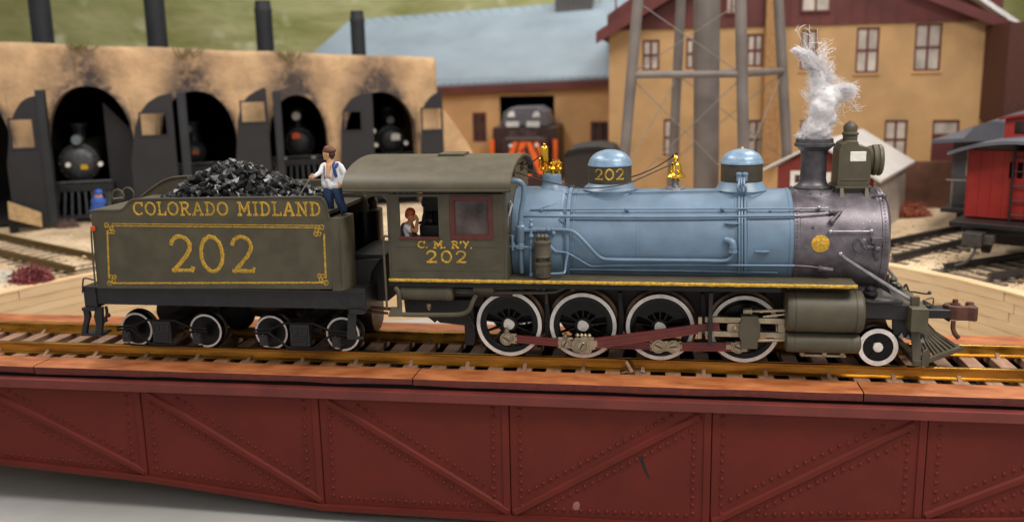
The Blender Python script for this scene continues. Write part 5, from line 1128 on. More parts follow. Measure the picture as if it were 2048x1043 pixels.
stuff(restm.done('small_coal', coalm, coal, smooth=0))
# floor of the bunker so nothing shows through
mb = MB(); mb.box((xl+.7, -1.39, 2.86), (xr+.0, 1.39, 2.93)); mb.done('tank_top', olive2, ten, smooth=0)
# ================================================================ people
def body(name, fn, m_, parent, vox=.012, sm=4, **k):
    mb = MB(); fn(mb); o = mb.done(name, m_, parent, smooth=0, **k)
    r_ = o.modifiers.new('remesh', 'REMESH'); r_.mode = 'VOXEL'; r_.voxel_size = vox; r_.use_smooth_shade = True
    s_ = o.modifiers.new('smooth', 'SMOOTH'); s_.iterations = sm; s_.factor = .5
    return o
YM = -1.02
def q(x, y, dy=0): return P(x, y, YM+dy)
man = thing('person', 'fireman figure in brown cap, open white shirt and blue trousers standing on the tender', 'person', q(676, 428))
def hand(mb, w, d, side, s=1.0, curl=1.0):
    """palm from wrist w along d, five bent fingers; side = thumb direction"""
    w = Vector(w); d = Vector(d).normalized(); s_ = Vector(side).normalized(); n_ = d.cross(s_).normalized()
    mb.cap(w, w+d*.055*s, .026*s, .030*s, 8); mb.cap(w+d*.03*s-s_*.018*s, w+d*.075*s-s_*.022*s, .020*s, .016*s, 8); mb.cap(w+d*.03*s+s_*.018*s, w+d*.075*s+s_*.02*s, .020*s, .016*s, 8)
    for k, L_ in enumerate((.042, .05, .046, .036)):
        b = w+d*.075*s+s_*(.026-.018*k)*s; m1 = b+d*L_*s*.6+n_*.012*curl; m2 = m1+d*L_*.35*s+n_*L_*.55*curl*s
        mb.cap(b, m1, .0105*s, .0095*s, 6); mb.cap(m1, m2, .0095*s, .008*s, 6)
    t = w+d*.02*s+s_*.026*s; mb.cap(t, t+s_*.03*s+d*.025*s, .012*s, .010*s, 6); mb.cap(t+s_*.03*s+d*.025*s, t+s_*.026*s+d*.06*s+n_*.015, .010*s, .009*s, 6)
def skinf(mb):
    h = q(656.5, 307)
    mb.ball(h, .098, 14, (.95, .92, 1.15)); mb.ball(h+Vector((-.035, -.015, -.045)), .066, 10, (1, .85, 1.05)); mb.ball(h+Vector((-.095, -.01, -.02)), .018, 8, (1.3, .8, .9))   # nose to the left
    mb.ball(h+Vector((-.085, -.02, -.065)), .014, 6); mb.ball(h+Vector((-.07, -.015, -.095)), .026, 8); mb.ball(h+Vector((.02, -.092, -.01)), .024, 8, (.7, .5, 1.2)); mb.ball(h+Vector((-.078, -.05, .005)), .014, 6); mb.ball(h+Vector((-.088, -.03, .022)), .016, 6, (1, 1.6, .5))
    mb.cap(q(659, 314), q(660, 328), .058, .066, 10); mb.cap(q(651, 330), q(669, 330), .055, .055, 8); mb.cap(q(659, 331, -.01), q(657, 352, -.075), .075, .055, 10); mb.cap(q(657, 345, .02), q(658, 374, .02), .10, .09, 10)
    # bare hands at the sleeve ends
    hand(mb, q(631, 352, -.16), q(618, 357, -.18)-q(631, 352, -.16), Vector((0, -.2, 1)), 1.15, 1.3)
    hand(mb, q(683, 366, -.05), q(671, 381, -.09)-q(683, 366, -.05), Vector((-.6, -.2, .8)), 1.0, .8)
sk = body('body', skinf, skin, man, .0095, 3)
def shirtf(mb):
    # shirt halves leave the chest open
    mb.cap(q(649, 331, .0), q(650, 366, .0), .050, .075, 10); mb.cap(q(673, 331, .0), q(674, 364, .0), .075, .085, 10); mb.cap(q(661, 330, .06), q(662, 368, .06), .10, .12, 10); mb.cap(q(652, 369, -.01), q(674, 370, -.01), .088, .085, 10); mb.cap(q(656, 360, -.06), q(661, 372, -.05), .06, .07, 8)
    mb.cap(q(649, 330), q(676, 329), .052, .062, 10)
    mb.cap(q(668, 330, -.05), q(663, 352, -.07), .042, .05, 8); mb.cap(q(652, 331, -.045), q(653, 352, -.065), .026, .04, 8)
    mb.cap(q(646, 332), q(640, 345, -.09), .054, .046, 10); mb.cap(q(640, 345, -.09), q(631, 351, -.16), .046, .036, 10)     # his right arm, reaching for the shovel
    mb.cap(q(681, 333), q(690, 349, .02), .062, .060, 10); mb.cap(q(690, 349, .02), q(684, 366, -.05), .058, .040, 10)
body('shirt', shirtf, shirt, man, .011, 4)
def trf(mb):
    mb.cap(q(655, 380, 0), q(676, 380, 0), .085, .085, 10); mb.cap(q(657, 384), q(659, 403, -.02), .098, .088, 10); mb.cap(q(659, 403, -.02), q(661, 420, .01), .086, .080, 10)
    mb.cap(q(675, 384), q(680, 403, -.02), .096, .088, 10); mb.cap(q(680, 403, -.02), q(687, 419, .01), .086, .085, 10)
body('trousers', trf, jeans, man, .011, 3)
def shf(mb):
    mb.cap(q(663, 424.5, .02), q(659, 426, -.10), .035, .035, 8); mb.cap(q(686, 424, .02), q(684, 425.5, -.10), .035, .035, 8)
body('shoes', shf, shoe, man, .012, 2)
def vf(mb):
    mb.tube(crom([q(666, 327, .0), q(670, 326, -.04), q(668, 333, -.10), q(670, 343, -.125), q(674, 355, -.105)], 4), [.028]*1+[.034]*15+[.02], 8) if False else mb.tube(crom([q(669, 325, .0), q(667, 330, -.09), q(669, 342, -.115), q(673, 354, -.10)], 4), .032, 8)
    mb.tube(crom([q(674, 326, .0), q(675, 329, -.05), q(671, 334, -.09)], 4), .030, 8)
    mb.tube(crom([q(650, 327, .0), q(648.5, 334, -.055), q(649, 350, -.075), q(650, 359, -.07)], 4), .014, 8)
body('waistcoat', vf, vest, man, .010, 2)
def hf(mb):
    h = q(657.5, 301); mb.ball(h+Vector((.02, 0, .0)), .125, 14, (1.0, .9, .55)); mb.ball(h+Vector((0, 0, .035)), .105, 12, (1, .9, .6)); mb.cap(h+Vector((-.10, -.04, -.01)), h+Vector((-.12, .05, -.01)), .02, .02, 6); mb.ball(h+Vector((.135, -.02, .01)), .026, 8); mb.cap(h+Vector((.11, 0, -.04)), h+Vector((.14, 0, .02)), .014, .012, 6)
body('cap', hf, hatm, man, .011, 2)
def haf(mb):
    h = q(663, 309); mb.ball(h, .085, 12, (.85, 1.1, .75)); mb.cap(h+Vector((0, -.04, 0)), h+Vector((.02, -.02, -.05)), .05, .04, 8)
body('hair', haf, hair, man, .012, 2)
mb = MB(); e = q(597, 393, -.22); mb.tube([q(626, 348, -.18), e], .013, 7); sh_ = e
mb.prism([sh_+Vector(v) for v in ((.03, -.05, .03), (-.10, -.07, -.10), (-.14, 0, -.13), (-.10, .07, -.10), (.03, .05, .03))], (0.01, 0, -.012)); tag(mb.done('shovel', silver, smooth=0), 'thin grey shovel held by the fireman with its blade in the coal', 'shovel')
YM = -1.12
eng = thing('person', 'engineer figure with orange red hair or cap and raised bare arm seated inside the cab window', 'person', q(822, 476))
eng['label'] = 'engineer figure with orange red cap and raised bare arm sitting at the open cab window'
def f1(mb):
    h = q(822, 431, .05); mb.ball(h, .095, 14, (.92, .92, 1.12)); mb.ball(h+Vector((.035, -.01, -.05)), .06, 10); mb.ball(h+Vector((.09, 0, -.02)), .016, 6, (1.4, .8, .9)); mb.ball(h+Vector((.07, -.02, -.075)), .02, 6); mb.ball(h+Vector((-.01, -.09, -.01)), .022, 6, (.7, .5, 1.2))
    mb.cap(h-Vector((0, 0, .05)), q(819, 448, .05), .05, .055, 8); mb.cap(q(818, 452, .06), q(819, 474, .06), .11, .10, 8)
    mb.cap(q(822, 459, -.05), q(832, 462, -.10), .045, .042, 8); mb.cap(q(832, 462, -.10), q(835, 438, -.06), .042, .030, 8); mb.cap(q(835, 438, -.06), q(831, 430, -.03), .028, .022, 8)
    hand(mb, q(835, 439, -.06), q(829, 428, -.04)-q(835, 439, -.06), Vector((-1, -.2, -.4)), .85, .6)
    mb.cap(q(812, 455, .22), q(828, 470, .25), .04, .035, 8); hand(mb, q(828, 470, .25), Vector((1, 0, -.2)), Vector((0, .3, 1)), .85, .8)
body('body', f1, skin2, eng, .010, 3)
def f2(mb): mb.cap(q(809, 452, .08), q(808, 476, .08), .075, .10, 10); mb.cap(q(822, 455, .1), q(826, 474, .1), .06, .10, 10); mb.cap(q(807, 449, .04), q(817, 450, .2), .04, .04, 8)
body('waistcoat', f2, mat('dark_waistcoat', (48, 40, 46), .5), eng, .012, 3)
def f3(mb): mb.cap(q(813, 453, -.02), q(822, 461, -.05), .062, .052, 10); mb.cap(q(812, 458, .0), q(816, 472, .0), .06, .055, 10)
body('shirt', f3, shirt, eng, .012, 3)
def f4(mb): h = q(820.5, 425, .05); mb.ball(h, .105, 14, (.98, 1, .95)); mb.ball(h+Vector((-.04, 0, -.05)), .075, 10)
body('cap', f4, redcap, eng, .012, 2)
def f5(mb): mb.cap(q(812, 478, .05), q(838, 476, .0), .08, .07, 10); mb.cap(q(838, 476, .2), q(846, 500, .2), .07, .06, 8)
body('trousers', f5, jeans, eng, .014, 2)
# ================================================================ cotton smoke
mb = MB(); blobs = [((1630, 268), .23), ((1618, 270), .14), ((1644, 264), .17), ((1636, 250), .25), ((1648, 232), .25), ((1644, 215), .26), ((1652, 198), .26), ((1670, 188), .20), ((1687, 184), .13), ((1640, 180), .22), ((1638, 160), .15), ((1632, 144), .10), ((1626, 130), .06)]
cs = [(P(x, y, random.uniform(-.06, .08)), r) for (x, y), r in blobs]
for c, r in cs: mb.ball(c, r*.86, 12)
sm_ = mb.done('cotton_smoke', cotton, smooth=0)
r_ = sm_.modifiers.new('remesh', 'REMESH'); r_.mode = 'VOXEL'; r_.voxel_size = .03; r_.use_smooth_shade = True
s_ = sm_.modifiers.new('smooth', 'SMOOTH'); s_.iterations = 9
tx = bpy.data.textures.new('fluff', 'CLOUDS'); tx.noise_scale = .12; tx.noise_depth = 4
dm = sm_.modifiers.new('fluff', 'DISPLACE'); dm.texture = tx; dm.strength = .10; dm.mid_level = .45
tag(sm_, 'white cotton wool smoke plume rising from the smokestack', 'smoke')
def strand(mb, pts, w):
    pts = crom(pts, 4); n = len(pts); rows = []
    v = (CAM-pts[0]).normalized()
    for i, p in enumerate(pts):
        t = (pts[min(i+1, n-1)]-pts[max(i-1, 0)]).normalized(); s1 = t.orthogonal().normalized()*w; s2 = t.cross(s1)
        rows.append([mb.bm.verts.new(p+s1), mb.bm.verts.new(p-s1*.5+s2*.86), mb.bm.verts.new(p-s1*.5-s2*.86)])
    for a, b in zip(rows, rows[1:]):
        for k in range(3): mb.face([a[k], a[(k+1) % 3], b[(k+1) % 3], b[k]])
mb = MB(); spine = [P(x, y, 0) for x, y in ((1632, 270), (1638, 240), (1642, 210), (1645, 185), (1640, 160), (1633, 140), (1628, 122), (1618, 104))]
for i in range(7000):      # short fibres all over the plume
    c, r = random.choice(cs); d = Vector((random.gauss(0, 1), random.gauss(0, 1), random.gauss(0, 1))).normalized(); p = c+d*r*random.uniform(.80, .98)
    t = Vector((random.gauss(0, 1), random.gauss(0, .6), random.gauss(.3, 1))).normalized(); L_ = random.uniform(.04, .12)
    strand(mb, [p, p+t*L_*.5+d*random.uniform(0, .05), p+(t+Vector((random.gauss(0, .5), random.gauss(0, .4), random.gauss(0, .5)))).normalized()*L_+d*random.uniform(0, .05)], .0014)
def wild(x0, y0, x1, y1, n, spread, w=.003, bend=.10):
    for i in range(n):
        a = P(x0, y0, 0)+Vector((random.gauss(0, spread*.5), random.gauss(0, .08), random.gauss(0, spread*.4))); b = P(x1, y1, 0)+Vector((random.gauss(0, spread), random.gauss(0, .12), random.gauss(0, spread)))
        m1 = a.lerp(b, .35)+Vector((random.gauss(0, bend), random.gauss(0, bend), random.gauss(0, bend))); m2 = a.lerp(b, .7)+Vector((random.gauss(0, bend), random.gauss(0, bend), random.gauss(0, bend)))
        strand(mb, [a, m1, m2, b], w)
wild(1640, 165, 1614, 104, 190, .05, .002, .045); wild(1642, 170, 1640, 116, 70, .08, .0022, .07); wild(1636, 140, 1596, 100, 130, .04, .003, .05); wild(1610, 108, 1588, 101, 130, .025, .0035, .02); wild(1650, 160, 1658, 128, 70, .06, .002, .05)
wild(1614, 110, 1612, 58, 7, .07); wild(1646, 120, 1636, 84, 12, .09); wild(1668, 185, 1704, 180, 320, .06, .0024, .05); wild(1660, 190, 1703, 194, 50, .07, .002, .05); wild(1660, 230, 1678, 243, 6, .05, .002); wild(1645, 115, 1666, 95, 12, .08); wild(1655, 155, 1672, 160, 40, .05, .002, .05); wild(1618, 200, 1608, 185, 24, .04, .002, .04); wild(1690, 200, 1716, 214, 8, .06); wild(1606, 268, 1596, 274, 40, .03, .003, .03)
ff = mb.done('cotton_fibre', cotton, sm_, smooth=60, recalc=False); stuff(ff)
# ================================================================ roundhouse
A = Vector((-27, 13.5, 0)); Bv = Vector((-9, 22, 0)); WD = (Bv-A).normalized(); WN = Vector((WD.y, -WD.x, 0))   # WN faces the pit
def W3(s, z, d=0.0): p = A+WD*s+WN*d; return Vector((p.x, p.y, z))
def wpx(x, y, d=0.0):
    p = onplane(x, y, A+WN*d, WN); return ((p-A).dot(WD), p.z)
arches = []     # centre, half width, top z, spring z
for xl_, xr_, yt, sp_ in ((97, 270, 172, 2.9), (322, 476, 182, 2.8), (540, 658, 190, 2.6), (690, 836, 184, 2.5)):
    a, b = wpx(xl_, 300)[0], wpx(xr_, 300)[0]; arches.append(((a+b)/2, (b-a)/2, wpx((xl_+xr_)/2, yt)[1], sp_))
arches.insert(0, (arches[0][0]-4.6, 1.7, 5.3, 2.9))
rh = thing('roundhouse', 'sooty tan plaster roundhouse with four arched stalls and black open doors', 'building', W3(11, -.3))
s0, s1 = -3.0, wpx(876, 200)[0]
def topz_(s): return 7.02+(6.17-7.02)*(s-4.9)/(22.2-4.9)+.02*math.sin(s*1.3)
def lowz(s):
    for c, hw, zt_, zs in arches:
        u = abs(s-c)/hw
        if u < 1: return zs*.0+zs+(zt_-zs)*math.sqrt(max(0, 1-u**2.2))
    return -.35
M = bpy.data.materials['tan_plaster'].copy(); M.name = 'sooty_plaster'; nt = M.node_tree; N = nt.nodes; L = nt.links
b_ = N['Principled BSDF']; src = b_.inputs['Base Color'].links[0].from_socket
at = N.new('ShaderNodeAttribute'); at.attribute_name = 'soot'; nz = N.new('ShaderNodeTexNoise'); nz.inputs['Scale'].default_value = 1.6; nz.inputs['Detail'].default_value = 9; nz.inputs['Roughness'].default_value = .7
g_ = N.new('ShaderNodeNewGeometry'); L.new(g_.outputs['Position'], nz.inputs[0])
mu = N.new('ShaderNodeMath'); mu.operation = 'MULTIPLY'; L.new(at.outputs['Fac'], mu.inputs[0]); mr = N.new('ShaderNodeMapRange'); L.new(nz.outputs[0], mr.inputs[0]); mr.inputs[1].default_value = .22; mr.inputs[2].default_value = .55; L.new(mr.outputs[0], mu.inputs[1]); mu.use_clamp = True
mx = N.new('ShaderNodeMix'); mx.data_type = 'RGBA'; L.new(mu.outputs[0], mx.inputs[0]); L.new(src, mx.inputs[6]); mx.inputs[7].default_value = (*lin((70, 60, 58)), 1); L.new(mx.outputs[2], b_.inputs['Base Color'])
mb = MB(); ns = 260; nzv = 26; sv = []; col = mb.bm.verts.layers.float.new('soot')
def soot(s, z):
    v = 0
    for c, hw, zt_, zs in arches:
        w_ = .95+.25*(z-zt_)/1.6 if z > zt_ else 1.1; v += 1.5*math.exp(-((s-c+.1)/w_)**2)*math.exp(-(max(0, zt_-z)/.5))*(.9 if z > zt_-.6 else .4)*max(.25, 1-.55*max(0, z-zt_)/1.6)
        u = math.hypot((s-c)/hw, max(0, z-zs)/(zt_-zs)); v += 1.0*math.exp(-((u-1.0)/.13)**2)*(1 if z > zs else .4)
    return min(1, v)
F = []; Bk = []
for i in range(ns+1):
    s = s0+(s1-s0)*i/ns; rf = []; rb_ = []
    lz_ = lowz(s)
    for j in range(nzv+1):
        z = lz_+(topz_(s)-lz_)*j/nzv; edge = .16*max(0, 1-(topz_(s)-z)/.18)**2+.16*max(0, 1-(s1-s)/.2)**2
        d = -edge+.05*noise.noise(Vector((s*.8, z*.8, 0)))+.02*noise.noise(Vector((s*3, z*3, 4)))+(.05*math.exp(-((z-lz_)/.15)**2) if lz_ > 0 else 0)
        v = mb.bm.verts.new(W3(s, z, d)); v[col] = soot(s, z); rf.append(v)
    for j in (0, nzv): v = mb.bm.verts.new(W3(s, rf[j].co.z, -.75)); v[col] = .8 if j == 0 else 0; rb_.append(v)
    F.append(rf); Bk.append(rb_)
for i in range(ns):
    for j in range(nzv): mb.face([F[i][j], F[i+1][j], F[i+1][j+1], F[i][j+1]])
    mb.face([F[i][nzv], F[i+1][nzv], Bk[i+1][1], Bk[i][1]]); mb.face([F[i+1][0], F[i][0], Bk[i][0], Bk[i+1][0]])
mb.face([v for v in F[-1]]+[Bk[-1][1], Bk[-1][0]])
mb.done('front_wall', M, rh, smooth=60)
# interior, roof, side wall
mb = MB(); mb.prism([W3(s0, topz_(s0)-.25, -.5), W3(s1-.1, topz_(s1)-.2, -.5), W3(s1-.1, topz_(s1)-.05, -11), W3(s0, topz_(s0)-.05, -11)], (0, 0, -.1)); mb.done('roof', chim, rh, smooth=0)
mb = MB(); mb.prism([W3(s1-.4, -.3, -.5), W3(s1, -.3, -.5), W3(s1, -.3, -11), W3(s1-.4, -.3, -11)], (0, 0, topz_(s1)-.0)); mb.done('side_wall', plaster, rh, smooth=0)
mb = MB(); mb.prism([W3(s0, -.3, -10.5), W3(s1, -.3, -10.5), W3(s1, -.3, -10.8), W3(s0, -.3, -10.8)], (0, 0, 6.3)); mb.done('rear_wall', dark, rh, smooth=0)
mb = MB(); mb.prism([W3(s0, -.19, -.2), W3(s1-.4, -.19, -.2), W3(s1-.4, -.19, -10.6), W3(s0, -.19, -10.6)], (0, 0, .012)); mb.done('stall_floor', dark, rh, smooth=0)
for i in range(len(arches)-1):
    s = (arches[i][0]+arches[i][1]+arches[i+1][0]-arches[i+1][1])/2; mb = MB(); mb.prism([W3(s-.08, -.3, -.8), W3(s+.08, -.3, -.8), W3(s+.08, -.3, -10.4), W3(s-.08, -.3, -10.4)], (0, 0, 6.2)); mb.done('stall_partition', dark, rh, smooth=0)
# buttress at the right end
mb = MB(); pts = [wpx(x, y) for x, y in ((882, 212), (908, 246), (935, 285), (960, 330))]; pl = [W3(s1-.05, -.3, -.05), W3(s1-.05, pts[0][1]+.1, -.05)]+[W3(s, z, -.05) for s, z in pts]+[W3(pts[-1][0]+1.2, -.3, -.05)]
mb.prism(pl, -WN*.7); mb.done('buttress', plaster, rh, smooth=0, bevel=.06)
# chimneys
for i, (xa, xb, yt, yb_) in enumerate(((66, 110, -60, 92), (296, 337, -70, 98), (515, 549, 2, 106), (704, 732, 22, 112))):
    dd = -2.5; a = wpx(xa, yb_, dd); b = wpx(xb, yb_, dd); zt_ = wpx((xa+xb)/2, yt, dd)[1]; r = (b[0]-a[0])/2; c = W3((a[0]+b[0])/2, 0, dd)
    mb = MB(); mb.lathe([(r*1.02, topz_(10)-1.0), (r*1.02, zt_-.5), (r*1.08, zt_-.42), (r*.98, zt_-.3), (r*.9, zt_), (r*.7, zt_), (r*.7, zt_-.3)], (c.x, c.y, 0), 'Z', 24); mb.done('chimney', chim, rh, smooth=40)
# doors : black leaves with a quarter round top and a square opening
def door(poly, win, thick, d, label=None, post=None):
    m_ = MB(); pl = [wpx(x, y, d) for x, y in poly]; w = [wpx(x, y, d) for x, y in win]
    xs = [p[0] for p in pl]; wx0, wx1 = min(p[0] for p in w), max(p[0] for p in w); wz0, wz1 = min(p[1] for p in w), max(p[1] for p in w)
    x0, x1 = min(xs), max(xs); zb_ = -.15
    def top(s):
        best = None
        for (a, za), (b, zb2) in zip(pl, pl[1:]):
            if min(a, b)-1e-6 <= s <= max(a, b)+1e-6 and abs(a-b) > 1e-6:
                z = za+(zb2-za)*(s-a)/(b-a); best = z if best is None else max(best, z)
        return best if best is not None else max(p[1] for p in pl)
    n = 14; ss = sorted(set([x0+(x1-x0)*i/n for i in range(n+1)]+[wx0, wx1])); 
    for a, b in zip(ss, ss[1:]):
        if b-a < 1e-4: continue
        inside = wx0-1e-6 <= a and b <= wx1+1e-6; ta, tb = top(a), top(b)
        spans = [(zb_, zb_, wz0, wz0), (wz1, wz1, max(ta, wz1+.02), max(tb, wz1+.02))] if inside else [(zb_, zb_, ta, tb)]
        for l0, l1, h0, h1_ in spans: m_.hexa([W3(a, l0, d), W3(b, l1, d), W3(b, l1, d-thick), W3(a, l0, d-thick), W3(a, h0, d), W3(b, h1_, d), W3(b, h1_, d-thick), W3(a, h0, d-thick)])
    bmesh.ops.remove_doubles(m_.bm, verts=m_.bm.verts, dist=.0008)
    fs = {}
    for f in m_.bm.faces: fs.setdefault(frozenset(v.index for v in f.verts), []).append(f)
    m_.bm.verts.index_update(); fs = {}
    for f in m_.bm.faces: fs.setdefault(frozenset(v.index for v in f.verts), []).append(f)
    dele = [f for k in fs.values() if len(k) > 1 for f in k]
    if dele: bmesh.ops.delete(m_.bm, geom=dele, context='FACES_ONLY')
    o = m_.done('stall_door', doorm, rh, smooth=0)
    m2 = MB(); fw = .07
    holed = [(wx0, wx1, wz0, wz1)]
    holed_wall(m2, wx0-fw, wx1+fw, wz0-fw, wz1+fw, holed, lambda s, z, dd: W3(s, z, d+.03-dd), .06); m2.done('door_window_frame', doorm, o, smooth=0)
    if post:
        m3 = MB(); p0, p1 = wpx(post[0], post[2], d), wpx(post[1], post[2], d); m3.prism([W3(p0[0], -.15, d+.05), W3(p1[0], -.15, d+.05), W3(p1[0], -.15, d-.5), W3(p0[0], -.15, d-.5)], (0, 0, p0[1]+.15)); m3.done('door_edge', chim, o, smooth=0, bevel=.03)
door(((14, 330), (18, 270), (28, 225), (42, 203), (58, 194), (70, 192), (72, 300)), ((25, 240), (63, 240), (63, 295), (25, 295)), .14, 1.3, post=(68, 86, 180))
door(((263, 330), (268, 262), (278, 228), (295, 205), (316, 192), (342, 186), (346, 300)), ((284, 228), (331, 228), (331, 269), (284, 269)), .12, .8, post=(352, 370, 185))
door(((472, 330), (476, 235), (482, 210), (496, 192), (512, 182), (530, 174), (532, 178), (534, 300)), ((482, 205), (528, 205), (524, 243), (486, 243)), .12, .8, post=(545, 560, 182))
door(((682, 330), (683, 240), (688, 218), (702, 198), (722, 188), (744, 186), (746, 300)), ((690, 224), (721, 224), (721, 260), (690, 260)), .12, .6)
door(((842, 330), (844, 230), (850, 208), (862, 193), (876, 184), (884, 182), (886, 300)), ((846, 218), (882, 218), (882, 258), (846, 258)), .12, .5)
# right-hand door inside stall 1
mb = MB(); a0_, a1_ = wpx(215, 300, -.9), wpx(268, 300, -.9); mb.prism([W3(a0_[0], -.15, -.9), W3(a1_[0], -.15, -.75), W3(a1_[0], 3.4, -.75), W3(a0_[0], 4.6, -.9)], -WN*.1); mb.done('stall_door', doorm, rh, smooth=0)
# tan board leaning at far left door
mb = MB(); mb.prism([G(30, 400, .0)*0+onplane(x, y, W3(0, 0, 1.6), WN) for x, y in ((15, 403), (82, 426), (84, 454), (18, 438))], WN*-.12); tag(mb.done('loose_board', mat('tan_board', (176, 148, 108), .8)), 'tan board leaning across the foot of the far left stall door', 'board')
mb = MB(); mb.prism([onplane(x, y, W3(0, 0, 1.3), WN) for x, y in ((18, 450), (34, 446), (34, 470), (20, 474))], -WN*.3); tag(mb.done('door_block', black2, smooth=0), 'small black block on the ground under the leaning tan board', 'block')
# small blue figure
bp_ = W3(*wpx(197, 428, 3.6), 3.6); bp_ = onplane(197, 428, W3(0, 0, 3.4), WN)
per = thing('person', 'blurred standing figure in bright blue jacket and cap behind the tender rear', 'person', (bp_.x, bp_.y, -.25))
def bq(x, y, dy=0): return onplane(x, y, W3(0, 0, 3.4+dy), WN)
def f_(mb): mb.cap(bq(190, 403), bq(204, 403), .16, .16, 10); mb.cap(bq(197, 402), bq(197, 428), .24, .2, 10); mb.cap(bq(189, 402), bq(184, 426), .1, .08, 8); mb.cap(bq(205, 402), bq(209, 426), .1, .08, 8)
body('jacket', f_, bluem, per, .03, 3)
def f_(mb): c = bq(197, 393); mb.ball(c, .15, 12, (1, 1, 1.15)); mb.cap(c, bq(197, 400), .08, .09, 8); mb.ball(c+WN*.14-Vector((0, 0, .03)), .03, 6); hand(mb, bq(183, 428), Vector((0, 0, -1)), WN, 1.6); hand(mb, bq(210, 428), Vector((0, 0, -1)), WN, 1.6)
body('body', f_, skin, per, .02, 2)
def f_(mb): c = bq(197, 385); mb.ball(c, .17, 12, (1, 1, .8)); mb.cap(c+WN*.12, c+WN*.2, .08, .06, 8)
body('cap', f_, bluem, per, .03, 2)
def f_(mb): a = bq(193, 428); b = bq(201, 428); mb.cap(a, Vector((a.x, a.y, -.15)), .13, .1, 8); mb.cap(b, Vector((b.x, b.y, -.15)), .13, .1, 8)
body('trousers', f_, MATS['dark_waistcoat'], per, .03, 2)
# locomotives in the stalls
dkg = mat('parked_black', (38, 40, 44), .45, .3, var=.15); dkg2 = mat('parked_grey', (74, 76, 78), .4, .5, var=.15)
yel_ = mat('yellow_plate', (200, 160, 40), .5); org_ = mat('orange_red_plate', (214, 80, 34), .5); wht_ = mat('white_number', (200, 200, 200), .5); glas = mat('headlight_glass', (110, 122, 126), .2, .3)
def parked(px, py, rpx, depth, face, label, plate, platecol, hlpos=None, beam=True, lamps=()):
    def q(x, y, dd=0): return onplane(x, y, W3(0, 0, depth+dd), WN)
    c = q(px, py); r = (q(px+rpx, py)-c).length
    t = thing('parked_locomotive', label, 'locomotive', (c.x, c.y, -.2), 'steam locomotives parked in the roundhouse stalls')
    def disc(c_, r_, h0, h1_, name, m_, par=None, prof=None):
        mb = MB(); ring = []
        for rr_, hh in (prof or ((r_*.3, h1_), (r_*.9, h1_), (r_, h1_-.05), (r_, h0))):
            ring.append([mb.bm.verts.new(c_+WN*hh+WD*math.cos(2*PI*k/28)*rr_+Vector((0, 0, math.sin(2*PI*k/28)*rr_))) for k in range(28)])
        for a, b in zip(ring, ring[1:]):
            for k in range(28): mb.face([a[k], a[(k+1) % 28], b[(k+1) % 28], b[k]])
        mb.face(ring[0]); mb.face(list(reversed(ring[-1]))); return mb.done(name, m_, par or t, smooth=40)
    disc(c, r, -6.0, .0, 'boiler', dkg); sb = disc(c, r*.86, -.05, .06, 'smokebox_door', face, prof=((r*.2, .16), (r*.55, .13), (r*.82, .04), (r*.86, -.02)))
    pc_ = q(*plate[:2], .2); mb = MB(); w_ = (q(plate[0]+plate[2], plate[1], .2)-pc_).length
    mb.prism([pc_+WD*a*w_+Vector((0, 0, b*w_*.8)) for a, b in ((-1, -1), (1, -1), (1, .6), (0, 1), (-1, .6))], WN*.04); mb.done('number_plate', platecol, sb, smooth=0)
    if hlpos:
        hc_ = q(*hlpos[:2], .1); hr = (q(hlpos[0]+hlpos[2], hlpos[1], .1)-hc_).length; disc(hc_, hr, -.5, .15, 'headlight', hlpos[3])
    st = c+Vector((0, 0, r*.85))-WN*.8; mb = MB(); mb.lathe([(.28, 0), (.26, .2), (.26, .7), (.36, .82), (.36, .9), (.2, .9)], st, 'Z', 18); mb.done('smokestack', dkg, t, smooth=40)
    mb = MB(); z1 = c.z-r*1.02; a = c+WN*.8
    mb.hexa([Vector((p.x, p.y, z)) for z in (z1-.28, z1) for p in (a-WD*1.35, a+WD*1.35, a+WD*1.35-WN*1.0, a-WD*1.35-WN*1.0)]); mb.done('front_deck', dkg, t, smooth=0, bevel=.02)
    mb = MB()
    for k in range(9): x = -1.0+.25*k; mb.prism([a+WD*(x-.04)+Vector((0, 0, z1-.28-a.z)), a+WD*(x+.04)+Vector((0, 0, z1-.28-a.z)), a+WD*(x*1.15+.04)+WN*.35+Vector((0, 0, .0-a.z)), a+WD*(x*1.15-.04)+WN*.35+Vector((0, 0, .0-a.z))], WN*.05)
    mb.prism([a+WN*.35+WD*x+Vector((0, 0, z-a.z)) for x, z in ((-1.25, -.02), (1.25, -.02), (1.25, .12), (-1.25, .12))], WN*.08); mb.done('pilot', dkg, t, smooth=0)
    for s_ in (-1, 1):
        cc = a+WD*1.25*s_-WN*.8; disc(Vector((cc.x, cc.y, z1-.62)), .38, -.8, .1, 'cylinder', dkg2)
    mb = MB(); mb.tube([a+WD*(-1.3)+Vector((0, 0, z1+.12-a.z)), a+WD*1.3+Vector((0, 0, z1+.12-a.z))], .03, 6)
    for x in (-1.2, -.6, 0, .6, 1.2): mb.tube([a+WD*x+Vector((0, 0, z1-a.z)), a+WD*x+Vector((0, 0, z1+.12-a.z))], .02, 5)
    mb.tube([a+WD*-1.15+Vector((0, 0, z1-.3-a.z)), a+WD*-1.15+WN*.3+Vector((0, 0, .3-a.z))], .03, 5); mb.tube([a+WD*1.15+Vector((0, 0, z1-.3-a.z)), a+WD*1.15+WN*.3+Vector((0, 0, .3-a.z))], .03, 5); mb.done('front_rail', dkg2, t)
    mb = MB()
    for k in range(16):
        aa = 2*PI*k/16; mb.ball(c+WN*.05+WD*math.cos(aa)*r*.92+Vector((0, 0, math.sin(aa)*r*.92)), .035, 6)
    stuff(mb.done('door_bolts', dkg2, sb))
    for lx, ly in lamps: disc(q(lx, ly, .5), .10, -.1, .06, 'marker_lamp', white if lx != 0 else white)
    return t
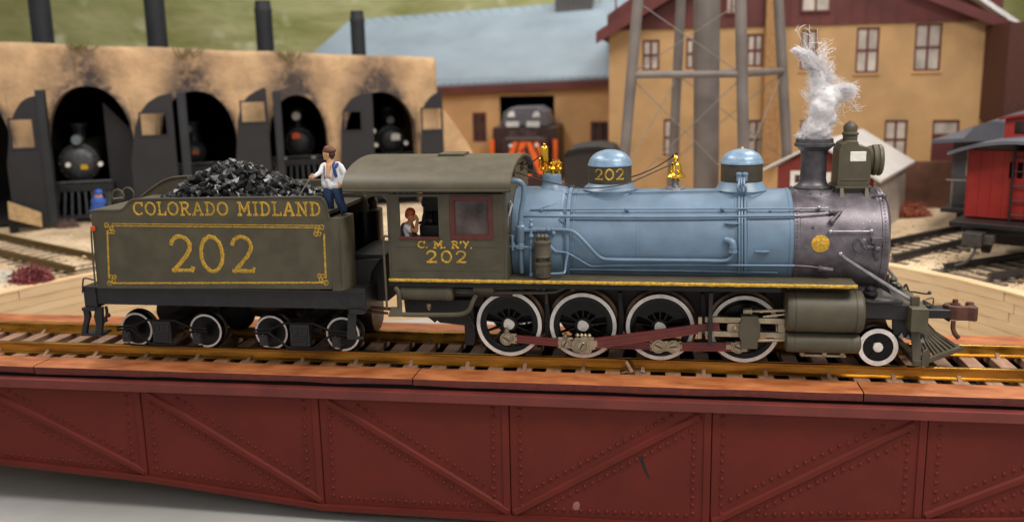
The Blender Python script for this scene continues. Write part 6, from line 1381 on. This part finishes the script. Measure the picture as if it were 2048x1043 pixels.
parked(158, 326, 42, -.9, dkg2, 'grey faced steam locomotive with small yellow plate in the leftmost roundhouse stall', (169, 333, 7), yel_, (153, 280, 11, glas), lamps=((136, 330), (201, 328)))
parked(388, 306, 24, -2.2, dkg, 'dark steam locomotive with dim orange plate in the second roundhouse stall', (391, 304, 6), mat('dim_orange', (168, 84, 40), .5), (376, 258, 8, glas))
parked(600, 285, 30, -1.8, dkg, 'black steam locomotive with bright orange red plate in the third roundhouse stall', (592, 271, 8), org_, (592, 232, 9, mat('pale_lamp', (170, 170, 172), .3)), lamps=((570, 318), (628, 316)))
parked(782, 280, 29, -1.8, dkg, 'black steam locomotive with white number disc in the rightmost roundhouse stall', (791, 273, 9), wht_, (780, 240, 8, dkg2), lamps=((748, 262), (752, 290), (812, 286)))
# ================================================================ long yellow shed with blue grey roof
YB = 33.0
def bq2(x, y, Y=YB): return P(x, y, Y)
bl = thing('engine_house', 'long ochre engine house with blue grey roof and dark doorway behind the cab', 'building', (-5, YB, -.3))
zE = bq2(1050, 172).z; x0, x1 = bq2(872, 250).x, bq2(1226, 250).x+2.5
dr = [(bq2(1000, 250).x, bq2(1109, 250).x, -.35, bq2(1050, 192).z), (bq2(945, 250).x, bq2(973, 250).x, bq2(960, 284).z, bq2(960, 225).z), (bq2(1181, 250).x, bq2(1217, 250).x, bq2(1200, 300).z, bq2(1200, 243).z)]
mb = MB(); holed_wall(mb, x0-12, x1, -.35, zE+.1, dr, lambda x, z, d: Vector((x, YB+d, z)), .25); mb.done('wall', ywall2, bl, smooth=0)
mb = MB(); mb.box((x0-12, YB+10, -.3), (x1, YB+10.2, zE)); mb.box((dr[0][0]-2, YB+.3, -.3), (dr[0][0]-1.9, YB+10, zE)); mb.box((dr[0][1]+1.9, YB+.3, -.3), (dr[0][1]+2, YB+10, zE)); mb.box((dr[0][0]-2, YB+9, -.3), (dr[0][1]+2, YB+9.1, zE)); mb.done('inner_wall', dark, bl, smooth=0)
for h in dr[1:]:
    mb = MB(); holed_wall(mb, h[0], h[1], h[2], h[3], [(h[0]+.1, (h[0]+h[1])/2-.04, h[2]+.1, h[3]-.1), ((h[0]+h[1])/2+.04, h[1]-.1, h[2]+.1, h[3]-.1)], lambda x, z, d: Vector((x, YB+.03+d, z)), .08); w_ = mb.done('window', trim, bl, smooth=0); mb = MB(); mb.box((h[0]+.02, YB+.08, h[2]+.02), (h[1]-.02, YB+.10, h[3]-.02)); mb.done('pane', glassd, w_, smooth=0)
rg = P(700, 40, YB+9); rg2 = P(1245, -3, YB+9); e0 = P(872, 170, YB-.5); e1 = P(1228, 153, YB-.5); hipl = P(560, 165, YB-.5)
k_ = (e1-e0); e1x = e1+k_*.35; rg2x = rg2+(rg2-rg)*.2
hl_ = P(628, 104, YB+4)
V = [hl_+(hl_-rg)*.8, e0, e1x, rg2x, rg]
mb = MB(); dn = Vector((0, 0, -.12)); mb.prism([e0+dn, e1x+dn, e1x+dn*4.2, e0+dn*4.2], (0, .5, 0)); ep = V[0]; mb.prism([ep+dn, e0+dn, e0+dn*4.2, ep+dn*4.2], (.1, .3, 0)); mb.done('fascia', trim, bl, smooth=0)
mb = MB(); mb.prism(V, (0, .0, -.12)); mb.done('roof', roofb, bl, smooth=0)
ns_ = 30
for i in range(ns_+1):
    t = i/ns_; a = e0.lerp(e1x, t); b = rg.lerp(rg2x, t); mb = MB(); mb.tube([a+Vector((0, 0, .02)), b+Vector((0, 0, .02))], .055, 4); mb.done('roof_seam', roofb, bl)
mb = MB(); mb.prism([rg+Vector((0, .1, 0)), rg2x+Vector((0, .1, 0)), rg2x+Vector((0, 9, -4)), rg+Vector((0, 9, -4))], (0, 0, -.1)); mb.done('rear_roof', roofg, bl, smooth=0)
vn = P(1112, 4, YB+8); vn2 = P(1186, 0, YB+8)
mb = MB(); mb.box((vn.x, vn.y-.5, vn.z-.6), (vn2.x, vn.y+1.2, vn.z+1.2)); vt = mb.done('roof_vent', mat('vent_grey', (96, 92, 90), .6), bl, smooth=0)
for i in range(7): x = vn.x+.15+(vn2.x-vn.x-.3)*i/6; mb = MB(); mb.box((x-.06, vn.y-.56, vn.z-.2), (x+.06, vn.y-.5, vn.z+.6)); mb.done('louvre', roofg, vt, smooth=0)
# orange and black diesel in the doorway
DY = 29.5
def dq(x, y, d=0): return P(x, y, DY+d)
di = thing('diesel_locomotive', 'dark diesel locomotive nose with orange chevron stripes in the engine house doorway', 'locomotive', (dq(1048, 300).x, DY, -.2))
dkb = mat('diesel_dark', (50, 28, 27), .45); dgr = mat('diesel_roof_grey', (84, 84, 92), .45)
mb = MB(); mb.prism([dq(x, y) for x, y in ((985, 400), (985, 258), (988, 254), (1110, 254), (1113, 258), (1115, 400))], (0, 8, 0)); bd = mb.done('body', dkb, di, smooth=0, bevel=.05)
mb = MB(); mb.prism([dq(x, y, -.05) for x, y in ((1002, 252), (1006, 226), (1020, 216), (1074, 214), (1090, 224), (1098, 252))], (0, 3, 0)); mb.done('cab_roof', dgr, di, smooth=0, bevel=.05)
mb = MB(); mb.prism([dq(x, y, -1.6) for x, y in ((1003, 282), (1010, 276), (1085, 276), (1092, 282), (1094, 400), (1000, 400))], (0, 1.6, 0)); nose = mb.done('nose', dkb, di, smooth=0, bevel=.06)
for x in (1012, 1053): mb = MB(); mb.prism([dq(x, 243, -.12), dq(x+26, 243, -.12), dq(x+26, 254, -.12), dq(x, 254, -.12)], (0, .06, 0)); mb.done('number_board', wht_, di, smooth=0)
for x in (1018, 1068):
    mb = MB(); mb.prism([dq(x, 224, -.12), dq(x+9, 222, -.12), dq(x+12, 234, -.12), dq(x-4, 234, -.12)], (0, .06, 0)); mb.done('roof_lamp', wht_, di, smooth=0)
mb = MB(); mb.prism([dq(1018, 258, -.08), dq(1078, 258, -.08), dq(1078, 274, -.08), dq(1018, 274, -.08)], (0, .04, 0)); mb.done('windscreen', glassd, di, smooth=0)
for pl in (((1026, 284), (1036, 284), (1020, 330), (1008, 330)), ((1040, 284), (1052, 284), (1036, 340), (1024, 345)), ((1052, 284), (1062, 284), (1090, 345), (1078, 352)), ((1038, 300), (1046, 296), (1064, 350), (1054, 356)), ((1068, 284), (1076, 284), (1093, 325), (1093, 340))):
    mb = MB(); mb.prism([dq(x, y, -1.64) for x, y in pl], (0, .035, 0)); mb.done('stripe', orange, nose, smooth=0)
for xa in (980, 1106): mb = MB(); mb.prism([dq(xa, 279, -.3), dq(xa+8, 279, -.3), dq(xa+8, 330, -.3), dq(xa, 330, -.3)], (0, .2, 0)); mb.done('side_stripe', orange, di, smooth=0)
for x, y in ((1021, 292), (1073, 291)): mb = MB(); mb.ball(dq(x, y, -1.7), .1, 8); mb.done('headlamp', wht_, nose)
mb = MB(); mb.prism([dq(x, y, -1.5) for x, y in ((1000, 370), (1096, 370), (1100, 405), (996, 405))], (0, 2, 0)); mb.done('pilot', black2, di, smooth=0)
# black tank car end between diesel and dome
mb = MB(); TY = 20; mb.prism([P(x, y, TY) for x, y in ((1128, 400), (1128, 312), (1136, 303), (1160, 297), (1196, 295), (1222, 300), (1232, 312), (1232, 400))], (0, 3.2, 0))
tk_ = thing('dark_rail_car', 'plain dark rounded wagon standing right of the diesel behind the steam dome', 'wagon', (P(1180, 380, TY).x, TY, -.2))
mb.done('body', mat('wagon_dark', (44, 36, 34), .6), tk_, smooth=0, bevel=.08)
mb = MB(); mb.prism([P(x, y, TY-.1) for x, y in ((1126, 310), (1136, 301), (1160, 295), (1196, 293), (1224, 298), (1234, 310), (1222, 306), (1196, 300), (1160, 302), (1138, 308))], (0, 3.4, 0)); mb.done('roof_edge', black2, tk_, smooth=0)
mb = MB(); mb.box((P(1135, 390, TY).x, TY+.3, -.1), (P(1225, 390, TY).x, TY+2.8, .6)); mb.done('underframe', black2, tk_, smooth=0)
# ================================================================ yellow two storey building
YY = 27.0
yb_ = thing('station_building', 'two storey yellow plaster building with dark red gable and four pane windows at right', 'building', (8.5, YY, -.3))
def yq(x, y, d=0): return P(x, y, YY+d)
wins = [(1285, 1319, 80, 141), (1372, 1402, 77, 138), (1494, 1526, 68, 134), (1601, 1634, 60, 140), (1712, 1758, 55, 146), (1829, 1883, 47, 142), (1327, 1359, 238, 312), (1495, 1530, 240, 318), (1599, 1634, 240, 318), (1768, 1814, 240, 318)]
dor = (1862, 1916, 240, 356)
HL = []
for a, b, c, d in wins+[dor]: p, q_ = yq(a, (c+d)/2), yq(b, (c+d)/2); HL.append((p.x, q_.x, yq((a+b)/2, d).z, yq((a+b)/2, c).z))
# align storeys
X0, X1 = yq(1219, 200).x, yq(1985, 200).x; ZT = yq(1600, 42).z+.3
mb = MB(); holed_wall(mb, X0, X1, -.35, ZT, HL, lambda x, z, d: Vector((x, YY+d, z)), .22); mb.done('wall', ywall, yb_, smooth=0)
mb = MB(); mb.box((X1, YY, -.35), (X1+.02, YY+10, ZT)); mb.box((X0-.02, YY+.0, -.35), (X0, YY+10, ZT)); mb.box((X0, YY+1.2, -.3), (X1, YY+1.3, ZT)); mb.done('side_wall', ywall, yb_, smooth=0)
for i, h in enumerate(HL):
    xm_ = (h[0]+h[1])/2; zm = (h[2]+h[3])/2
    if i < len(HL)-1: holes = [(a, b, c, d) for a, b in ((h[0]+.09, xm_-.05), (xm_+.05, h[1]-.09)) for c, d in ((h[2]+.09, zm-.05), (zm+.05, h[3]-.09))]
    else: holes = [(h[0]+.09, h[1]-.09, h[3]-.62, h[3]-.1)]
    mb = MB(); holed_wall(mb, h[0], h[1], h[2], h[3], holes, lambda x, z, d: Vector((x, YY+.05+d, z)), .08); w_ = mb.done('window' if i < len(HL)-1 else 'door', trim, yb_, smooth=0)
    for hh in holes: mb = MB(); mb.box((hh[0]-.01, YY+.09, hh[2]-.01), (hh[1]+.01, YY+.11, hh[3]+.01)); mb.done('pane', glassw, w_, smooth=0)
    mb = MB(); mb.box((h[0]-.08, YY-.07, h[2]-.10), (h[1]+.08, YY+.04, h[2]-.0)); mb.done('sill', ywall2, yb_, smooth=0)
# gable
def gp(x, y, d=-.12): return yq(x, y, d)
mb = MB(); a = gp(1222, 84); b = gp(1985, 30); zl = [gp(1222, 84), gp(1400, 58), gp(1600, 42), gp(1800, 36), gp(1988, 28)]
mb.prism([Vector((X0-.1, YY-.10, ZT-.5)), Vector((X1+.1, YY-.10, ZT-.5)), Vector((X1+.1, YY-.10, ZT+1.2)), Vector(((X0+X1)/2, YY-.10, ZT+6)), Vector((X0-.1, YY-.10, ZT+.2))], (0, .09, 0)); mb.done('gable', trim, yb_, smooth=0)
for i in range(26): x = X0+.3+(X1-X0-.6)*i/25; mb = MB(); mb.box((x-.04, YY-.14, ZT-.48), (x+.04, YY-.10, ZT+2.2)); mb.done('gable_batten', trim, yb_, smooth=0)
for a_, b_2, c_, d_ in ((1455, 1472, 0, 30), (1606, 1658, -20, 26)):
    p, q_ = gp(a_, 10, -.2), gp(b_2, 10, -.2); mb = MB(); holed_wall(mb, p.x-.1, q_.x+.1, gp(a_, d_).z, gp(a_, c_).z+.6, [(p.x, (p.x+q_.x)/2-.04, gp(a_, d_).z+.1, gp(a_, c_).z+.5), ((p.x+q_.x)/2+.04, q_.x, gp(a_, d_).z+.1, gp(a_, c_).z+.5)], lambda x, z, d: Vector((x, YY-.22+d, z)), .1); w_ = mb.done('gable_window', trim, yb_, smooth=0); mb = MB(); mb.box((p.x-.02, YY-.16, gp(a_, d_).z+.05), (q_.x+.02, YY-.145, gp(a_, c_).z+.55)); mb.done('pane', glassw, w_, smooth=0)
# roof slopes with overhanging eaves
el = yq(1192, 72, -1.0); apx = Vector(((X0+X1)/2, YY-1.0, el.z+6.6)); er = yq(2046, 56, -1.0)
mb = MB(); sl = apx-el
def slab(p, q_, th=.28, m_=trim, nm='eave_board'): 
    mb = MB(); mb.prism([p, q_, q_+Vector((0, 0, -th*1.6)), p+Vector((0, 0, -th*1.6))], (0, .14, 0)); mb.done(nm, m_, yb_, smooth=0)
slab(el+Vector((0, -.02, .1)), Vector((X0+4.6, el.y-.02, el.z+3.0))); slab(Vector((er.x-7.0, er.y-.02, er.z+3.0)), er+Vector((0, -.02, .1)))
for p, q_ in ((el, Vector((X0+9.0, el.y, el.z+5.9))), (er, Vector((X0+7.5, er.y, er.z+7.1)))):
    mb = MB(); mb.prism([p+Vector((0, 0, -.05)), q_+Vector((0, 0, -.05)), q_+Vector((0, 12, -.05)), p+Vector((0, 12, -.05))], (0, 0, .22)); mb.done('roof', mat('snowy_roof', (206, 204, 206), .35) if p is er else trim, yb_, smooth=0)
mb = MB(); c0_, c1_ = yq(1527, 200, -.5), yq(1560, 200, -.5); mb.box((c0_.x, YY-.5, 1.0), (c1_.x, YY-.02, ZT+4)); mb.done('wall_strip', mat('brown_strip', (150, 112, 70), .7), yb_, smooth=0, bevel=.05)  # brown upright box along the wall
# loading dock and brown timber beside the door
mb = MB(); a, b = P(1822, 372, YY-3), P(1990, 372, YY-3); mb.box((a.x, YY-3, a.z-.12), (b.x, YY-.3, a.z)); dk_ = thing('loading_dock', 'tan topped brown timber loading dock under the red door', 'dock', ((a.x+b.x)/2, YY-2, -.2)); mb.done('deck', ywall, dk_, smooth=0)
for i in range(7): x = a.x+.1+(b.x-a.x-.3)*i/6; mb = MB(); mb.box((x, YY-2.95, -.3), (x+.22, YY-2.7, a.z-.12)); mb.done('post', ywall2, dk_, smooth=0)
mb = MB(); mb.box((a.x, YY-2.7, -.3), (b.x, YY-2.62, a.z-.12)); mb.done('skirt_board', brownt, dk_, smooth=0)
# dark brown building at the right edge
mb = MB(); a, b = P(2006, 230, 24), P(2120, 200, 24); mb.box((a.x, 24, a.z-.3), (b.x+2, 30, P(2006, 45, 24).z)); be_ = thing('brown_building', 'dark brown wooden building cropped at the right edge beyond the yellow wall', 'building', (a.x+2, 25, -.3)); mb.done('upper_wall', mat('deep_brown', (74, 36, 26), .7), be_, smooth=0)
mb = MB(); mb.box((a.x+.8, 24.4, -.3), (b.x+1, 30, a.z-.3)); mb.done('lower_wall', ywall, be_, smooth=0)
mb = MB(); mb.box((a.x+1.2, 24.3, .5), (a.x+2.1, 24.4, a.z-.5)); mb.done('hedge_board', mat('green_board', (96, 120, 48), .8), be_, smooth=0)
# ================================================================ red shed with white roof
sh = thing('red_shed', 'small barn red shed with pale roof and white trimmed window behind the smokestack', 'shed', (8.9, 14.5, -.25))
def sq(x, y, Y=14.0): return P(x, y, Y)
gl, ga, gr = sq(1556, 332), sq(1641, 291), sq(1748, 357)
base = -.3; rdg = G(1724, 265, ga.z); Lr = rdg-ga; Ln = Lr.length; Lr.normalize()
mb = MB(); mb.prism([Vector((gl.x, 14, base)), Vector((gr.x, 14, base)), Vector((gr.x, 14, gr.z)), ga, Vector((gl.x, 14, gl.z))], Lr*(Ln-.4)); mb.done('wall', shedred, sh, smooth=0)
mb = MB(); mb.prism([Vector((gr.x+.01, 14.0, base)), Vector((gr.x+.01, 14, gr.z-.05)), Vector((gr.x+.01, 14, gr.z-.05))+Lr*(Ln-.5), Vector((gr.x+.01, 14, base))+Lr*(Ln-.5)], (.05, 0, 0)); mb.done('white_side', mat('shed_white', (190, 182, 176), .7), sh, smooth=0)
d1_ = (gr-ga).normalized(); d2_ = (gl-ga).normalized(); fo = Lr*-.4
for d_, ln, nm in ((d1_, (gr-ga).length+.35, 1), (d2_, (gl-ga).length+.45, 2)):
    p = ga+fo+Vector((0, 0, .06)); q_ = p+d_*ln; mb = MB(); mb.prism([p, q_, q_+Lr*(Ln+.4), p+Lr*(Ln+.4)], (0, 0, .10)); mb.done('roof', roofw, sh, smooth=0, bevel=.015)
wa, wb = P(1582, 372, 13.98), P(1612, 400, 13.98)
mb = MB(); a, b = P(1590, 350, 13.9), P(1601, 366, 13.9); holed_wall(mb, a.x-.14, b.x+.14, b.z-.14, a.z+.14, [(a.x, b.x, b.z, a.z)], lambda x, z, d: Vector((x, 13.94+d, z)), .1); w_ = mb.done('window_frame', white, sh, smooth=0); mb = MB(); mb.box((a.x-.02, 13.97, b.z-.02), (b.x+.02, 13.985, a.z+.02)); mb.done('pane', glassd, w_, smooth=0)
mb = MB(); a, b = P(1648, 345, 13.9), P(1656, 366, 13.9); mb.box((a.x-.1, 13.95, b.z), (b.x+.1, 13.99, a.z)); mb.done('corner_board', white, sh, smooth=0)
mb = MB(); a = P(1783, 430, 21.5); mb.box((a.x, 21.5, -.3), (a.x+.6, 21.9, P(1783, 345, 21.5).z)); mb.box((a.x+.55, 21.6, -.3), (a.x+5, 21.85, 1.6)); tag(mb.done('dark_fence', brownt, smooth=0), 'dark brown timber post and boarding between shed and dock', 'fence')
# ================================================================ water tower
TW = 17.5
tw = thing('water_tower', 'grey steel water tower legs with central riser pipe standing between the buildings', 'water tower', (P(1413, 300, TW).x, TW, -.3))
def leg(x0, y0, x1, y1, Y, r, nm='leg'):
    a, b = P(x0, y0, Y), P(x1, y1, Y); d = b-a; a = a-d*((a.z+.3)/d.z); b = b+d*.6; mb = MB(); mb.tube([a, b], r, 16); return mb.done(nm, towerm, tw, smooth=50)
leg(1243, 385, 1276, 0, TW-2.2, .19); leg(1487, 290, 1481, 0, TW-2.2, .20); leg(1347, 300, 1362, 0, TW+2.5, .19); leg(1574, 310, 1557, 0, TW+2.5, .20)
leg(1412, 370, 1414, 0, TW, .47, 'riser_pipe')
def strut(x0, y0, Y0, x1, y1, Y1, r, nm='strut', m_=towerm): mb = MB(); mb.tube([P(x0, y0, Y0), P(x1, y1, Y1)], r, 10); mb.done(nm, m_, tw, smooth=50)
strut(1262, 150, TW-2.2, 1483, 148, TW-2.2, .13); strut(1357, 148, TW+2.5, 1566, 142, TW+2.5, .12); strut(1262, 150, TW-2.2, 1357, 148, TW+2.5, .10); strut(1483, 148, TW-2.2, 1566, 142, TW+2.5, .13)
for p in ((1262, 155, TW-2.2, 1487, 380, TW-2.2), (1483, 155, TW-2.2, 1245, 385, TW-2.2), (1276, 5, TW-2.2, 1483, 148, TW-2.2), (1481, 5, TW-2.2, 1262, 148, TW-2.2), (1357, 150, TW+2.5, 1572, 320, TW+2.5), (1566, 145, TW+2.5, 1347, 320, TW+2.5), (1357, 150, TW+2.5, 1245, 350, TW-2.2), (1566, 145, TW+2.5, 1487, 330, TW-2.2)): strut(*p, .018, 'tie_rod', mat('thin_rod_grey', (120, 112, 104), .5))
# ================================================================ caboose and coach
e_ = Vector((.85, -.53, 0)).normalized(); ax = Vector((.53, .85, 0)); ax = (ax-e_*ax.dot(e_)).normalized()
def cab_at(O): 
    return lambda u, v, z: O+e_*u+ax*v+Vector((0, 0, z))
O = Vector((11.53, 9.98, 0)); C_ = cab_at(O); WDT = 2.75
cb = thing('caboose', 'bright red caboose with grey roof, cupola and black ladder at the right edge', 'caboose', C_(WDT/2, 3, -.1))
def cbox(mb, u0, u1, v0, v1, z0, z1): mb.hexa([C_(u, v, z) for z in (z0, z1) for u, v in ((u0, v0), (u1, v0), (u1, v1), (u0, v1))])
zb_, zt2 = 1.17, 3.05
mb = MB(); holed_wall(mb, 0, WDT, zb_, zt2, [(1.08, 1.22, 2.3, 2.75), (1.28, 1.42, 2.3, 2.75)], lambda u, z, d: C_(u, d, z), .08); mb.done('end_wall', cabred, cb, smooth=0)
mb = MB(); cbox(mb, .0, .06, .08, 8, zb_, zt2); cbox(mb, WDT-.06, WDT, .08, 8, zb_, zt2); mb.done('side_wall', cabred, cb, smooth=0)
mb = MB(); cbox(mb, .06, WDT-.06, .25, .3, zb_, zt2); mb.done('inner_wall', dark, cb, smooth=0)
for i in range(9): u = .02+WDT*i/9; mb = MB(); cbox(mb, u, u+.015, -.012, 0, zb_+.02, zt2-.02); mb.done('board_batten', cabred, cb, smooth=0)
mb = MB(); n = 12; pr2 = [(-.35+(WDT+.7)*i/n, 3.02+.36*math.sin(PI*i/n)**.8) for i in range(n+1)]; pr2 += [(u, z-.09) for u, z in reversed(pr2)]
mb.prism([C_(u, -.75, z) for u, z in pr2], ax*9.2); rf_ = mb.done('roof', roofg, cb, smooth=0)
mb = MB(); holed_wall(mb, .55, WDT-.35, 3.28, 3.9, [(.80, 1.12, 3.42, 3.78), (1.75, 2.1, 3.42, 3.78)], lambda u, z, d: C_(u, 1.4+d, z), .08); cbox(mb, .55, .62, 1.48, 3.5, 3.2, 3.9); cbox(mb, WDT-.42, WDT-.35, 1.48, 3.5, 3.2, 3.9); mb.done('cupola', cabred, cb, smooth=0)
mb = MB(); pr3 = [(.42+(WDT-.62)*i/n, 3.88+.16*math.sin(PI*i/n)) for i in range(n+1)]; pr3 += [(u, z-.07) for u, z in reversed(pr3)]; mb.prism([C_(u, 1.25, z) for u, z in pr3], ax*2.6); mb.done('cupola_roof', cabred, cb, smooth=0)
mb = MB(); cbox(mb, -.15, WDT+.15, -.85, 8, .98, 1.12); cbox(mb, .1, WDT-.1, -.5, 7.5, .78, .98); mb.done('underframe', black, cb, smooth=0, bevel=.02)
mb = MB()
for u in (1.20, 1.64): mb.tube([C_(u, -.10, 1.1), C_(u, -.10, 3.3)], .035, 6)
for z in (1.3, 1.7, 2.1, 2.5, 2.9): mb.tube([C_(1.20, -.10, z), C_(1.64, -.10, z)], .022, 6)
mb.done('ladder', black, cb)
mb = MB(); mb.tube([C_(1.72, -.3, 2.15), C_(2.3, -.4, 1.8)], .025, 6); mb.done('brass_rod', brass, cb)
for u in (.45, WDT-.45):
    for v in (.9, 2.6):
        mb = MB(); c = C_(u, v, .46-.05); ring = []
        for rr_, hh in ((.1, -.08), (.42, -.08), (.42, .08), (.1, .08)): ring.append([mb.bm.verts.new(c+e_*hh+ax*math.cos(2*PI*k/24)*rr_+Vector((0, 0, math.sin(2*PI*k/24)*rr_))) for k in range(24)])
        for a, b in zip(ring, ring[1:]):
            for k in range(24): mb.face([a[k], a[(k+1) % 24], b[(k+1) % 24], b[k]])
        mb.face(ring[0]); mb.face(list(reversed(ring[-1]))); mb.done('wheel', black, cb, smooth=40)
mb = MB(); cbox(mb, .25, WDT-.25, .5, 3.0, .35, .75); mb.done('truck', black, cb, smooth=0, bevel=.03)
mb = MB(); cbox(mb, .35, .85, -1.35, -.85, .55, .9); cbox(mb, .85, 1.1, -1.2, -.9, .6, .85); cbox(mb, .45, .75, -.9, -.2, .6, .85); mb.tube(crom([C_(.7, -1.2, .6), C_(.65, -1.3, .3), C_(.5, -1.4, .1), C_(.25, -1.45, -.02)], 4), .045, 8); mb.done('coupler', mat('coupler_grey', (70, 66, 64), .5, .4), cb, smooth=0, bevel=.02)
# grey coach behind
O2 = Vector((12.95, 16.3, -.38)); e2 = Vector((.90, -.44, 0)).normalized(); a2 = Vector((.44, .90, 0))
def C2(u, v, z): return O2+e2*u+a2*v+Vector((0, 0, z))
gc = thing('grey_coach', 'dark grey railway coach with curved grey roof behind the red caboose', 'coach', C2(1.4, 3, -.1))
def c2box(mb, u0, u1, v0, v1, z0, z1): mb.hexa([C2(u, v, z) for z in (z0, z1) for u, v in ((u0, v0), (u1, v0), (u1, v1), (u0, v1))])
cg = mat('coach_grey', (62, 60, 62), .6, var=.1)
mb = MB(); holed_wall(mb, 0, 2.9, 1.0, 3.3, [(.42, .9, 2.0, 3.05)], lambda u, z, d: C2(u, d, z), .08); mb.done('end_wall', cg, gc, smooth=0)
mb = MB(); c2box(mb, 0, .06, .08, 9, 1.0, 3.3); c2box(mb, 2.84, 2.9, .08, 9, 1.0, 3.3); mb.done('side_wall', cg, gc, smooth=0)
mb = MB(); c2box(mb, .35, 1.0, .12, .16, 1.9, 3.1); mb.done('end_window', glassw, gc, smooth=0)
mb = MB(); pr4 = [(-.5+3.9*i/n, 3.30+.10*math.sin(PI*i/n)+(.55*max(0, math.sin(PI*(i-3)/(n-6)))**.5 if 3 <= i <= n-3 else 0)) for i in range(n+1)]; pr4 += [(u, min(z, 3.4)-.12) for u, z in reversed(pr4)]; mb.prism([C2(u, -1.1, z) for u, z in pr4], a2*10); mb.done('roof', roofg, gc, smooth=0)
mb = MB(); c2box(mb, -.1, 3.0, -1.0, 9, .85, 1.0); c2box(mb, .2, 2.7, .3, 2.5, .1, .8); mb.done('underframe', black, gc, smooth=0, bevel=.02)
mb = MB()
for u in (.2, .9): mb.tube([C2(u, -.9, 1.0), C2(u, -.9, 1.9)], .02, 6)
mb.tube([C2(.0, -.9, 1.95), C2(1.0, -.9, 1.95)], .02, 6); mb.done('platform_rail', mat('rail_grey', (130, 124, 118), .5), gc)


for xa, xb, yy in ((135, 195, 78), (350, 400, 92), (560, 600, 100)):
    mb = MB()
    for k in range(5):
        x = xa+(xb-xa)*random.random(); p0, p1 = wpx(x-14, yy+2, .12), wpx(x+14, yy+4, .12); pm = wpx(x+random.uniform(-4, 4), yy+14+random.uniform(0, 14), .2)
        mb.tube(crom([W3(p0[0], topz_(p0[0])+.02, -.05), W3(pm[0], pm[1], .16), W3(p1[0], topz_(p1[0])+.02, -.05)], 5), .022, 5)
    stuff(mb.done('trailing_moss', mat('moss', (98, 92, 52), .9), rh))
